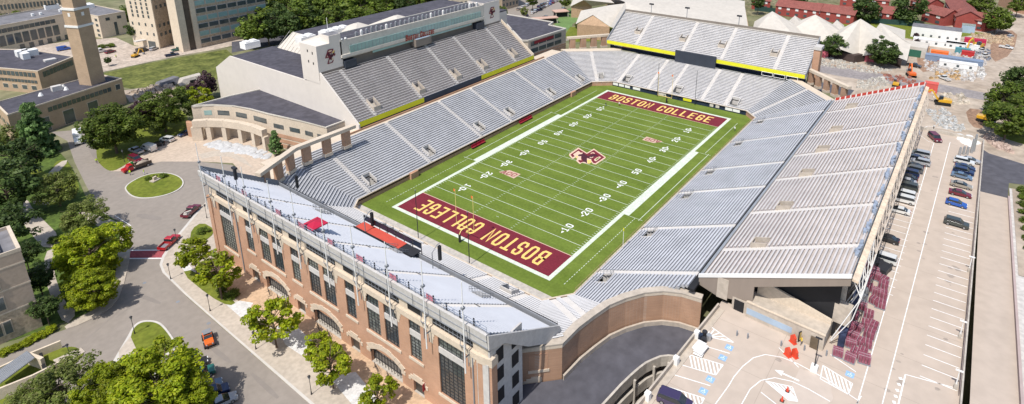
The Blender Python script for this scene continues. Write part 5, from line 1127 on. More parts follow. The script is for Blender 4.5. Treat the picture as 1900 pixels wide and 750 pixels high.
for (i, j, z0, z1, k_, m_) in ((3, 4, 6.9, 8.3, 2, 'glass'), (4, 5, 6.9, 8.3, 2, 'glass'), (5, 6, 7.6, 9.2, 1, 'glass'), (6, 7, 7.6, 9.2, 1, 'glass'), (7, 8, 7.6, 9.2, 1, 'glass'), (8, 9, 7.6, 9.2, 1, 'glass_g'), (2, 3, 6.2, 8.2, 5, 'glass_b')): bwin(t, P[i], P[j], z0, z1, k_, m_, .62, cen=cc)
for (i, j) in ((3, 4), (4, 5), (2, 3)):
    a_, b_ = P[i], P[j]; u_ = (b_-a_).normalized(); n_ = Vector((u_.y, -u_.x)); n_ = n_ if n_.dot((a_+b_)/2-cc) > 0 else -n_
    mb = MB()
    for z in (.5, 2.2, 3.9): mb.prism([a_+n_*.05, b_+n_*.05, b_+n_*.12, a_+n_*.12], z, z+1.2)
    mb.build('brick_band', M['brick'], t)
# arcade
ar = [A(u, v, 7.0).xy for u, v in ((357, 224), (385, 222), (415, 223), (445, 227), (470, 233), (490, 241))]
mb = MB()
for a_, b_ in zip(ar, ar[1:]): u_ = (b_-a_).normalized(); n_ = Vector((-u_.y, u_.x))*.9; mb.prism([a_-n_, b_-n_, b_+n_, a_+n_], 4.8, 7.1)
mb.build('arcade_beam', M['precast'], t)
for i, p in enumerate(ar):
    u_ = (ar[min(i+1, 5)]-ar[max(0, i-1)]).normalized(); mb = MB(); w_ = 3.2 if i == 0 else 1.5; mb.obox(p+u_*(.9 if i == 0 else 0), w_, 1.6, 0, 4.8, math.atan2(u_.y, u_.x)); mb.build('arcade_pier', M['precast'], t)
mb = MB(); mb.prism([A(345, 223, 5).xy, A(359, 226, 5).xy, A(360, 240, 3).xy, A(347, 238, 3).xy], 0, 5); mb.build('side_wing', M['brick'], t)
# campus bell tower building
b, hA = HT((229, 191), (225, 147)); hA = 9.8
rf = [A(u, v, hA).xy for u, v in ((225, 147), (14, 214), (0, 189+10), (-60, 205), (0, 189), (182, 139))]
rf = [A(226, 147, hA).xy, A(14, 215, hA).xy, A(-10, 192, hA).xy, A(183, 139, hA).xy]
t, c, P = building('gymnasium', 'long tan brick hall with a flat dark roof at the foot of the bell tower', 'building', rf, 0, hA, 'brick_t', 'roof_d', .4)
bwin(t, P[0], P[1], 6.6, 8.2, 14, 'glass', .82, s0=.12, s1=.70, cen=c); bwin(t, P[0], P[1], 6.4, 8.3, 1, 'glass', .6, 'precast', s0=.02, s1=.09, cen=c)
for s in (.27, .49, .70): bwin(t, P[0], P[1], .4, 5.2, 1, 'glass', .9, 'precast', s0=s, s1=s+.1, cen=c)
bwin(t, P[1], P[2], 5.2, 6.6, 3, 'glass', .6, cen=c)
for u, v in ((107, 165), (118, 163), (123, 167), (76, 178)):
    p = A(u, v, hA); mb = MB(); mb.tube(p, p+Vector((0, 0, .8)), .9, 8, .5); mb.dome((p.x, p.y, hA+.8), .5, .5, .4, 8, 3); mb.build('roof_vent', M['white_m'], t)
p = A(106, 168, hA); mb = MB(); mb.box(p.x-1.5, p.x+1.5, p.y-1, p.y+1, hA, hA+1.8); mb.build('roof_unit', M['precast_g'], t)
# tower
tb = A(165, 158, 0).xy; t = thing('bell_tower', 'tall square tan brick tower with white stone bands', 'tower')
th = Vector(((P[0]-P[1]).x, (P[0]-P[1]).y)).angle_signed(Vector((1, 0))); dd = (P[0]-P[1]).normalized(); an = math.atan2(dd.y, dd.x)
tb = A(165, 150, hA).xy; tb = A(167, 158, hA).xy+Vector((1.5, 2.0)); 
mb = MB(); mb.obox(tb, 5.6, 5.6, 0, 37.9, an+.1); mb.build('shaft', M['brick_t'], t)
for z in (31.6, 37.9): mb = MB(); mb.obox(tb, 6.1, 6.1, z, z+.8, an+.1); mb.build('stone_band', M['white_m'], t)
mb = MB(); mb.obox(tb, 5.0, 5.0, 38.7, 46, an+.1); mb.build('belfry', M['brick_t'], t)
for s in (-1, 1):
    mb = MB(); mb.obox(tb, 5.7, 1.0, 35.6, 36.9, an+.1); mb.build('louvre', M['white_m'], t); mb = MB(); mb.obox(tb, 1.0, 5.7, 35.6, 36.9, an+.1); mb.build('louvre', M['white_m'], t); break
# low wide building left of tower
hB = 9.5; rf = [A(137, 106, hB).xy, A(70, 133, hB).xy, A(-60, 122, hB).xy, A(-20, 92, hB).xy, A(58, 93, hB).xy]
t, c, P = building('classroom_building', 'wide tan building with a flat roof carrying big white air handling units', 'building', rf, 0, hB, 'brick_t', 'roof_d', .35)
bwin(t, P[0], P[1], 6.4, 8.6, 9, 'glass', .85, s0=.06, s1=.9, cen=c); bwin(t, P[1], P[2], 7.0, 8.8, 16, 'glass', .8, s0=.04, s1=.98, cen=c); bwin(t, P[1], P[2], 4.4, 5.6, 20, 'glass', .8, s0=.04, s1=.98, cen=c); bwin(t, P[1], P[2], 1.6, 3.2, 7, 'glass', .5, 'precast', s0=.04, s1=.98, cen=c)
for u, v, w_ in ((42, 104, 4), (57, 103, 5), (48, 109, 2.5)): p = A(u, v, hB); mb = MB(); mb.box(p.x-w_/2, p.x+w_/2, p.y-2, p.y+2, hB, hB+2.6); mb.build('air_handler', M['white_m'], t)
p = A(93, 113, hB); mb = MB(); mb.box(p.x-2, p.x+2, p.y-1.4, p.y+1.4, hB, hB+.8); mb.build('roof_hatch', M['precast_g'], t)
# theatre with tall bays
hC = 13; rf = [A(130, 26, hC).xy, A(-30, 56, hC).xy, A(-50, 40, hC).xy, A(112, 12, hC).xy]
t, c, P = building('theatre_building', 'pale stone building with tall dark window bays behind the bell tower', 'building', rf, 0, hC, 'stone_l', 'roof_g', .8)
bwin(t, P[0], P[1], 9.9, 11.9, 12, 'glass', .9, s0=.20, s1=.95, cen=c); bwin(t, P[0], P[1], 3.4, 8.6, 9, mat('x', (.1, .1, .1)).name and 'brownglass' if False else 'glass', .8, s0=.17, s1=.98, cen=c); bwin(t, P[0], P[1], 4.6, 10.6, 1, 'glass', .6, s0=.06, s1=.10, cen=c); bwin(t, P[0], P[1], .2, 2.6, 6, 'glass', .5, s0=.05, s1=.7, cen=c)
for k_ in range(9): p = A(88+k_*2.2, 18-k_*.3, hC); mb = MB(); mb.box(p.x-1, p.x+1, p.y-1.5, p.y+1.5, hC, hC+2.4); mb.build('cooling_unit', M['white_m'], t)
for u, v in ((61, 30), (76, 28), (112, 22)): p = A(u, v, hC); mb = MB(); mb.tube(p, p+Vector((0, 0, 1.4)), .8, 7); mb.build('roof_vent', M['white_m'], t)
# wing right of tower
hD = 12; a_ = A(185, 80, hD*0+0); rf = [A(180, 33, hD).xy, A(150, 28, hD).xy, A(150, 12, hD).xy, A(222, 18, hD).xy]
rf = [A(182, 31, hD).xy, A(150, 25, hD).xy, A(165, 8, hD).xy, A(232, 22, hD).xy]
t, c, P = building('office_wing', 'cream stone building with small square windows between the bell tower and the big limestone block', 'building', rf, 0, hD, 'stone_l', 'roof_g', .4)
for z in (9.2, 6.3, 3.4, .8): bwin(t, P[0], P[1], z, z+1.4, 3, 'glass', .4, cen=c)
bwin(t, P[0], P[3], 9.0, 10.6, 2, 'glass', .35, s0=.1, s1=.95, cen=c); bwin(t, P[0], P[3], .4, 7.5, 1, 'glass', .9, s0=.50, s1=.62, cen=c)
p = A(160, 14, hD); mb = MB(); mb.box(p.x-3, p.x+3, p.y-4, p.y+3, hD, hD+2); mb.build('roof_unit', M['white_m'], t)
# gothic hall at the top left
hE = 16; rf = [A(118, -2, 14).xy, A(-60, 14, 14).xy, A(-70, -6, 14).xy, A(110, -22, 14).xy]
t, c, P = building('gothic_hall', 'grey stone gothic hall with narrow windows at the top left edge', 'building', rf, 0, 20, 'stone', 'roof_g', .6)
for z in (1, 6, 11): bwin(t, P[0], P[1], z, z+2.8, 26, 'glass', .55, cen=c)
# limestone tower block
bb = [A(249, 84).xy, A(297, 91).xy, A(326, 80).xy]; P = [bb[1], bb[0], bb[0]+(bb[2]-bb[1])*1.0, bb[2]]
t, c, P = building('library', 'tall pale limestone block with ranks of small windows and a rough stone side', 'building', P, 0, 34, 'stone_l', 'roof_g', .6)
mb = MB(); e_ = (P[3]-P[0]).normalized(); n_ = Vector((e_.y, -e_.x)); n_ = n_ if n_.dot((P[0]+P[3])/2-c) > 0 else -n_; q0, q1 = P[0]+e_*.8, P[3]-e_*.3; mb.prism([q0+n_*.1, q1+n_*.1, q1-n_*.2, q0-n_*.2], .3, 33.9); mb.build('stone_side', M['stone'], t)
for z in (6.5, 11.2): bwin(t, P[0], P[1], z, z+1.5, 4, 'glass', .22, cen=c)
for z in (15.5, 17.6, 19.7, 21.8, 24, 26): bwin(t, P[0], P[1], z, z+1.5, 4, 'glass', .3, s0=.1, s1=.9, cen=c)
for z in (6, 10.5, 20, 25): bwin(t, P[0], P[3], z, z+1.8, 3, 'glass', .45, s0=.1, s1=.9, dep=.2, cen=c)
mb = MB(); pp = (P[0]*.35+P[1]*.65); mb.obox(pp-Vector((1.5, 2.0)), 5, 3, 3.6, 4.0, 0); mb.build('entrance_canopy', M['precast_g'], t); bwin(t, P[0], P[1], .1, 3.5, 1, 'glass', .9, s0=.12, s1=.42, cen=c)
# slab building with horizontal windows
bb = [A(326, 80).xy, A(350, 92).xy, A(374, 89).xy, A(500, 60).xy]
t = thing('office_slab', 'grey stone slab building with rows of wide greenish windows beside the limestone block', 'building')
u_ = (bb[3]-bb[2]).normalized(); n_ = Vector((-u_.y, u_.x)); n_ = n_ if n_.y > 0 else -n_
P = [bb[2], bb[3], bb[3]+n_*16, bb[2]+n_*16]; mb = MB(); mb.prism(P, 0, 30); mb.build('wall', M['stone'], t); c = sum(P, Vector((0, 0)))/4
for k_ in range(7): bwin(t, P[0], P[1], 2.2+k_*3.9, 4.4+k_*3.9, 7, 'glass_g' if k_ % 2 else 'glass', .86, 'precast_g', dep=.2, cen=c)
mb = MB(); q = bb[2]-u_*6; mb.prism([bb[2]-u_*.01-n_*.3, bb[2]-u_*2.4-n_*.3, bb[2]-u_*2.4+n_*8, bb[2]-u_*.01+n_*8], 0, 31); mb.prism([bb[2]-u_*5.6-n_*.3, bb[2]-u_*9-n_*.3, bb[2]-u_*9+n_*8, bb[2]-u_*5.6+n_*8], 0, 31); mb.build('stair_tower', M['stone_l'], t)
mb = MB(); mb.prism([bb[2]-u_*2.41+n_*.4, bb[2]-u_*5.59+n_*.4, bb[2]-u_*5.59+n_*6, bb[2]-u_*2.41+n_*6], 0, 29); mb.build('glazed_stair', mat('brown_glass', (.10, .075, .06), .3, .2, 2), t)
# office building far right of press box (dark roof, glazed front)
hF = 14.5; rf = [A(1050, 54, hF).xy, A(980, 76, hF).xy, A(968, 76, hF).xy, A(921, 24, hF).xy, A(1026, 42, hF).xy, A(1018, 47, hF).xy]
t = thing('football_offices', 'dark roofed athletics building with glazed bands and a maroon sign beside the press box', 'building'); P = rf; n = len(P); c = sum(P, Vector((0, 0)))/n
mb = MB(); vs, fs = tri_sheet([(p.x, p.y) for p in P], hF); mb.add(vs, fs); mb.build('roof', M['roof_d'], t)
mb = MB(); mb.add([(p.x, p.y, 0) for p in P]+[(p.x, p.y, hF-.01) for p in P], [(i, (i+1) % n, n+(i+1) % n, n+i) for i in range(n)]+[(i, n+i, n+(i+1) % n, (i+1) % n) for i in range(0)]); mb.build('wall', M['precast'], t)
mb = MB()
for i in range(n):
    j = (i+1) % n; u_ = (P[j]-P[i]).normalized(); q_ = Vector((-u_.y, u_.x))*.3; mb.prism([P[i]-q_, P[j]-q_, P[j]+q_, P[i]+q_], hF-.25+i*.003, hF+.4+i*.003)
mb.build('parapet', M['cream_p'], t)
for z0, z1 in ((11.6, 13.6), (8.6, 10.4)): bwin(t, P[0], P[1], z0, z1, 4, 'glass', .88, s0=.12, s1=.95, cen=c)
bwin(t, P[0], P[1], 12.2, 13.5, 1, 'maroon_p', 1.0, s0=.35, s1=.85, dep=.2, name='sign_panel', cen=c)
mb = MB(); a_, b_ = P[1], P[0]; u_ = (b_-a_).normalized(); n_ = Vector((u_.y, -u_.x)); n_ = n_ if n_.dot((a_+b_)/2-c) > 0 else -n_
for z in (5.2, 6.2, 7.2): mb.prism([a_+n_*.05, b_+n_*.05, b_+n_*.12, a_+n_*.12], z, z+.6)
mb.build('brick_band', M['brick'], t)
# parking kiosk and pavilion roofs near the car park
for k_, (u, v, w_, d_, lb) in enumerate(((1040, 20, 9, 7, 'larger pale brick roofed pavilion beside the green courts'), (1010, 33, 16, 5, 'long low pinkish canopy in front of the car park'), (1055, 19, 7, 6, 'small pinkish pavilion by the tent gable'))):
    if k_ == 2: continue
    p = A(u, v, 3.5); t = thing('pavilion', lb, 'pavilion', (p.x, p.y, 0), R(-35)); mb = MB(); mb.box(-w_/2, w_/2, -d_/2, d_/2, 3.2, 3.6); mb.build('roof', mat('pink_roof', (.50, .33, .26), .9, .08, 3), t)
    for sx in (-1, 1):
        for sy in (-1, 1): mb = MB(); mb.box(sx*(w_/2-.6)-.2, sx*(w_/2-.6)+.2, sy*(d_/2-.6)-.2, sy*(d_/2-.6)+.2, 0, 3.2); mb.build('post', M['conc'], t)
    mb = MB(); mb.box(-w_/2+1, w_/2-1, -d_/2+1, d_/2-1, 0, 2.8); mb.build('wall', M['dark'], t)
# big tensile recreation complex: pitched tan-white fabric roofs
t = thing('recreation_complex', 'sprawling recreation building with pale peaked fabric roofs behind the far bleachers', 'recreation complex')
def roofpoly(L_, name='roof'):
    vs = [tuple(A(u, v, z)) for u, v, z in L_]; mb = MB(); c = Vector(vs[0]); n = len(vs); mb.add(vs, [(0, i, i+1) for i in range(1, n-1)]); return mb.build(name, M['tent'], t)
Z1, Z2 = 7, 15
roofpoly([(1160, 4, 16), (1132, 50, 12), (1170, 62, 8), (1290, 62, 10), (1390, 62, 10), (1382, 12, 13), (1382, 2, 13), (1250, -20, 14), (1100, -20, 14)])
roofpoly([(1100, 28, 12.5), (1068, 45, 7.5), (1078, 20, 10), (1130, 10, 15), (1180, 4, 15.5), (1132, 50, 8)])
roofpoly([(1083, 0, 12), (1058, 12, 7), (1066, -8, 9), (1110, -20, 14), (1140, 6, 13), (1098, 12, 7.5)])
for tri in (((1100, 28, 12.4), (1071, 45, 7.4), (1131, 50, 7.9)), ((1083, 0, 11.9), (1060, 12, 6.9), (1098, 12, 7.4))):
    v_ = [A(*p) for p in tri]; a_, b_, c_ = v_; mb = MB(); mb.add([a_, b_, (b_.x, b_.y, 0), (c_.x, c_.y, 0), c_], [(0, 1, 2, 3, 4)]); mb.build('gable_wall', M['tan_b'], t)
q = [A(u, v, z) for u, v, z in ((1150, 48, 7), (1290, 62, 7), (1392, 62, 7), (1382, 10, 7), (1250, -20, 7), (1120, -20, 7))]; mb = MB(); mb.prism([p.xy for p in q], 0, 6.5); mb.build('wall', M['tan_b'], t)
# peaked tents to the right
def tent(pk, base, valley=None):
    a_ = A(*pk); vs = [tuple(a_)]+[tuple(A(*p)) for p in base]; n = len(base); mb = MB(); mb.add(vs, [(0, i+1, (i+1) % n+1) for i in range(n)]); return mb.build('peaked_roof', M['tent'], t)
tent((1433, 21, 16), [(1395, 62, 7), (1400, 40, 9), (1418, 36, 10), (1470, 42, 10), (1490, 55, 9), (1485, 80, 7), (1440, 78, 7)])
tent((1513, 27, 16), [(1470, 55, 9), (1475, 42, 10), (1500, 38, 10), (1550, 48, 10), (1566, 64, 9), (1560, 95, 5), (1520, 75, 7)])
tent((1597, 35, 17), [(1545, 72, 9), (1548, 60, 9), (1580, 48, 11), (1630, 55, 11), (1668, 80, 8), (1640, 100, 6), (1593, 104, 2.5), (1560, 92, 6)])
tent((1633, 43, 13), [(1620, 60, 9), (1635, 52, 9), (1680, 56, 8), (1679, 76, 8), (1690, 82, 7), (1683, 113, 3), (1650, 100, 6)])
tent((1553, 37, 11), [(1540, 50, 8), (1552, 44, 8), (1566, 47, 8), (1568, 55, 8), (1552, 58, 8)]); tent((1475, 29, 11), [(1462, 40, 8), (1474, 36, 8), (1488, 38, 8), (1488, 47, 8), (1474, 49, 8)])
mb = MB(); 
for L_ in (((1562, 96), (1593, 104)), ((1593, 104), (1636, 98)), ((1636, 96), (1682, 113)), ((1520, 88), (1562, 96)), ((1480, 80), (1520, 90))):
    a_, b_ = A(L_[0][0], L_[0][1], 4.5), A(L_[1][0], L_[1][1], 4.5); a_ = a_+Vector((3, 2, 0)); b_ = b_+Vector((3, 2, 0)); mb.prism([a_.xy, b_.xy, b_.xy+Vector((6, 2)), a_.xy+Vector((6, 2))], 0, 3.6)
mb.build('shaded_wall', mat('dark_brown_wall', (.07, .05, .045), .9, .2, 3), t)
p = A(1700, 82, 5); mb = MB(); mb.box(p.x-6, p.x+6, p.y-5, p.y+6, 0, 5); mb.build('flat_annex', M['tent'], t)
mb = MB(); mb.box(p.x-6.1, p.x-6.01, p.y-3, p.y+4, .2, 3.6); mb.build('green_screen', mat('green_screen', (.03, .12, .08), .7, .1, 1), t)
# red brick dormitories
RB = [((1396, 0), (1430, 2), 22, 8, 6), ((1440, 10), (1520, 20), 40, 9, 6), ((1510, 18), (1585, 28), 30, 8, 6), ((1628, 22), (1655, 26), 12, 9, 6), ((1712, 20), (1752, 30), 14, 22, 6), ((1768, 28), (1830, 40), 20, 9, 6), ((1755, 0), (1775, 30), 14, 12, 7), ((1690, 0), (1720, 8), 16, 9, 6), ((1560, -6), (1650, 2), 40, 9, 6)]
lab = ['small red brick dormitory by the trees, leftmost of the red row', 'long low red brick dormitory with a brown roof above the pale tent roofs', 'red brick dormitory wing half hidden by the round tree', 'red brick gable end between the two big round trees', 'red brick dormitory with a plain gable end above the site cabins', 'red brick dormitory with small dark windows beside the large tree at the right', 'tall narrow red brick dormitory seen end on behind the gabled one', 'small red brick dormitory behind the round trees near the top', 'red brick dormitory row cut by the top edge of the picture']
for k_, (a_, b_, L_, D_, h_) in enumerate(RB):
    p, q = A(*a_, h_).xy, A(*b_, h_).xy; u_ = (q-p).normalized(); L_ = (q-p).length; n_ = Vector((-u_.y, u_.x)); n_ = n_ if n_.dot(p-CAM.xy) > 0 else -n_
    t = thing('dormitory', lab[k_], 'dormitory', group='red brick dormitories'); D_ = 12; P = [p, q, q+n_*D_, p+n_*D_]; mb = MB(); mb.prism(P, 0, h_); 
    g1, g2 = (P[0]+P[3])/2, (P[1]+P[2])/2; hr = h_+3.2
    mb.add([(*P[0], h_), (*P[3], h_), (*g1, hr)], [(0, 1, 2)]); mb.add([(*P[1], h_), (*P[2], h_), (*g2, hr)], [(0, 2, 1)]); mb.build('wall', M['brick_r'], t)
    e_ = u_*.5; f_ = n_*.6; mb = MB(); mb.add([(*(P[0]-f_-e_), h_-.3), (*(P[1]-f_+e_), h_-.3), (*(g2+e_), hr+.05), (*(g1-e_), hr+.05), (*(P[3]+f_-e_), h_-.3), (*(P[2]+f_+e_), h_-.3)], [(0, 1, 2, 3), (3, 2, 5, 4)]); mb.build('roof', M['roof_r'], t)
    cc = (P[0]+P[2])/2; kk = max(2, int(L_/5))
    for z in (1, 3.9): bwin(t, P[0], P[1], z, z+1.4, kk, 'glass' if z < 2 else 'white_m', .35, cen=cc)
# construction fence screen (green) along the back
for k_, (a_, b_, z_, m_, lb) in enumerate((((1400, 20), (1560, 38), 3, 'dark', 'dark green screened fence in front of the red dormitories'), ((1560, 38), (1705, 50), 3, 'dark', 'dark screened fence between the tent roofs and the round trees'))):
    p, q = A(*a_), A(*b_); mb = MB(); u_ = (q-p).normalized(); mb.prism([p.xy, q.xy, q.xy+Vector((.1, .1)), p.xy+Vector((.1, .1))], 0, z_); tag(mb.build('screen_fence', mat('green_mesh', (.025, .06, .05), .8, .2, 2)), lb, 'fence')
# far brick building top right
p, q = A(1880, 22).xy, A(1960, 42).xy; t, c, P = building('brick_terrace', 'orange brick building with a grey roof at the top right corner', 'building', [p, q, q+Vector((20, 8)), p+Vector((20, 8))], 0, 7, 'brick', 'roof_g')
p, q = A(905, 20).xy, A(845, 10).xy
t, c, P = building('hall', 'cream stone hall with dark windows seen above the press box roof', 'building', [A(900, 34).xy, A(838, 42).xy, A(838, 42).xy+Vector((12, 22)), A(900, 34).xy+Vector((12, 22))], 0, 21, 'stone_l', 'roof_g')
for z in (3, 6.5, 10, 13.5, 17): bwin(t, P[0], P[1], z, z+1.8, 8, 'glass', .45, cen=c)
t, c, P = building('hall', 'grey stone hall behind the right press box tower', 'building', [A(962, 12).xy, A(932, 20).xy, A(932, 20).xy+Vector((14, 22)), A(962, 12).xy+Vector((14, 22))], 0, 15, 'stone', 'roof_g')
for z in (2, 6, 10): bwin(t, P[0], P[1], z, z+2.2, 5, 'glass', .5, cen=c)
# ================================================================ VEHICLES
PAINTS = {}
def paint(name, col, metal=.2):
    if name not in PAINTS:
        m = mat('car_paint_'+name, col, .28, .03, 2, metal=metal, spec=.6); m.node_tree.nodes['Principled BSDF'].inputs['Coat Weight'].default_value = .5; PAINTS[name] = m
    return PAINTS[name]
for n_, c_ in dict(white=(.72, .72, .70), silver=(.42, .43, .45), black=(.02, .02, .023), navy=(.02, .035, .10), blue=(.02, .10, .42), maroon=(.16, .012, .03), red=(.48, .015, .02), grey=(.12, .125, .13), olive=(.055, .065, .06), orange=(.85, .16, .015), teal=(.03, .16, .13), tan=(.32, .29, .24), purple=(.055, .04, .10), yellow=(.72, .40, .02), green=(.02, .22, .06), steelblue=(.13, .20, .30)).items(): paint(n_, c_)
M['tyre'] = mat('tyre_rubber', (.02, .02, .02), .9, .1, 1); M['rim'] = mat('wheel_rim', (.38, .38, .39), .35, .05, 1, metal=.6)
M['cglass'] = mat('car_glass', (.02, .025, .03), .08, .1, 1, spec=.9); M['lampw'] = mat('headlamp_lens', (.65, .66, .66), .15, .03, 1); M['lampr'] = mat('tail_lamp_lens', (.35, .01, .01), .25, .03, 1)
def hull(mb, prof, W, ins=.10, rnd=.10):
    cx_ = sum(p[0] for p in prof)/len(prof); cz = sum(p[1] for p in prof)/len(prof); n = len(prof)
    lv = [(-W/2, rnd), (-W/2+ins, 0), (W/2-ins, 0), (W/2, rnd)]; vs = []
    for y, s in lv:
        for x, z in prof:
            L_ = math.hypot(x-cx_, z-cz); k = 1-min(.5, s/L_) if s else 1; vs.append((cx_+(x-cx_)*k, y, cz+(z-cz)*k))
    fs = [(j*n+i, j*n+(i+1) % n, (j+1)*n+(i+1) % n, (j+1)*n+i) for j in range(3) for i in range(n)]+[tuple(range(n-1, -1, -1)), tuple(range(3*n, 4*n))]
    mb.add(vs, fs)
def wheel(t, x, y, r=.34, w=.24, prefix='wheel'):
    mb = MB(); mb.tube((x, y-w/2, r), (x, y+w/2, r), r, 14); o = mb.build('wheel', M['tyre'], t)
    mb = MB(); s = 1 if y > 0 else -1; mb.tube((x, y+s*w/2-.01*s, r), (x, y+s*(w/2+.015), r), r*.62, 10); mb.build('rim', M['rim'], o)
def make_car(kind):
    D = dict(sedan=(4.7, 1.82, 1.42), suv=(4.75, 1.92, 1.76), van=(5.15, 1.98, 1.85), hatch=(4.3, 1.8, 1.5), cargo=(5.6, 2.05, 2.25))[kind]; L_, W, H_ = D; h = L_/2
    t = thing('parked_car', 'x', 'car'); gb = .88 if kind in ('sedan', 'hatch') else 1.0
    if kind == 'sedan': pr = [(-h, .35), (-h, .95), (-h+.2, 1.02), (-h+.9, 1.0), (h-1.25, .95), (h-.15, .72), (h, .55), (h, .3)]; gh = [(-h+.55, .96), (-h+1.35, H_-.03), (h-2.1, H_-.03), (h-1.15, .94)]
    elif kind == 'hatch': pr = [(-h, .35), (-h, 1.0), (-h+.15, 1.08), (h-1.1, .98), (h-.1, .75), (h, .55), (h, .3)]; gh = [(-h+.15, 1.0), (-h+.6, H_-.03), (h-1.9, H_-.03), (h-1.05, .95)]
    elif kind == 'suv': pr = [(-h, .4), (-h, 1.1), (-h+.1, 1.18), (h-1.2, 1.12), (h-.12, .98), (h, .75), (h, .38)]; gh = [(-h+.1, 1.12), (-h+.4, H_-.04), (h-1.75, H_-.04), (h-1.1, 1.1)]
    elif kind == 'van': pr = [(-h, .38), (-h, 1.15), (-h+.08, 1.2), (h-1.05, 1.1), (h-.12, .85), (h, .65), (h, .35)]; gh = [(-h+.06, 1.15), (-h+.3, H_-.04), (h-1.9, H_-.04), (h-.95, 1.05)]
    else: pr = [(-h, .4), (-h, 2.1), (-h+.12, H_), (h-1.7, H_), (h-.95, 1.35), (h-.1, 1.05), (h, .8), (h, .38)]; gh = [(h-2.9, 1.3), (h-2.75, 1.95), (h-1.75, 1.98), (h-1.15, 1.35)]
    mb = MB(); hull(mb, pr, W); body = mb.build('body', PAINTS['white'], t)
    mb = MB(); hull(mb, gh, W-.08 if kind != 'cargo' else W+.02, .22, .06); mb.build('windows', M['cglass'], t)
    mb = MB()
    if kind != 'cargo': x0, x1 = gh[1][0]-.04, gh[2][0]+.06; hull(mb, [(x0, H_-.08), (x0+.1, H_), (x1-.1, H_), (x1, H_-.08)], W-.36, .1, .03)
    for x in ([(gh[0][0]+gh[1][0])/2+.1, (gh[1][0]+gh[2][0])/2, ] if kind != 'cargo' else []):
        for s in (-1, 1): mb.hexa([(x-.05, s*(W/2-.05), .98), (x+.05, s*(W/2-.05), .98), (x+.05, s*(W/2-.12), .98), (x-.05, s*(W/2-.12), .98)], [(x-.05, s*(W/2-.20), H_-.05), (x+.05, s*(W/2-.20), H_-.05), (x+.05, s*(W/2-.27), H_-.05), (x-.05, s*(W/2-.27), H_-.05)])
    if mb.v: mb.build('roof', PAINTS['white'], t)
    r = .33 if kind in ('sedan', 'hatch') else .37
    for x in (-h+.85, h-.88):
        for s in (-1, 1): wheel(t, x, s*(W/2-.11), r)
    for s in (-1, 1):
        mb = MB(); mb.box(h-.12, h+.015, s*(W/2-.42)-.2, s*(W/2-.42)+.2, .62, .8); mb.build('headlight', M['lampw'], t)
        mb = MB(); mb.box(-h-.015, -h+.1, s*(W/2-.25)-.14, s*(W/2-.25)+.14, .8, 1.05); mb.build('tail_light', M['lampr'], t)
    mb = MB(); mb.box(h-.05, h+.02, -.5, .5, .38, .6); mb.build('grille', M['black'], t)
    return register(t)
def make_pickup():
    t = thing('pickup_truck', 'x', 'pickup truck'); mb = MB(); hull(mb, [(-.55, .45), (-.55, 1.15), (1.5, 1.12), (2.8, 1.0), (2.9, .8), (2.9, .42)], 1.98); mb.build('body', PAINTS['red'], t)
    mb = MB(); hull(mb, [(-.5, 1.1), (-.35, 1.8), (.85, 1.8), (1.5, 1.08)], 1.86, .2, .05); mb.build('windows', M['cglass'], t)
    mb = MB(); hull(mb, [(-.42, 1.78), (-.34, 1.86), (.8, 1.86), (.92, 1.78)], 1.6, .1, .02); mb.build('roof', PAINTS['red'], t)
    mb = MB(); mb.box(-2.9, -.56, -.98, -.9, .5, 1.15); mb.box(-2.9, -.56, .9, .98, .5, 1.15); mb.box(-2.9, -2.82, -.9, .9, .5, 1.15); mb.box(-2.82, -.56, -.9, .9, .5, .62); mb.build('bed', PAINTS['red'], t)
    mb = MB(); mb.box(-2.8, -.6, -.88, .88, .625, .66); mb.build('bed_liner', M['grey_m'], t)
    for x in (-1.95, 1.95):
        for s in (-1, 1): wheel(t, x, s*.88, .39)
    for s in (-1, 1):
        mb = MB(); mb.box(2.8, 2.92, s*.72-.18, s*.72+.18, .72, .92); mb.build('headlight', M['lampw'], t); mb = MB(); mb.box(-2.93, -2.88, s*.9-.06, s*.9+.06, .75, 1.1); mb.build('tail_light', M['lampr'], t)
    return register(t)
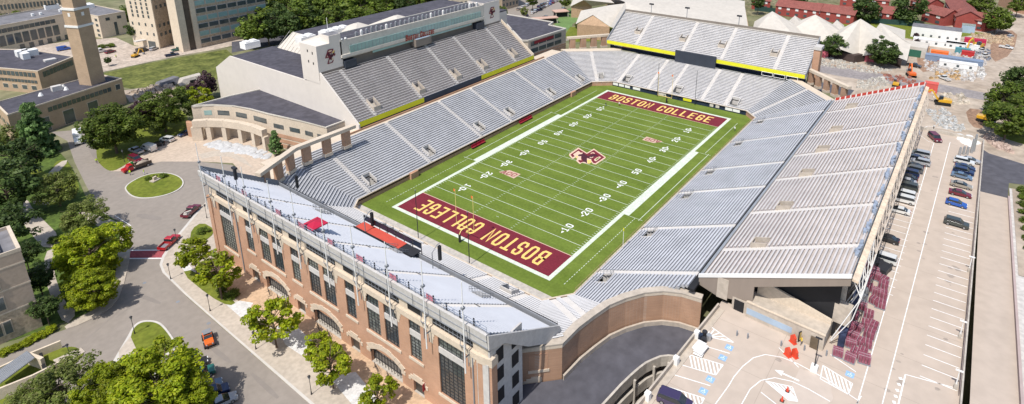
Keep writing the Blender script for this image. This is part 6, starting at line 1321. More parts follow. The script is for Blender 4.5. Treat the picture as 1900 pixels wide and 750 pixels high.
def make_jeep():
    t = thing('open_jeep', 'x', 'jeep'); mb = MB(); hull(mb, [(-1.9, .5), (-1.9, 1.1), (-.1, 1.1), (.3, 1.12), (1.7, 1.05), (1.75, .6), (1.6, .5)], 1.5, .06, .04); mb.build('body', PAINTS['orange'], t)
    for s in (-1, 1):
        mb = MB(); hull2 = [(.75, .95), (1.9, .92), (2.0, .8), (.65, .72)]; mb.extr([(x, s*.75, z) for x, z in hull2], (0, s*.22, 0)); mb.extr([(-1.6, s*.75, .95), (-.75, s*.75, .95), (-.6, s*.75, .75), (-1.75, s*.75, .75)], (0, s*.2, 0)); mb.build('fender', M['black'], t)
    mb = MB(); mb.extr([(.28, -.70, 1.12), (.05, -.66, 1.68), (.0, -.66, 1.66), (.22, -.70, 1.10)], (0, 1.36, 0)); mb.build('windscreen', M['cglass'], t)
    mb = MB(); mb.path([(.02, -.68, 1.7), (.02, .68, 1.7)], .04); 
    for s in (-1, 1): mb.path([(.02, s*.66, 1.7), (-.9, s*.66, 1.75), (-1.75, s*.66, 1.1)], .04)
    mb.build('roll_bar', PAINTS['orange'], t)
    mb = MB(); mb.hexa([(-1.8, -.7, 1.62), (-.35, -.7, 1.72), (-.35, .7, 1.72), (-1.8, .7, 1.62)], [(-1.8, -.7, 1.7), (-.35, -.7, 1.8), (-.35, .7, 1.8), (-1.8, .7, 1.7)]); mb.build('soft_top', M['grey_m'], t)
    mb = MB(); 
    for y in (-.35, .35): mb.box(-.55, -.05, y-.24, y+.24, .9, 1.05); mb.box(-.68, -.52, y-.24, y+.24, .95, 1.5)
    mb.build('seat', M['black'], t)
    mb = MB(); mb.box(1.85, 2.0, -.8, .8, .5, .7); mb.build('bumper', M['black'], t)
    for x in (-1.2, 1.3):
        for s in (-1, 1): wheel(t, x, s*.82, .4, .28)
    for s in (-1, 1): mb = MB(); mb.tube((1.74, s*.5, .85), (1.79, s*.5, .85), .12, 8); mb.build('headlight', M['lampw'], t)
    mb = MB(); mb.tube((-1.93, 0, .95), (-2.13, 0, .95), .38, 12); mb.build('spare_wheel', M['tyre'], t)
    return register(t)
PROT = {k: make_car(k) for k in ('sedan', 'suv', 'van', 'hatch', 'cargo')}; PROT['pickup'] = make_pickup(); PROT['jeep'] = make_jeep()
used = set()
def place(kind, p, rz, col, label, group=None, cat=None, name=None):
    root = PROT[kind]; p = Vector(p)
    if kind in used: r, parts = dup(root, p, rz, label, group)
    else:
        used.add(kind); r = root; r.location = p; r.rotation_euler = (0, 0, rz); r['label'] = label; parts = CH[root.name]
        if group: r['group'] = group
    if cat: r['category'] = cat
    if name: r.name = name
    for c in parts:
        b = c.name.split('.')[0]
        if b in ('body', 'roof', 'bed', 'roll_bar'): c.material_slots[0].link = 'OBJECT'; c.material_slots[0].material = PAINTS[col]
    return r
# the first placement must be a copy source: keep a pristine group-free source
def vh(tail, nose, z=0, dz=.7):
    a_, b_ = A(*tail, z+dz), A(*nose, z+dz); d = b_-a_; return ((a_+b_)/2).xy.to_3d()+Vector((0, 0, z+.02)), math.atan2(d.y, d.x)
g = 'cars parked on the deck beside the bleachers'
for u, v, k, c, lb in ((1706, 285, 'van', 'silver', 'silver minivan, farthest in the row parked under the tan bleachers'), (1697, 291, 'sedan', 'navy', 'navy saloon between the two silver cars at the far end of the shaded row'),
    (1708, 300, 'suv', 'silver', 'silver estate sticking out farther than its neighbours in the shaded row'), (1696, 307, 'sedan', 'black', 'black saloon just nearer than the protruding silver estate'), (1694, 313, 'suv', 'grey', 'grey roofed dark car fifth from the far end of the shaded row'),
    (1687, 320, 'suv', 'navy', 'dark navy car in the middle of the tight shaded row'), (1684, 328, 'sedan', 'black', 'black car directly behind the silver saloon in the shaded row'), (1681, 334.5, 'sedan', 'silver', 'silver saloon squeezed between black cars in the shaded row'),
    (1682, 345, 'van', 'olive', 'long dark brown minivan beside the pair of white vans'), (1677, 360, 'van', 'white', 'white minivan, the farther of the two white ones side by side'), (1675, 369, 'van', 'white', 'white minivan, the nearer of the two white ones side by side'),
    (1668, 388.5, 'sedan', 'white', 'white saloon parked on its own side of the empty stalls by the bleachers'), (1646, 441, 'sedan', 'black', 'black saloon alone between empty stalls next to the bleachers'), (1638, 478, 'van', 'white', 'white minivan next to the stacked maroon chairs')):
    p = A(u, v, ZD+.8); place(k, (p.x, p.y, ZD+.02), R(90 if u != 1708 else 90)+random.uniform(-.03, .03), c, lb, g)
g = 'cars parked along the outer edge of the deck'
for u, v, k, c, lb in ((1801, 296, 'sedan', 'silver', 'silver car farthest out behind the white one, by the grey bins'), (1789, 299, 'suv', 'white', 'white car with dark windows at the far end of the outer row'), (1791, 309, 'sedan', 'navy', 'dark blue car right after the white one in the outer row'),
    (1788, 317, 'suv', 'navy', 'navy car third from the white one in the outer row'), (1785, 325, 'sedan', 'steelblue', 'slate blue car beside the tan saloon in the outer row'), (1784, 342, 'sedan', 'tan', 'tan saloon between the slate blue and maroon cars'), (1782, 357.5, 'sedan', 'maroon', 'maroon saloon between the tan and bright blue cars'), (1775, 376, 'hatch', 'blue', 'bright blue car, nearest of the close outer row'), (1775, 413, 'suv', 'olive', 'dark green off-roader standing alone at the deck edge')):
    p = A(u, v, ZD+.8); place(k, (p.x, p.y, ZD+.02), R(-90)+random.uniform(-.05, .05), c, lb, g)
p, rz = vh((1724, 246), (1746, 265), ZD); place('van', p, rz, 'maroon', 'dark maroon minivan driving alone at the far end of the deck', cat='car', name='driving_car')
p, rz = vh((1230, 735), (1275, 752), ZD); place('van', p, rz, 'purple', 'dark purple minivan beside the hatched bay at the bottom of the deck')
p, rz = vh((382, 613), (391, 646), 0, .8); place('jeep', p, rz, 'orange', 'open orange jeep with a grey soft top driving along the street')
p, rz = vh((299, 462), (328, 436), 0, .8); place('pickup', p, rz, 'red', 'bright red pickup truck by the maroon crossing')
p, rz = vh((341, 402), (367, 380), 0, .8); r_ = place('pickup', p, rz, 'maroon', 'dark red pickup truck with cargo in its bed, by the corner of the brick building')
mb = MB()
for i in range(5): mb.obox((-2.3+i*.38, random.uniform(-.4, .4)), .5, .7, .67, .67+random.uniform(.3, .6), random.random())
mb.build('cargo', M['tent'], r_)
for (tl, ns, k, c, lb) in (((240, 291), (262, 299), 'van', 'maroon', 'long maroon van double parked behind the red tipper truck'), ((262, 283), (243, 276), 'pickup', 'silver', 'silver pickup truck in the tree shade beside the white cargo van'), ((290, 279), (262, 271), 'cargo', 'white', 'white cargo van parked in front of the leafy trees by the roundabout'), ((300, 266), (281, 270), 'sedan', 'black', 'black saloon between the white cargo van and the white off-roader'), ((322, 260), (298, 257), 'suv', 'white', 'white off-roader with dark windows near the curved building'), ((352, 244), (336, 250), 'sedan', 'navy', 'dark car in shade at the end of the row by the curved building')):
    p, rz = vh(tl, ns); place(k, p, rz, c, lb, 'vehicles parked by the roundabout', cat='pickup truck' if k == 'pickup' else ('van' if k == 'cargo' else 'car'))
for (tl, ns, k, c, lb) in (((335, 655), (352, 662), 'sedan', 'navy', 'dark blue car at the head of the kerbside row below the grass island'), ((362, 697), (380, 690), 'suv', 'teal', 'dark green car in the kerbside row under the big tree'), ((372, 722), (397, 712), 'sedan', 'steelblue', 'slate blue car in the kerbside row under the big tree'), ((384, 735), (409, 724), 'suv', 'navy', 'navy car between the slate blue and silver cars at the bottom edge'), ((398, 750), (424, 738), 'sedan', 'silver', 'silver car nearest the bottom edge in the kerbside row'), ((350, 678), (371, 671), 'hatch', 'black', 'black hatchback half hidden by the big tree')):
    p, rz = vh(tl, ns); place(k, p, rz, c, lb, 'cars parked along the street kerb')
for (tl, ns, k, c, lb) in (((170, 98), (197, 93), 'cargo', 'white', 'white van behind the bell tower'), ((197, 98), (212, 94), 'suv', 'maroon', 'dark red car beside the white van behind the bell tower'), ((248, 98), (280, 90), 'cargo', 'black', 'long black van in front of the limestone block'), ((279, 93), (291, 88), 'suv', 'silver', 'silver car at the entrance of the limestone block'), ((305, 104), (332, 99), 'pickup', 'navy', 'navy pickup truck parked along the top of the grass bank'), ((318, 94), (342, 89), 'pickup', 'teal', 'teal pickup truck beside the navy one above the grass bank'), ((112, 92), (124, 90), 'cargo', 'blue', 'blue utility van behind the low building with air handlers')):
    p, rz = vh(tl, ns); place(k, p, rz, c, lb, cat='van' if k == 'cargo' else ('pickup truck' if k == 'pickup' else 'car'))
# car park behind the offices: rows of small cars
cols = ['white', 'silver', 'navy', 'black', 'grey', 'white', 'blue', 'maroon', 'silver', 'tan']; k_ = 0
for (a_, b_, n, rr) in (((988, 24), (1032, 2), 9, 20), ((962, 17), (978, 10), 3, 20), ((1000, 12), (1040, -6), 8, 20), ((1033, 22), (1046, 16), 2, 10), ((975, 28), (1012, 32), 2, 70)):
    for i in range(n):
        f_ = i/max(1, n-1); p = A(a_[0]+(b_[0]-a_[0])*f_, a_[1]+(b_[1]-a_[1])*f_, .5); place(random.choice(['sedan', 'suv', 'hatch']), (p.x, p.y, .05), R(rr+random.uniform(-4, 4)), cols[k_ % 10], 'small car in the distant car park beyond the dark roofed offices', 'cars in the distant car park'); k_ += 1
for u, v, c in ((1062, 91, 'black'), (1082, 92, 'navy'), (1100, 93, 'blue'), (1119, 92, 'silver')):
    p = A(u, v-8, .5); place('sedan', (p.x, p.y, .1), R(15), c, 'car glimpsed between the brick piers at the far left corner', 'cars behind the far left colonnade')
# building site vehicles
for (tl, ns, k, c, lb) in (((1808, 96), (1832, 92), 'pickup', 'white', 'white pickup truck on the site, the farther of two parked together'), ((1814, 105), (1838, 102), 'pickup', 'white', 'white pickup truck on the site, the nearer of two parked together'), ((1858, 86), (1876, 89), 'pickup', 'white', 'white pickup truck with dark cargo on bare earth'), ((1684, 119), (1708, 124), 'pickup', 'black', 'dark pickup truck on the road behind the tan bleachers'), ((1778, 31), (1790, 52), 'suv', 'white', 'white car beside the red dormitory gable'), ((1755, 24), (1764, 32), 'suv', 'blue', 'blue car between the two red dormitories'), ((1868, 70), (1882, 66), 'suv', 'silver', 'silver car by the far edge of the building site'), ((1762, 149), (1742, 141), 'pickup', 'white', 'white site lorry cab on the dusty road')):
    p, rz = vh(tl, ns); place(k, p, rz, c, lb, cat='pickup truck' if k == 'pickup' else 'car')
# box truck
p, rz = vh((143, 240), (147, 274), 0, 1.2); t = thing('box_truck', 'white box truck waiting at the loading bay of the tan hall', 'truck', p, rz)
mb = MB(); hull(mb, [(-4.2, .9), (-4.2, 3.3), (1.9, 3.3), (1.9, .9)], 2.4, .06, .03); mb.build('cargo_box', M['white_m'], t); mb = MB(); hull(mb, [(2.0, .6), (2.0, 2.35), (2.9, 2.35), (3.3, 1.5), (3.9, 1.35), (3.95, .6)], 2.2); mb.build('cab', PAINTS['white'], t)
mb = MB(); hull(mb, [(2.2, 1.5), (2.25, 2.2), (2.88, 2.2), (3.25, 1.5)], 2.24, .1, .03); mb.build('windows', M['cglass'], t)
for x in (-2.8, 3.0):
    for s in (-1, 1): wheel(t, x, s*1.0, .48, .3)
# red tipper truck with green tank
p, rz = vh((276, 300), (227, 317), 0, 1.0); t = thing('tipper_truck', 'red tipper truck with earth in its bed beside the roundabout', 'truck', p, rz)
mb = MB(); hull(mb, [(.9, .6), (.9, 1.5), (2.6, 1.4), (3.6, 1.25), (3.65, .6)], 2.1); mb.build('body', PAINTS['red'], t); mb = MB(); hull(mb, [(.95, 1.45), (1.05, 2.2), (2.0, 2.2), (2.55, 1.4)], 1.98, .15, .04); mb.build('cab', PAINTS['red'], t); mb = MB(); hull(mb, [(1.1, 1.5), (1.2, 2.05), (2.0, 2.05), (2.5, 1.5)], 2.02, .15, .04); mb.build('windows', M['cglass'], t)
mb = MB(); mb.box(-4, .4, -1.1, 1.1, .8, 1.0); mb.box(-4, .4, -1.1, -1.0, 1.0, 1.7); mb.box(-4, .4, 1.0, 1.1, 1.0, 1.7); mb.box(.3, .4, -1, 1, 1.0, 1.9); mb.build('tipper_bed', M['bark'], t); mb = MB(); mb.dome((-1.9, 0, 1.1), 1.9, .95, .9, 9, 4); mb.build('earth_load', M['dirt'], t)
mb = MB(); mb.tube((.65, -.5, 1.0), (.65, -.5, 2.4), .42, 10); mb.build('green_tank', PAINTS['green'], t)
for x in (-2.9, 2.7):
    for s in (-1, 1): wheel(t, x, s*.95, .46, .3)
# diggers
def digger(label, u, v, col, rz, s=1.0, kind='excavator'):
    p = A(u, v, 0); t = thing(kind, label, kind, (p.x, p.y, .03), rz); t.scale = (s, s, s)
    for sy in (-1, 1): mb = MB(); hull(mb, [(-2, .05), (-2.2, .5), (-1.9, .95), (1.9, .95), (2.2, .5), (2, .05)], .55, .05, .03); mb.v = [(x, y+sy*1.15, z) for x, y, z in mb.v]; mb.build('track', M['tyre'], t)
    mb = MB(); hull(mb, [(-2.2, 1.0), (-2.3, 1.9), (-.6, 2.1), (1.2, 1.7), (1.3, 1.0)], 2.4); mb.build('body', PAINTS[col], t)
    mb = MB(); hull(mb, [(.1, 1.7), (.1, 2.9), (1.1, 2.9), (1.35, 1.7)], 1.1); mb.v = [(x, y+.6, z) for x, y, z in mb.v]; mb.build('cab', M['cglass'], t)
    if kind == 'excavator':
        mb = MB(); mb.extr([(1.0, -.7, 1.5), (3.2, -.7, 4.4), (5.6, -.7, 3.6), (5.5, -.7, 3.2), (3.2, -.7, 3.8), (1.5, -.7, 1.2)], (0, .4, 0)); mb.extr([(5.5, -.68, 3.7), (6.2, -.68, 1.2), (5.9, -.68, 1.1), (5.0, -.68, 3.4)], (0, .36, 0)); mb.build('boom', PAINTS[col], t)
        mb = MB(); mb.extr([(6.3, -1, 1.3), (6.5, -1, .3), (5.6, -1, .2), (5.5, -1, .9)], (0, 1, 0)); mb.build('bucket', M['grey_m'], t)
    else:
        mb = MB(); mb.box(2.4, 2.7, -1.7, 1.7, .1, 1.3); mb.box(1.2, 2.5, -1.3, -1.1, .5, .8); mb.box(1.2, 2.5, 1.1, 1.3, .5, .8); mb.build('blade', M['grey_m'], t)
    return t
digger('orange excavator with a long boom at the edge of the cabins', 1812, 92, 'yellow', R(160), 1.5); digger('yellow excavator on bare earth beyond the parking deck', 1748, 194, 'yellow', R(100), 1.2)
digger('yellow bulldozer beside the big trees at the right edge', 1827, 226, 'yellow', R(-100), 1.1, 'bulldozer'); digger('small yellow loader on the dusty road by the red signs', 1662, 160, 'yellow', R(0), .9, 'bulldozer')
digger('orange excavator parked behind the tan bleachers by the road', 1690, 142, 'orange', R(20), 1.1); digger('red telescopic handler on the rubble by the far corner tower', 1545, 100, 'red', R(190), 1.0); digger('small orange excavator on the plaza by the limestone block', 252, 106, 'yellow', R(30), .8)
# site cabins and containers
def boxy(name, label, cat, u, v, L_, W, H_, rz, m, group=None, win=0, z=0, trim=None):
    p = A(u, v, 0); t = thing(name, label, cat, (p.x, p.y, z+.03), rz, group); mb = MB(); mb.box(-L_/2, L_/2, -W/2, W/2, 0, H_); mb.build('wall', m, t)
    mb = MB(); mb.box(-L_/2-.08, L_/2+.08, -W/2-.08, W/2+.08, H_, H_+.12); mb.build('roof', trim or m, t)
    for i in range(win):
        mb = MB(); x = -L_/2+L_*(i+.5)/win; mb.box(x-.5, x+.5, -W/2-.04, -W/2-.003, 1, 2.0); mb.build('window', M['glass'], t)
        mb = MB(); mb.box(-L_/2-.04, -L_/2-.003, -.5, .5, .1, 2.0) if i == 0 else mb.box(x-.45, x+.45, -W/2-.045, -W/2-.004, 2.1, 2.2); mb.build('door' if i == 0 else 'awning', M['grey_m'], t)
    return t
WH = M['white_m']; gC = 'site cabins and containers'; rzc = R(-88)
for u, v, L_, W, H_, m_, lb, win, tr in ((1735, 70, 22, 9, 5.6, WH, 'long two storey white cabin block with a grey roof by the red dormitories', 6, M['roof_g']), (1745, 86, 24, 5, 2.8, WH, 'single row of white cabins in front of the two storey block', 6, None), (1772, 90, 8, 4, 2.8, WH, 'short white cabin at the right end of the cabin row', 2, None),
    (1768, 117, 22, 4.5, 2.6, mat('blue_container', (.19, .24, .33), .6, .1, 2), 'long pale blue container roof among the cabins', 0, None), (1776, 127, 14, 4, 2.8, WH, 'white cabin trailer nearest the road', 3, None), (1742, 105, 7, 3.5, 2.6, M['orange'], 'orange container behind the blue one', 0, None), (1808, 82, 9, 4, 2.6, mat('crimson_container', (.40, .02, .06), .6, .1, 2), 'crimson container beside the white pickup trucks', 0, None), (1800, 92, 7, 4, 2.6, WH, 'white container behind the two white pickup trucks', 0, None),
    (1795, 60, 6, 5, 4.2, M['glass_b'], 'pale blue shed beside the two storey cabin block', 0, M['glass_g']), (1726, 170, 4.5, 3.5, 3.6, mat('coral_box', (.55, .10, .08), .7, .1, 1), 'coral red container by the dusty road behind the bleachers', 0, None), (1785, 99, 6, 3, 2.4, mat('turquoise', (.08, .24, .27), .6, .1, 1), 'turquoise container among the cabins', 0, None), (1760, 88, 5, 3, 2.5, mat('tan_box', (.5, .38, .24), .7, .1, 1), 'tan shed between the white cabins', 0, None), (1795, 104, 5, 3, 2.2, M['red_m'], 'bright red container in the middle of the site', 0, None), (1710, 98, 6, 4, 3, M['tan_b'], 'brown hut behind the end of the tan bleachers', 0, None)):
    boxy('site_cabin' if win else 'container', lb, 'cabin' if win else 'container', u, v, L_, W, H_, rzc, m_, gC, win, 0, tr)
for k_, (u, v) in enumerate(((1518, 106), (1531, 106), (1604, 113), (1610, 113), (1617, 114))):
    boxy('portable_toilet', 'pink portable toilet in the group of '+('two by the round tree', 'two by the round tree', 'three between the round trees', 'three between the round trees', 'three between the round trees')[k_], 'toilet', u, v, 2.6, 2.6, 2.8, 0, mat('pink_plastic', (.62, .16, .20), .6, .05, 1), 'pink portable toilets ' + ('near the left round tree' if k_ < 2 else 'between the round trees'))
# ================================================================ FIELD FURNITURE
def goal(x, s, lb):
    t = thing('goal_post', lb, 'goal post', (x, 0, .03)); G = mat('goal_yellow', (.78, .62, .22), .45, .04, 1)
    mb = MB(); mb.tube((0, 0, 0), (0, 0, 2.0), .3, 8); mb.build('base_pad', M['black'], t)
    mb = MB(); mb.path([(0, 0, 1.9), (0, 0, 2.2), (-s*.5, 0, 2.75), (-s*1.2, 0, 2.95), (-s*2.0, 0, 3.05)], .1, 8); mb.build('gooseneck', G, t)
    mb = MB(); mb.tube((-s*2, -2.82, 3.05), (-s*2, 2.82, 3.05), .09, 8); mb.build('crossbar', G, t)
    for y in (-2.82, 2.82):
        mb = MB(); mb.tube((-s*2, y, 3.0), (-s*2, y, 12.2), .06, 6); o = mb.build('upright', G, t); mb = MB(); mb.box(-s*2-.03, -s*2+.03, y, y+.5, 11.6, 12.2); mb.build('ribbon', M['orange'], o)
goal(-hx-2, -1, 'yellow gooseneck goal post in the near end zone'); goal(hx+2, 1, 'goal post behind the far end zone lettering')
for k_, (x, y, lb) in enumerate(((-62.4, 8.2, 'thin black net pole left of the near goal post'), (-62.2, -8.0, 'thin black net pole right of the near goal post'), (60.8, 5.8, 'thin black net pole left of the far goal post'), (60.9, -9.6, 'thin black net pole right of the far goal post'))):
    t = thing('net_pole', lb, 'pole', (x, y, 0), group='black net poles behind the goals'); mb = MB(); mb.tube((0, 0, 0), (0, 0, 13.5), .11, 6, .07); mb.build('pole', M['black'], t); mb = MB(); mb.tube((0, 0, 13.5), (0, 0, 13.7), .12, 6); mb.build('pole_cap', M['grey_m'], t)
t = thing('marker_pole', 'thin white pole with a yellow tip at the right sideline wall', 'pole', (-38.6, -33.6, 0)); mb = MB(); mb.tube((0, 0, 0), (0, 0, 6.6), .06, 6); mb.build('pole', M['white_m'], t); mb = MB(); mb.tube((0, 0, 6.4), (0, 0, 7.1), .14, 6); mb.build('tip', M['yellow'], t)
k_ = 0
for u, v, n in ((884, 267, 3), (972, 222, 3)):
    for i in range(n):
        p = A(u-8+i*8, v+4-i*4, .5); t = thing('team_bench', 'maroon bench against the sideline wall, '+('in the group nearer the camera' if u < 900 else 'in the group nearer the far end zone'), 'bench', (p.x, 32.0, .03), group='maroon benches '+('near' if u < 900 else 'far')); mb = MB(); mb.box(-1.1, 1.1, -.3, .3, .45, .55); mb.build('seat', M['maroon_p'], t); mb = MB(); mb.box(-1.1, 1.1, .3, .4, .5, 1.25); mb.build('backrest', mat('crimson_bench', (.40, .01, .04), .6, .05, 1), t)
        for x in (-.9, .9): mb = MB(); mb.box(x-.05, x+.05, -.25, .35, 0, .45); mb.build('leg', M['black'], t)
# ================================================================ STREET FURNITURE
lampg = 'black globe street lamps'
L0 = None
for k_, (u, v, lb) in enumerate(((250, 619, 'black street lamp on the grass island at the junction'), (317, 518, 'black street lamp at the rounded pavement corner'), (390, 577, 'black street lamp on the pavement below the pair of young trees'), (475, 648, 'black street lamp on the pavement opposite the first brick arch'), (578, 732, 'black street lamp on the pavement nearest the bottom edge'), (133, 672, 'black street lamp by the walled entry at bottom left'), (231, 300, 'black street lamp on the lawn under the trees by the roundabout'), (329, 452, 'black street lamp beside the bright red pickup truck'), (384, 405, 'black street lamp at the pavement near the left end of the brick building'), (1511, 692, 'black street lamp'))):
    if k_ == 9: continue
    p = A(u, v, .12); t = thing('street_lamp', lb, 'street lamp', (p.x, p.y, .12), group=lampg)
    mb = MB(); mb.tube((0, 0, 0), (0, 0, .6), .14, 8, .09); mb.tube((0, 0, .6), (0, 0, 3.3), .06, 8, .045); mb.build('pole', M['black'], t)
    mb = MB(); mb.tube((0, 0, 3.3), (0, 0, 3.75), .14, 8, .24); mb.build('lantern', M['grey_m'], t); mb = MB(); mb.dome((0, 0, 3.75), .27, .27, .22, 8, 3); mb.build('lantern_cap', M['black'], t)
for u, v, lb in ((1510, 688, 'black deck lamp on a square concrete base near the red barriers'), (1772, 722, 'twin deck lamp at the near end of the outer parapet'), (1797, 505, 'white twin headed lamp on the outer parapet'), (1780, 628, 'deck lamp between the other two on the outer parapet')):
    p = A(u, v, ZD); t = thing('deck_lamp', lb, 'lamp post', (p.x, p.y, ZD+.01)); mb = MB(); hb_ = .5 if u < 1600 else .22; mb.box(-hb_, hb_, -hb_, hb_, 0, 1.0); mb.build('base', M['white_m'] if u < 1600 else M['conc'], t); mb = MB(); h_ = 6.2 if u < 1600 else 3.4; mb.tube((0, 0, 1.0), (0, 0, h_), .1, 6, .06); mb.build('pole', M['black'] if u < 1600 else M['white_m'], t); mb = MB(); mb.box(-.16, .16, -.5, .5, h_, h_+.12); mb.build('lamp_head', M['black'] if u < 1600 else M['white_m'], t)
mb = MB()
for x in np.arange(-92, 62, 9.2): mb.quad((x-.03, -96.9, ZD+.004), (x+.03, -96.9, ZD+.004), (x+.03, -64 if x > -50 else -60.2, ZD+.004), (x-.03, -64 if x > -50 else -60.2, ZD+.004))
for y in (-72.5, -84.8): mb.quad((-95, y-.03, ZD+.006), (62, y-.03, ZD+.006), (62, y+.03, ZD+.006), (-95, y+.03, ZD+.006))
struct('slab_joints', mb, mat('joint_dark', (.33, .275, .23), .9, .1, 2))
mb = MB(); rnd_ = random.Random(9)
for i in range(60):
    x, y = rnd_.uniform(-75, 58), rnd_.choice([-83.5, -94, -88.5, -74])+rnd_.uniform(-1, 1)
    if y > -80 and x > -52: continue
    r_ = rnd_.uniform(.15, .55); n_ = 9; mb.add([(x+r_*math.cos(6.283*j/n_)*rnd_.uniform(.7, 1.3), y+r_*1.2*math.sin(6.283*j/n_)*rnd_.uniform(.7, 1.3), ZD+.008+i*.00002) for j in range(n_)], [tuple(range(n_))])
struct('oil_stains', mb, mat('oil_stain', (.33, .28, .24), .8, .15, 1))
# bollards, barriers, odds on the deck
for k_, (u, v, lb) in enumerate(((1367, 623, 'small grey bollard, left of a pair on the open deck'), (1387, 628, 'small grey bollard, right of a pair on the open deck'), (1449, 642, 'small grey bollard by the red barriers'), (1492, 650, 'grey bollard between the red barriers and the lamp'), (1533, 660, 'grey bollard at the corner of the service block'))):
    p = A(u, v, ZD); t = thing('bollard', lb, 'bollard', (p.x, p.y, ZD+.01), group='grey bollards on the deck'); mb = MB(); mb.tube((0, 0, 0), (0, 0, 1.0), .13, 8); mb.build('post', M['grey_m'], t); mb = MB(); mb.dome((0, 0, 1.0), .13, .13, .1, 8, 2); mb.build('cap', M['steel'], t)
for u, v, lb in ((1461, 660, 'red plastic barrier, left one of the pair in front'), (1474, 662, 'red plastic barrier, right one of the pair in front'), (1471, 636, 'red plastic barrier leaning behind the front pair')):
    p = A(u, v, ZD); t = thing('traffic_barrier', lb, 'barrier', (p.x, p.y, ZD+.01), R(60), 'red plastic barriers'); mb = MB(); mb.extr([(-.5, -.2, 0), (.5, -.2, 0), (.5, -.2, 1.2), (.0, -.2, 1.7), (-.5, -.2, 1.2)], (0, .4, 0)); mb.build('panel', M['hazard'], t); mb = MB(); mb.box(-.6, .6, -.35, .35, 0, .15); mb.build('foot', M['hazard'], t)
for k_, (u, v, lb) in enumerate(((1461, 726, 'orange traffic cone on the hatched paint'), (1451, 744, 'orange traffic cone nearest the bottom edge of the deck'), (198, 568, 'x'))):
    if k_ == 2: continue
    p = A(u, v, ZD); t = thing('traffic_cone', lb, 'traffic cone', (p.x, p.y, ZD+.01)); mb = MB(); mb.tube((0, 0, .04), (0, 0, .9), .22, 8, .04); mb.build('cone', M['hazard'], t); mb = MB(); mb.box(-.3, .3, -.3, .3, 0, .04); mb.build('base', M['black'], t)
p = A(1308, 630, ZD); t = thing('bin_trolley', 'dark bins huddled by the deck parapet', 'bins', (p.x, p.y, ZD+.01), R(20))
for x, y, m_ in ((-1.0, .2, 'black'), (-.2, .8, 'navy'), (.7, .1, 'black'), (0, -.6, 'steel')): mb = MB(); mb.tube((x, y, 0), (x, y, 1.1), .38, 8, .45); mb.build('bin', M[m_], t)
p = A(1298, 653, ZD); t = thing('table_stack', 'pile of white folding tables beside the hatched bay', 'tables', (p.x, p.y, ZD+.01), R(10)); 
for i in range(5): mb = MB(); mb.obox((random.uniform(-.2, .2), random.uniform(-.2, .2)), 2.4, 1.5, i*.16+.3, i*.16+.42, random.uniform(-.3, .3)); mb.build('table_top', M['white_m'], t)
for x in (-.8, .8): mb = MB(); mb.box(x-.05, x+.05, -.5, .5, 0, .3); mb.build('trestle', M['steel'], t)
p = A(1486, 632, ZD); t = thing('notice_board', 'dark framed notice board leaning by the service block door', 'board', (p.x, p.y, ZD+.01), R(-20)); mb = MB(); mb.box(-.9, .9, -.06, .06, .2, 2.1); mb.build('frame', M['black'], t); mb = MB(); mb.box(-.7, .7, -.08, -.063, .4, 1.9); mb.build('panel', mat('board_tan', (.45, .33, .12), .8, .3, .5), t)
# grey bins / wrapped posts at the far end of the deck
for k_, (u, v, h_) in enumerate(((1780, 288, 2.2), (1787, 287, 2.3), (1794, 287, 2.2), (1802, 284, 4.0), (1806, 281, 5))):
    p = A(u, v, ZD); t = thing('wrapped_post', 'grey wrapped post standing in the cluster behind the white car', 'post', (p.x, p.y, ZD+.01), group='grey wrapped posts'); mb = MB(); mb.tube((0, 0, 0), (0, 0, h_), .4, 7, .3); mb.build('wrap', M['steel'], t); mb = MB(); mb.dome((0, 0, h_), .3, .3, .3, 7, 2); mb.build('cap', M['grey_m'], t)
def lumpy(name, label, cat, P, z, h, m, seed=1, kind=None, n=26):
    rnd = random.Random(seed); mb = MB(); xs = [p.x for p in P]; ys = [p.y for p in P]; k = 0
    while k < n:
        x = rnd.uniform(min(xs), max(xs)); y = rnd.uniform(min(ys), max(ys))
        if not inpoly(x, y, [(p.x, p.y) for p in P]): continue
        r_ = rnd.uniform(.5, 1.3); mb.dome((x, y, z-.02*k*.01), r_*1.3, r_, h*rnd.uniform(.3, 1), 7, 3); k += 1
    o = mb.build(name, m); return tag(o, label, cat, kind=kind)
lumpy('sheeting', 'crumpled white plastic sheeting at the far corner of the parking deck', 'sheeting', pxs([(1772, 250), (1782, 262), (1800, 272), (1818, 266), (1815, 256), (1792, 252)], ZD), ZD, .5, M['white_m'], n=30)
lumpy('sheeting', 'long ridge of pale wrapped sheeting in front of the curved arcade', 'sheeting', pxs([(385, 268), (400, 262), (450, 270), (500, 285), (498, 296), (450, 284), (400, 277)], 0), .02, .5, mat('white_sheet', (.46, .46, .46), .8, .12, 1), n=150)
# stone rubble on the building site: nobody could count it
def rubble(nm, lb, P, n, s0, s1, m, seed):
    rnd = random.Random(seed); mb = MB(); xs = [p.x for p in P]; ys = [p.y for p in P]; k = 0; Q = [(p.x, p.y) for p in P]
    while k < n:
        x = rnd.uniform(min(xs), max(xs)); y = rnd.uniform(min(ys), max(ys))
        if not inpoly(x, y, Q): continue
        s = rnd.uniform(s0, s1); a_ = rnd.random()*3; mb.hexa([(x+s*math.cos(a_+j*1.57), y+s*math.sin(a_+j*1.57), 0) for j in range(4)], [(x+s*.7*math.cos(a_+.3+j*1.57), y+s*.7*math.sin(a_+.3+j*1.57), s*rnd.uniform(.5, 1.3)) for j in range(4)]); k += 1
    tag(mb.build(nm, m), lb, 'rubble', kind='stuff')
RM = mat('pale_rubble', (.42, .395, .35), .9, .25, 1.5)
rubble('stone_rubble', 'pale stone rubble in front of the round trees', pxs([(1505, 112), (1530, 105), (1590, 118), (1655, 130), (1650, 142), (1560, 128), (1510, 122)]), 300, .25, .8, RM, 1)
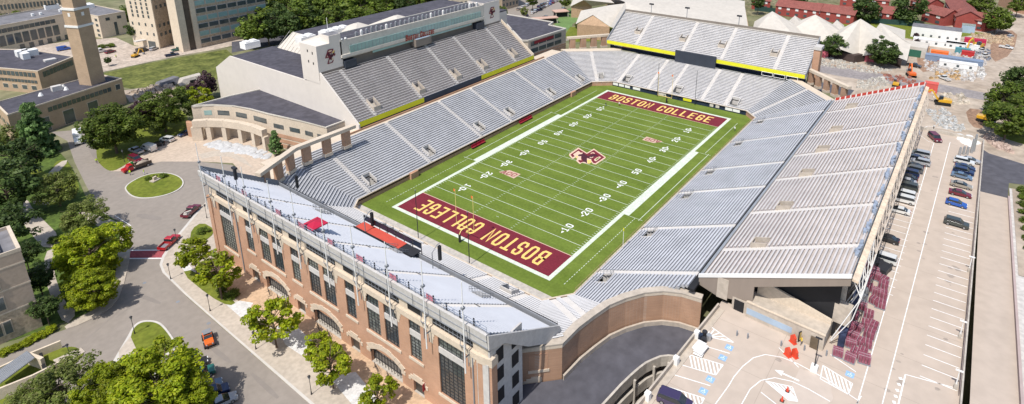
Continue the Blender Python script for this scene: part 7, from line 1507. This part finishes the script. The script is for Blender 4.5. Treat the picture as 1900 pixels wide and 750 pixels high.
rubble('stone_rubble', 'pale building debris on the cleared ground behind the red signs', pxs([(1590, 150), (1640, 142), (1650, 158), (1630, 166), (1590, 166)]), 170, .25, .8, RM, 2)
rubble('stone_rubble', 'grey debris scattered beyond the far end of the parking deck', pxs([(1716, 205), (1750, 200), (1790, 240), (1775, 246), (1735, 232)]), 170, .25, .9, mat('grey_rubble', (.42, .42, .41), .9, .25, 1.5), 3)
rubble('mixed_debris', 'colourful building materials heaped between the site cabins', pxs([(1715, 100), (1800, 95), (1830, 112), (1825, 150), (1790, 152), (1715, 130)]), 380, .3, 1.0, [mat('mixed_debris', (.48, .42, .38), .9, .5, 2, col2=(.62, .60, .58))], 4)
rubble('mixed_debris', 'scattered planks and pipes beside the crimson container', pxs([(1800, 60), (1880, 70), (1880, 84), (1810, 80)]), 160, .3, 1.2, mat('mixed_debris_b', (.40, .30, .2), .9, .4, 2), 5)
for k_, (c_, L_, n_, lb) in enumerate((((.30, .07, .05), [(1730, 112), (1800, 108), (1815, 122), (1740, 128)], 30, 'red building materials scattered behind the nearest white cabins'), ((.42, .28, .14), [(1722, 128), (1790, 132), (1785, 150), (1725, 148)], 40, 'orange and tan crates scattered beside the dusty road'), ((.50, .49, .47), [(1770, 128), (1822, 120), (1828, 145), (1780, 150)], 80, 'white sacks and sheeting heaped near the orange digger'), ((.16, .17, .2), [(1790, 96), (1835, 92), (1838, 112), (1800, 116)], 50, 'dark pipes and machinery parts near the crimson container'), ((.28, .12, .09), [(1640, 138), (1700, 146), (1698, 158), (1640, 150)], 36, 'rusty red scrap along the road behind the red signs'), ((.45, .40, .33), [(1730, 172), (1790, 176), (1800, 192), (1735, 200)], 60, 'timber and slabs laid out beyond the bleachers'))):
    rubble('scattered_materials', lb, pxs(L_), n_, .3, 1.1, mat('materials_%d' % k_, c_, .8, .4, 2), 20+k_)
for L_ in ([(1530, 118), (1640, 134), (1650, 142), (1560, 130)], [(1700, 100), (1730, 95), (1735, 130), (1705, 135)], [(1790, 200), (1830, 205), (1828, 240), (1800, 235)], [(1840, 60), (1890, 55), (1880, 100), (1835, 120)]): sheet('earth_patch', smooth(pxs(L_, .05), 1), .045, mat('brown_earth', (.27, .17, .115), .95, .25, 5, scale2=1.2))
rubble('dirt_pile', 'heaps of earth and broken paving behind the arena trees', pxs([(235, 172), (300, 160), (345, 165), (340, 185), (250, 186)]), 140, .4, 1.5, M['dirt'], 6)
rubble('dirt_pile', 'pink brown rubble bank between the bulldozer and the lawn', pxs([(1832, 250), (1860, 262), (1880, 285), (1850, 276), (1826, 258)]), 160, .3, 1.1, mat('pink_rubble', (.42, .32, .27), .9, .2, 1.5), 7)
for u, v, rz, lb in ((312, 158, .2, 'grey ribbed drainage box half buried at the foot of the grass bank'), (355, 152, -.1, 'pale concrete culvert block at the foot of the grass bank')):
    p = A(u, v, 0); t = thing('culvert', lb, 'culvert', (p.x, p.y, .05), rz); mb = MB(); mb.hexa([(-5, -2.5, 0), (5, -2.5, 0), (5, 2.5, 0), (-5, 2.5, 0)], [(-3.5, -1.6, 2.2), (4, -1.6, 2.6), (4, 1.8, 2.6), (-3.5, 1.8, 2.2)]); mb.build('shell', M['conc'] if u > 320 else M['roof_g'], t); mb = MB(); mb.box(-1.2, 1.2, -2.56, -2.3, .1, 1.4); mb.build('opening', M['dark'], t)
# stacks of maroon folding chairs on the deck
CB = MB(); random.seed(11)
t0 = thing('chair_stack', 'x', 'chair stack')
mb = MB()
for i in range(4):
    for j in range(3): h_ = 1.25+((i*7+j*5) % 3)*.03; mb.prism([(-.8+i*.42, -.8+j*.55), (-.8+i*.42+.34, -.8+j*.55), (-.8+i*.42+.34, -.8+j*.55+.47), (-.8+i*.42, -.8+j*.55+.47)], .15, [h_, h_, h_, h_])
mb.build('folded_chairs', mat('maroon_plastic', (.20, .045, .075), .6, .2, .9, col2=(.32, .11, .15)), t0); mb = MB(); mb.box(-.95, .95, -.92, .92, 0, .14); mb.build('pallet', M['grey_m'], t0)
mb = MB(); mb.box(-.93, .93, -.3, -.22, .2, 1.36); mb.box(-.93, .93, .3, .38, .2, 1.36); mb.box(-.9, .9, -.9, -.84, .5, 1.1); mb.build('wrap_band', mat('plastic_wrap', (.38, .25, .28), .3, .1, .5), t0)
register(t0); first = True; gl = 'pallets of stacked maroon folding chairs'
CS = [(1612, 493), (1622, 502), (1609, 514), (1624, 511), (1640, 518), (1611, 531), (1639, 528), (1628, 541), (1634, 563), (1598, 566), (1622, 556), (1637, 545), (1585, 583), (1612, 582), (1576, 601), (1592, 606), (1607, 600), (1619, 603), (1569, 615), (1584, 622), (1613, 618), (1566, 630), (1580, 636), (1595, 632), (1609, 636), (1555, 652), (1587, 653), (1600, 652), (1578, 662), (1604, 664)]
CS.sort(key=lambda q: q[1])
for i, (u, v) in enumerate(CS):
    p = A(u, v, ZD+.7); lb = 'pallet of maroon folding chairs in the '+('far part of the pile by the white minivan' if v < 560 else ('middle of the pile' if v < 615 else 'near part of the pile, toward the lamp'))
    gg = gl+(' by the minivan' if v < 560 else (' in the middle' if v < 615 else ' at the near end'))
    if first: t0.location = (p.x, p.y, ZD+.02); t0.rotation_euler = (0, 0, .2); t0['label'] = lb; t0['group'] = gg; first = False
    else: dup(t0, (p.x, p.y, ZD+.02), random.choice([0, 1.5708])+random.uniform(-.25, .25), lb, gg, scale=random.uniform(.84, 1.0))
for k_, (u, v) in enumerate(((1620, 485), (1630, 490), (1643, 497), (1637, 503))):
    p = A(u, v, ZD+.5); t = thing('covered_pallet', 'pallet under a black cover between the white minivan and the chair stacks', 'pallet', (p.x, p.y, ZD+.02), random.uniform(-.3, .3), 'black covered pallets'); mb = MB(); hull(mb, [(-1, 0.1), (-.9, 1.2), (.8, 1.3), (1, .1)], 1.8, .2, .1); mb.build('cover', M['black'], t); mb = MB(); mb.box(-1, 1, -.9, .9, 0, .1); mb.build('pallet', M['bark'], t)
for k_, (u, v) in enumerate(((1598, 540), (1597, 552), (1594, 563))):
    p = A(u, v, ZD+.5); t = thing('table_bundle', 'bundle of grey folded tables beside the chair stacks', 'table bundle', (p.x, p.y, ZD+.02), .3, 'grey folded table bundles'); 
    mb = MB()
    for i in range(4): mb.box(-.5+i*.25, -.38+i*.25, -1.1, 1.1, .1, 1.3)
    mb.build('tables', M['steel'], t); mb = MB(); mb.box(-.7, .7, -1, 1, 0, .1); mb.build('trolley', M['grey_m'], t)
# pale deck sheet, white mist by the lamp put into its colour
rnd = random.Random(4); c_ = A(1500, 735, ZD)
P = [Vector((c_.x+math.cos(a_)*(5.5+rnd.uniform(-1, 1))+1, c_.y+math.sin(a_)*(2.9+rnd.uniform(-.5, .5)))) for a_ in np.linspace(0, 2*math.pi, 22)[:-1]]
sheet('mist_patch', smooth(P, 1), ZD+.008, mat('mist_tinted_concrete', (.485, .41, .35), .7, .05, 2))
# barriers (grey folding) by the gates
for k_, y in enumerate((19, 15.5, 1.8, -1.5, -15.3, -18.6)):
    t = thing('crowd_barrier', 'low black metal crowd barrier in front of the brick arch '+('farthest left' if y > 10 else ('in the middle' if y > -5 else 'toward the right')), 'barrier', (XF-.9, y, .14), R(70), 'crowd barriers at the '+('left' if y > 10 else ('middle' if y > -5 else 'right'))+' arch')
    mb = MB(); rail(mb, [(-1, 0, 0), (1, 0, 0)], 1.0, .5, .035); mb.build('frame', M['black'], t); [MB().box(x_-.05, x_+.05, -.3, .3, 0, .05).build('foot', M['black'], t) for x_ in (-.9, .9)]
# ================================================================ PEOPLE
def person_mesh(shirt, pants, pose=0):
    me = bpy.data.meshes.new('person'); bm = bmesh.new()
    sw = .16 if pose else .06
    J = [((0, 0, .98), .145), ((0, 0, 1.18), .135), ((0, 0, 1.38), .16), ((0, 0, 1.50), .06), ((0, 0.01, 1.63), .095), ((0, .01, 1.74), .085),
         ((-.10, sw, .92), .095), ((-.11, sw*.9, .50), .07), ((-.12, sw*.5, .08), .05), ((-.12, sw*.5+.13, .05), .045), ((.10, -sw, .92), .095), ((.11, -sw*.5, .50), .07), ((.12, -sw*1.2, .08), .05), ((.12, -sw*1.2+.13, .05), .045),
         ((-.20, 0, 1.42), .065), ((-.27, -.03, 1.13), .05), ((-.27, .10, .90), .038), ((-.27, .14, .82), .035), ((.20, 0, 1.42), .065), ((.27, .02, 1.13), .05), ((.26, .16, .92), .038), ((.26, .20, .85), .035)]
    E = [(0, 1), (1, 2), (2, 3), (3, 4), (4, 5), (0, 6), (6, 7), (7, 8), (8, 9), (0, 10), (10, 11), (11, 12), (12, 13), (2, 14), (14, 15), (15, 16), (16, 17), (2, 18), (18, 19), (19, 20), (20, 21)]
    me.from_pydata([j[0] for j in J], E, []); o = bpy.data.objects.new('person', me); C.objects.link(o)
    md = o.modifiers.new('skin', 'SKIN'); sv = me.skin_vertices[0].data
    for i, j in enumerate(J): sv[i].radius = (j[1], j[1]*(.8 if i < 3 else 1))
    sv[0].use_root = True; ms = o.modifiers.new('sub', 'SUBSURF'); ms.levels = 1; ms.render_levels = 1
    dg = bpy.context.evaluated_depsgraph_get(); ev = o.evaluated_get(dg); nm = bpy.data.meshes.new_from_object(ev); o.modifiers.clear(); o.data = nm
    nm.materials.clear()
    for m_ in (M['skin'], shirt, pants, mat('hair_dark', (.03, .02, .015), .8, .1, 1)): nm.materials.append(m_)
    for f in nm.polygons:
        z = f.center.z; x = abs(f.center.x); f.material_index = 3 if z > 1.70 or (z > 1.6 and f.center.y < -.02) else (0 if z > 1.50 else (0 if (x > .2 and z < .92) else (1 if (z > 1.0 or x > .21) else (2 if z > .12 else 3))))
        f.use_smooth = True
    return o
hv = mat('hi_vis_yellow', (.55, .75, .03), .7, .05, 1); wt = mat('white_shirt', (.7, .7, .7), .8, .05, 1); dk_ = mat('dark_clothes', (.03, .03, .04), .8, .1, 1); gy = mat('grey_trousers', (.15, .15, .17), .8, .1, 1); mr_ = mat('maroon_shirt', (.2, .02, .03), .8, .1, 1)
for u, v, z, sh_, pa_, rz, pose, lb in ((1124, 197, .03, dk_, gy, .4, 1, 'person in dark clothes standing by the far end zone, left of another'), (1149, 197, .03, wt, mr_, 2.2, 1, 'person in a white shirt standing by the far end zone lettering'), (1363, 243, .03, wt, gy, 1.0, 1, 'person in white crouching pace on the turf near the far right corner'), (242, 325, .02, hv, gy, 2.0, 1, 'worker in a yellow vest at the cab of the red tipper truck'), (268, 324, .02, hv, wt, 1.0, 0, 'worker in a yellow vest behind the red tipper truck'), (180, 303, .12, hv, dk_, 3.0, 1, 'worker in a yellow vest bending on the lawn edge'), (1732, 240, ZD+.01, wt, dk_, 1.0, 0, 'person in a white top at the far parapet of the parking deck'), (1486, 640, ZD+.01, mat('yellow_top', (.7, .5, .05), .8, .05, 1), gy, .5, 0, 'person in a yellow top in front of the notice board'), (216, 108, .05, hv, dk_, .3, 0, 'worker standing on the dusty plaza behind the bell tower'), (1880, 205, .1, dk_, gy, 0, 0, 'skip')):
    if lb == 'skip': continue
    o = person_mesh(sh_, pa_, pose); p = A(u, v, z); o.location = (p.x, p.y, z); o.rotation_euler = (0, 0, rz); tag(o, lb, 'person')
for o in list(C.objects):
    if o.parent is None and o.get('label') == 'x': print('UNPLACED', o.name)
# ================================================================ TREES
LM = {'bright': leafmat('leaf_bright_green', (.16, .215, .006), (.24, .30, .010), (.36, .37, .018)), 'mid': leafmat('leaf_mid_green', (.07, .112, .013), (.11, .16, .02), (.17, .21, .036)),
      'dark': leafmat('leaf_dark_green', (.042, .073, .018), (.065, .105, .025), (.10, .145, .036)), 'olive': leafmat('leaf_olive', (.11, .15, .022), (.16, .20, .04), (.24, .25, .08)), 'purple': leafmat('leaf_purple', (.05, .025, .035), (.085, .045, .055), (.12, .08, .08)), 'pine': leafmat('needle_blue_green', (.09, .16, .05), (.13, .22, .065), (.19, .28, .095))}
def crown(name, seed, ncl, npl, ls, flat=.8, shape='round', clr=.26):
    rg = np.random.default_rng(seed); cen = []
    lob = rg.normal(size=(7, 3)); lob /= np.linalg.norm(lob, axis=1)[:, None]; amp = rg.uniform(-.28, .34, 7)
    while len(cen) < ncl:
        d = rg.normal(size=3); d /= np.linalg.norm(d); r = rg.uniform(.25, 1)**.45
        k = 1+sum(a*max(0, float(d@l))**3 for a, l in zip(amp, lob)); p = d*r*k*(1-clr*.75)
        if shape == 'pine':
            z = rg.uniform(0, 1); rr = (1-z)**.8*(.9 if int(z*9) % 2 else .7)*rg.uniform(.4, 1); a = rg.uniform(0, 6.28); p = np.array([rr*math.cos(a), rr*math.sin(a), z*2-1]); 
        elif p[2] < -.75: continue
        cen.append(p)
    cen = np.array(cen); n = ncl*npl; cr = rg.uniform(.7, 1.2, ncl)*clr
    d = rg.normal(size=(n, 3)); d /= np.linalg.norm(d, axis=1)[:, None]; c = np.repeat(cen, npl, 0); rr = np.repeat(cr, npl)*rg.uniform(.35, 1, n)**.5
    fl = np.array([1, 1, .75 if shape != 'pine' else .28]); P = c+d*rr[:, None]*fl
    nr = d*.8+np.array([0, 0, .55])+rg.normal(size=(n, 3))*.45; nr /= np.linalg.norm(nr, axis=1)[:, None]
    t = np.cross(nr, rg.normal(size=(n, 3))); t /= np.linalg.norm(t, axis=1)[:, None]; b = np.cross(nr, t)
    s = (ls*rg.uniform(.6, 1.3, n))[:, None]; V = np.stack([P-t*s, P-b*s*.7, P+t*s, P+b*s*.7], 1).reshape(-1, 3)
    V[:, 2] *= flat
    me = bpy.data.meshes.new(name); me.from_pydata(V.tolist(), [], np.arange(4*n).reshape(-1, 4).tolist()); me.update(); return me
def trunkmesh(name, seed, th, shape='round'):
    rnd = random.Random(seed); mb = MB(); mb.tube((0, 0, -1-th), (0, 0, -.3), .055, 7, .035); mb.tube((0, 0, -.32), (0, 0, .35), .035, 6, .01)
    if shape != 'pine':
        for i in range(14):
            a_ = i*1.9+rnd.random()*.5; z = -.75+i*.07; e1 = Vector((.42*math.cos(a_), .42*math.sin(a_), z+.42)); mb.tube((0, 0, z), e1, .024, 5, .014)
            for s_ in (-.45, .4): mb.tube(e1, e1+Vector((.42*math.cos(a_+s_), .42*math.sin(a_+s_), .28)), .013, 4, .005)
    me = bpy.data.meshes.new(name); me.from_pydata(mb.v, [], mb.f); me.materials.append(M['bark']); return me
CR = {}; NC = {}
def proto(key, **k):
    v = k.pop('variants', 2); col = k.pop('col'); CR[key] = []
    for i in range(v):
        me = crown('crown_'+key+str(i), k['seed']+i, k['ncl'], k['npl'], k['ls'], k.get('flat', .8), k.get('shape', 'round'), k.get('clr', .26)); me.materials.append(LM[col]); CR[key].append(me)
    NC[key] = 0
proto('near_bright', seed=1, ncl=170, npl=150, ls=.034, col='bright', variants=2, clr=.17)
proto('near_olive', seed=5, ncl=95, npl=90, ls=.038, col='olive', variants=2, clr=.19)
proto('near_green', seed=8, ncl=130, npl=120, ls=.038, col='mid', variants=2, clr=.19)
proto('young', seed=12, ncl=50, npl=70, ls=.07, col='bright', variants=3, clr=.22, flat=.9)
proto('mid', seed=20, ncl=70, npl=70, ls=.06, col='mid', variants=3, clr=.24, flat=.85)
proto('dark', seed=30, ncl=70, npl=70, ls=.06, col='dark', variants=3, clr=.24, flat=.85)
proto('far_mid', seed=40, ncl=55, npl=45, ls=.085, col='mid', variants=3, clr=.27, flat=.9); proto('far_dark', seed=45, ncl=55, npl=45, ls=.085, col='dark', variants=3, clr=.27, flat=.9)
proto('far_olive', seed=47, ncl=50, npl=45, ls=.085, col='olive', variants=2, clr=.27, flat=.9)
proto('purple', seed=50, ncl=60, npl=55, ls=.07, col='purple', variants=2, clr=.24, flat=1.1); proto('pine', seed=60, ncl=150, npl=42, ls=.075, col='pine', variants=1, shape='pine', clr=.22, flat=1.0)
proto('bush', seed=70, ncl=40, npl=60, ls=.08, col='mid', variants=2, clr=.35, flat=.6); proto('bush_b', seed=75, ncl=40, npl=60, ls=.08, col='bright', variants=2, clr=.35, flat=.6)
TK = trunkmesh('trunk_mesh', 1, .7); TP_ = trunkmesh('trunk_pine', 2, .3, 'pine'); random.seed(21)
CAT = {'pine': 'pine_tree'}
def tree(key, u, v, rpx, label, group=None, hf=None, z=0, cat='tree', name=None):
    """u,v: middle of the crown in the photograph; rpx its radius"""
    d_ = A(u, v, 5); r = rpx*mpp(d_); flat = 1.0
    bush = key.startswith('bush'); cz = z+(r*.45 if bush else (r*1.5 if key != 'pine' else r*1.5))
    if hf: cz = z+hf
    p = A(u, v, cz); me = CR[key][NC[key] % len(CR[key])]; NC[key] += 1
    t = thing(name or ('shrub' if bush else ('pine_tree' if key == 'pine' else 'leafy_tree')), label, 'shrub' if bush else cat, (p.x, p.y, z), random.uniform(0, 6.28), group)
    s = Vector((r, r*random.uniform(.92, 1.05), r*(1 if key != 'pine' else 1.25)))
    c = bpy.data.objects.new('foliage' if bush else 'crown', me); C.objects.link(c); c.parent = t; c.location = (0, 0, cz-z); c.scale = s
    k = bpy.data.objects.new('stem' if bush else 'trunk', TK if key != 'pine' else TP_); C.objects.link(k); k.parent = t; k.location = (0, 0, cz-z); hh = (cz-z)/1.7 if key != 'pine' else (cz-z)/1.3
    k.scale = (r*.8, r*.8, hh)
    return t
# near trees
tree('near_bright', 292, 716, 82, 'big bright green tree at the bottom of the picture, right hand crown', hf=7.5); tree('near_bright', 218, 725, 62, 'big bright green tree at the bottom of the picture, left hand crown', hf=6.5); tree('near_bright', 345, 738, 50, 'lower bright green crown overhanging the kerbside cars', hf=6)
tree('near_olive', 108, 725, 68, 'loose feathery green tree at bottom left', hf=6.5); tree('near_olive', 60, 745, 50, 'sparse olive tree at the bottom left corner', hf=5)
tree('near_bright', 172, 535, 47, 'bright green tree over the curved footpath beside the junction', hf=4.5); tree('near_bright', 168, 468, 62, 'spreading yellow green tree in the middle of the left lawn', hf=5.5); tree('near_olive', 150, 400, 42, 'thin crowned brownish green tree above the hatched kerb', hf=5); tree('near_olive', 103, 348, 42, 'olive green tree left of the road between lawns', hf=5.5); tree('near_green', 62, 410, 0.1, 'x') if False else None
tree('near_green', 206, 236, 58, 'large rounded green tree in front of the tan hall', hf=9); tree('near_green', 300, 205, 46, 'dense green tree behind the white cargo van', hf=8); tree('purple', 262, 208, 24, 'dark purple tree squeezed between two green trees', hf=7)
tree('purple', 383, 155, 24, 'dark purple tree against the cream arena wall', hf=6); tree('purple', 356, 168, 16, 'small purple tree left of the arena corner', hf=4); tree('young', 372, 178, 20, 'yellow green tree in front of the cream arena wall', hf=3.5); tree('far_mid', 340, 172, 20, 'green tree left of the arena wall', hf=4)
tree('pine', 63, 243, 42, 'pale green pine with layered branches in front of the tan hall', hf=8)
for u, v, r_, h_, k, lb in ((8, 345, 58, 9, 'dark', 'tall dark tree at the left edge level with the roundabout'), (35, 295, 45, 8, 'dark', 'dark tree below the pine at the left edge'), (10, 420, 45, 7, 'dark', 'dark tree at the left edge above the stone hall'), (70, 515, 30, 5, 'dark', 'dark tree in shade beside the stone hall, upper one'), (82, 570, 26, 4.5, 'dark', 'dark tree in shade beside the stone hall, lower one'), (45, 470, 28, 5, 'dark', 'dark tree beside the roof corner of the stone hall'), (15, 262, 30, 6, 'far_olive', 'olive tree under the low tan building at the left edge')): tree(k, u, v, r_, lb, hf=h_)
tree('bush', 100, 445, 14, 'round shrub beside the left footpath'); tree('bush', 68, 395, 12, 'round shrub at the bend of the left footpath')
for k_, (u, v) in enumerate(((10, 652), (28, 645), (46, 636), (62, 628), (78, 620), (92, 612))): tree('bush_b', u, v, 13, 'clipped green shrub in the hedge under the stone hall windows', 'hedge shrubs under the stone hall')
# street trees in front of the facade
tree('young', 358, 467, 33, 'bright green young tree, farthest left of the street trees'); tree('young', 402, 503, 42, 'bright green young tree beside the farthest left one'); tree('young', 505, 593, 43, 'rounded bright green young tree before the first pair of arches'); tree('young', 590, 640, 30, 'sparse upper crown of bright green before the middle arch'); tree('young', 612, 672, 42, 'bright green young tree before the middle arch'); tree('young', 700, 728, 34, 'smallest bright green young tree, nearest the right end of the street row')
tree('bush', 375, 428, 13, 'clipped round bush in the raised bed at the left corner of the brick building'); tree('bush', 430, 545, 17, 'clipped round bush under the street trees'); tree('bush', 412, 535, 13, 'low bush beside the clipped round one'); tree('bush', 275, 331, 8, 'left bush on the roundabout'); tree('bush', 303, 326, 9.5, 'right bush on the roundabout'); tree('bush', 287, 327, 5, 'small bush behind the roundabout stone')
sheet('planting_bed', smooth(pxs([(355, 425), (375, 412), (398, 425), (392, 440), (365, 452), (340, 470), (352, 450)], .2), 1), .2, M['lawn'], kerb=.1)
sheet('planting_bed', smooth(pxs([(335, 505), (360, 500), (440, 560), (425, 568), (390, 550)], .2), 1), .2, M['lawn'], kerb=.1)
p = A(288, 335, .2); t = thing('stone_marker', 'small pale stone marker among the bushes on the roundabout', 'monument', (p.x, p.y, .2), .3); mb = MB(); mb.box(-1.2, 1.2, -.8, .8, 0, .25); mb.build('base', M['walk'], t); mb = MB(); mb.box(-.5, .5, -.25, .25, .25, 1.2); mb.build('stone', M['precast'], t)
# tree by the far colonnade and arcade
tree('pine', 510, 262, 17, 'small conical evergreen behind the near left colonnade', hf=5)
# wood at the top
fg = 'trees of the wood behind the press box'
rowA = [(462, 52), (500, 52), (540, 48), (580, 42), (622, 34), (664, 26), (706, 18), (750, 12), (795, 8), (832, 2)]
for j in range(4):
    for i, (u, v) in enumerate(rowA):
        uu_ = u+(j % 2)*20+random.uniform(-8, 8); vv_ = v-j*15+random.uniform(-4, 4)
        if vv_ < -42: continue
        k = random.choice(['far_mid', 'far_dark', 'far_mid', 'far_olive' if u > 650 else 'far_dark']); tree(k, uu_, vv_, random.uniform(24, 32), 'tree in the dense green wood behind the press box', fg, hf=random.uniform(9, 12))
for u, v, r_, k, lb in ((245, 55, 14, 'far_dark', 'dark tree against the limestone block'), (240, 25, 20, 'far_mid', 'green tree behind the cream wing'), (262, 2, 22, 'far_dark', 'dark tree at the top edge beside the limestone block'), (205, 84, 9, 'bush', 'dark shrub at the foot of the cream wing'), (188, 86, 9, 'bush', 'left shrub at the foot of the cream wing'), (78, 18, 13, 'far_mid', 'green tree in front of the gothic hall'), (35, 28, 13, 'far_mid', 'pale green tree behind the theatre roof'), (5, 26, 16, 'far_mid', 'green tree at the top left edge'), (200, 112, 8, 'far_dark', 'small dark tree on the dusty plaza'),
    (930, 22, 13, 'far_mid', 'green tree beside the right press box tower'), (972, 22, 9, 'far_olive', 'small tree between parked cars'), (988, -2, 14, 'far_mid', 'green tree at the top edge above the car park'), (1048, 2, 12, 'far_mid', 'bright tree at the corner of the car park'), (1076, 48, 12, 'bush', 'dark rounded shrub left of a pair before the tent gable'), (1100, 51, 14, 'bush', 'wide rounded shrub right of a pair before the tent gable'), (1124, 52, 5, 'bush', 'small shrub by the tent gable'),
    (1549, 83, 24, 'dark', 'dense round tree, left of the two on the rubble'), (1640, 97, 29, 'dark', 'dense round tree, right of the two on the rubble'), (1605, 18, 28, 'far_dark', 'large dark tree in front of the red dormitories'), (1683, 18, 32, 'far_dark', 'large tree between the red dormitories'), (1851, 36, 27, 'far_mid', 'large green tree beside the rightmost red dormitory'), (1822, 8, 24, 'far_mid', 'green tree at the top edge behind the rightmost dormitory'), (1408, 4, 14, 'far_dark', 'dark tree above the left tent peaks'), (1478, 2, 18, 'far_dark', 'dark tree behind the long low dormitory'), (1372, 4, 10, 'far_dark', 'small dark tree at the top edge left of the dormitories'), (1890, 8, 16, 'far_mid', 'green tree at the top right corner'),
    (1872, 222, 40, 'mid', 'big green tree at the right edge, lowest of the clump'), (1868, 180, 38, 'mid', 'big green tree at the right edge, middle of the clump'), (1898, 150, 38, 'dark', 'dark green tree at the right edge, uppermost of the clump'), (1905, 210, 46, 'mid', 'wide green tree cut by the right edge'), (1848, 205, 22, 'dark', 'small dark tree on the left side of the right hand clump'),
    (1702, 78, 7, 'purple', 'small purple tree beside the white cabin block'), (1700, 66, 6, 'purple', 'smaller purple tree above the other by the courts')): tree(k, u, v, r_, lb, hf=None if 'bush' in k or r_ < 12 else {'dark': 7, 'mid': 8}.get(k, 8))
for k_, v in enumerate((352, 372, 392, 412, 432, 452, 472, 490)):
    zz = max(.1, 8*(1-(k_*-9+48+50)/95)) if False else 0
    x = 52-k_*5.6; zz = max(0.1, 8-(x+50)*7.9/102); tree('bush', *PX((x, -107.6, zz+.5)), 13, 'green shrub in the planted strip along the sloping exit road', 'shrubs in the strip by the exit road', hf=None, z=zz)
mb = MB(); mb.add([(-2, -105.2, 4.4), (52, -105.2, .2), (52, -110, .2), (-2, -110, 4.4)], [(3, 2, 1, 0)]); struct('planting_bed', mb, M['dirt'])
# ================================================================ LIGHT
SAZ, SEL = 182.0, 58.0      # direction towards the sun (degrees from +x), elevation
w = bpy.data.worlds.new('World'); sc.world = w; w.use_nodes = True; nt = w.node_tree; bg = nt.nodes['Background']
sky = nt.nodes.new('ShaderNodeTexSky'); sky.sky_type = 'NISHITA'; sky.sun_disc = False; sky.sun_elevation = R(SEL); sky.sun_rotation = R(90-SAZ)
sky.air_density = 1.0; sky.dust_density = 1.5; nt.links.new(sky.outputs[0], bg.inputs['Color']); bg.inputs['Strength'].default_value = .15
ld = bpy.data.lights.new('sun', 'SUN'); ld.energy = 4.3; ld.angle = R(.53); ld.color = (1, .96, .89)
lo = bpy.data.objects.new('sun', ld); C.objects.link(lo); lo.location = (0, 0, 200)
dv = -Vector((math.cos(R(SEL))*math.cos(R(SAZ)), math.cos(R(SEL))*math.sin(R(SAZ)), math.sin(R(SEL)))); lo.rotation_euler = dv.to_track_quat('-Z', 'Y').to_euler()
sc.view_settings.view_transform = 'Standard'; sc.view_settings.look = 'None'; sc.view_settings.gamma = 1; sc.view_settings.exposure = .15
sc.view_settings.use_curve_mapping = False
sc.cycles.max_bounces = 5; sc.cycles.diffuse_bounces = 3; sc.cycles.glossy_bounces = 2; sc.cycles.transmission_bounces = 3; sc.cycles.transparent_max_bounces = 4
sc.cycles.use_adaptive_sampling = True
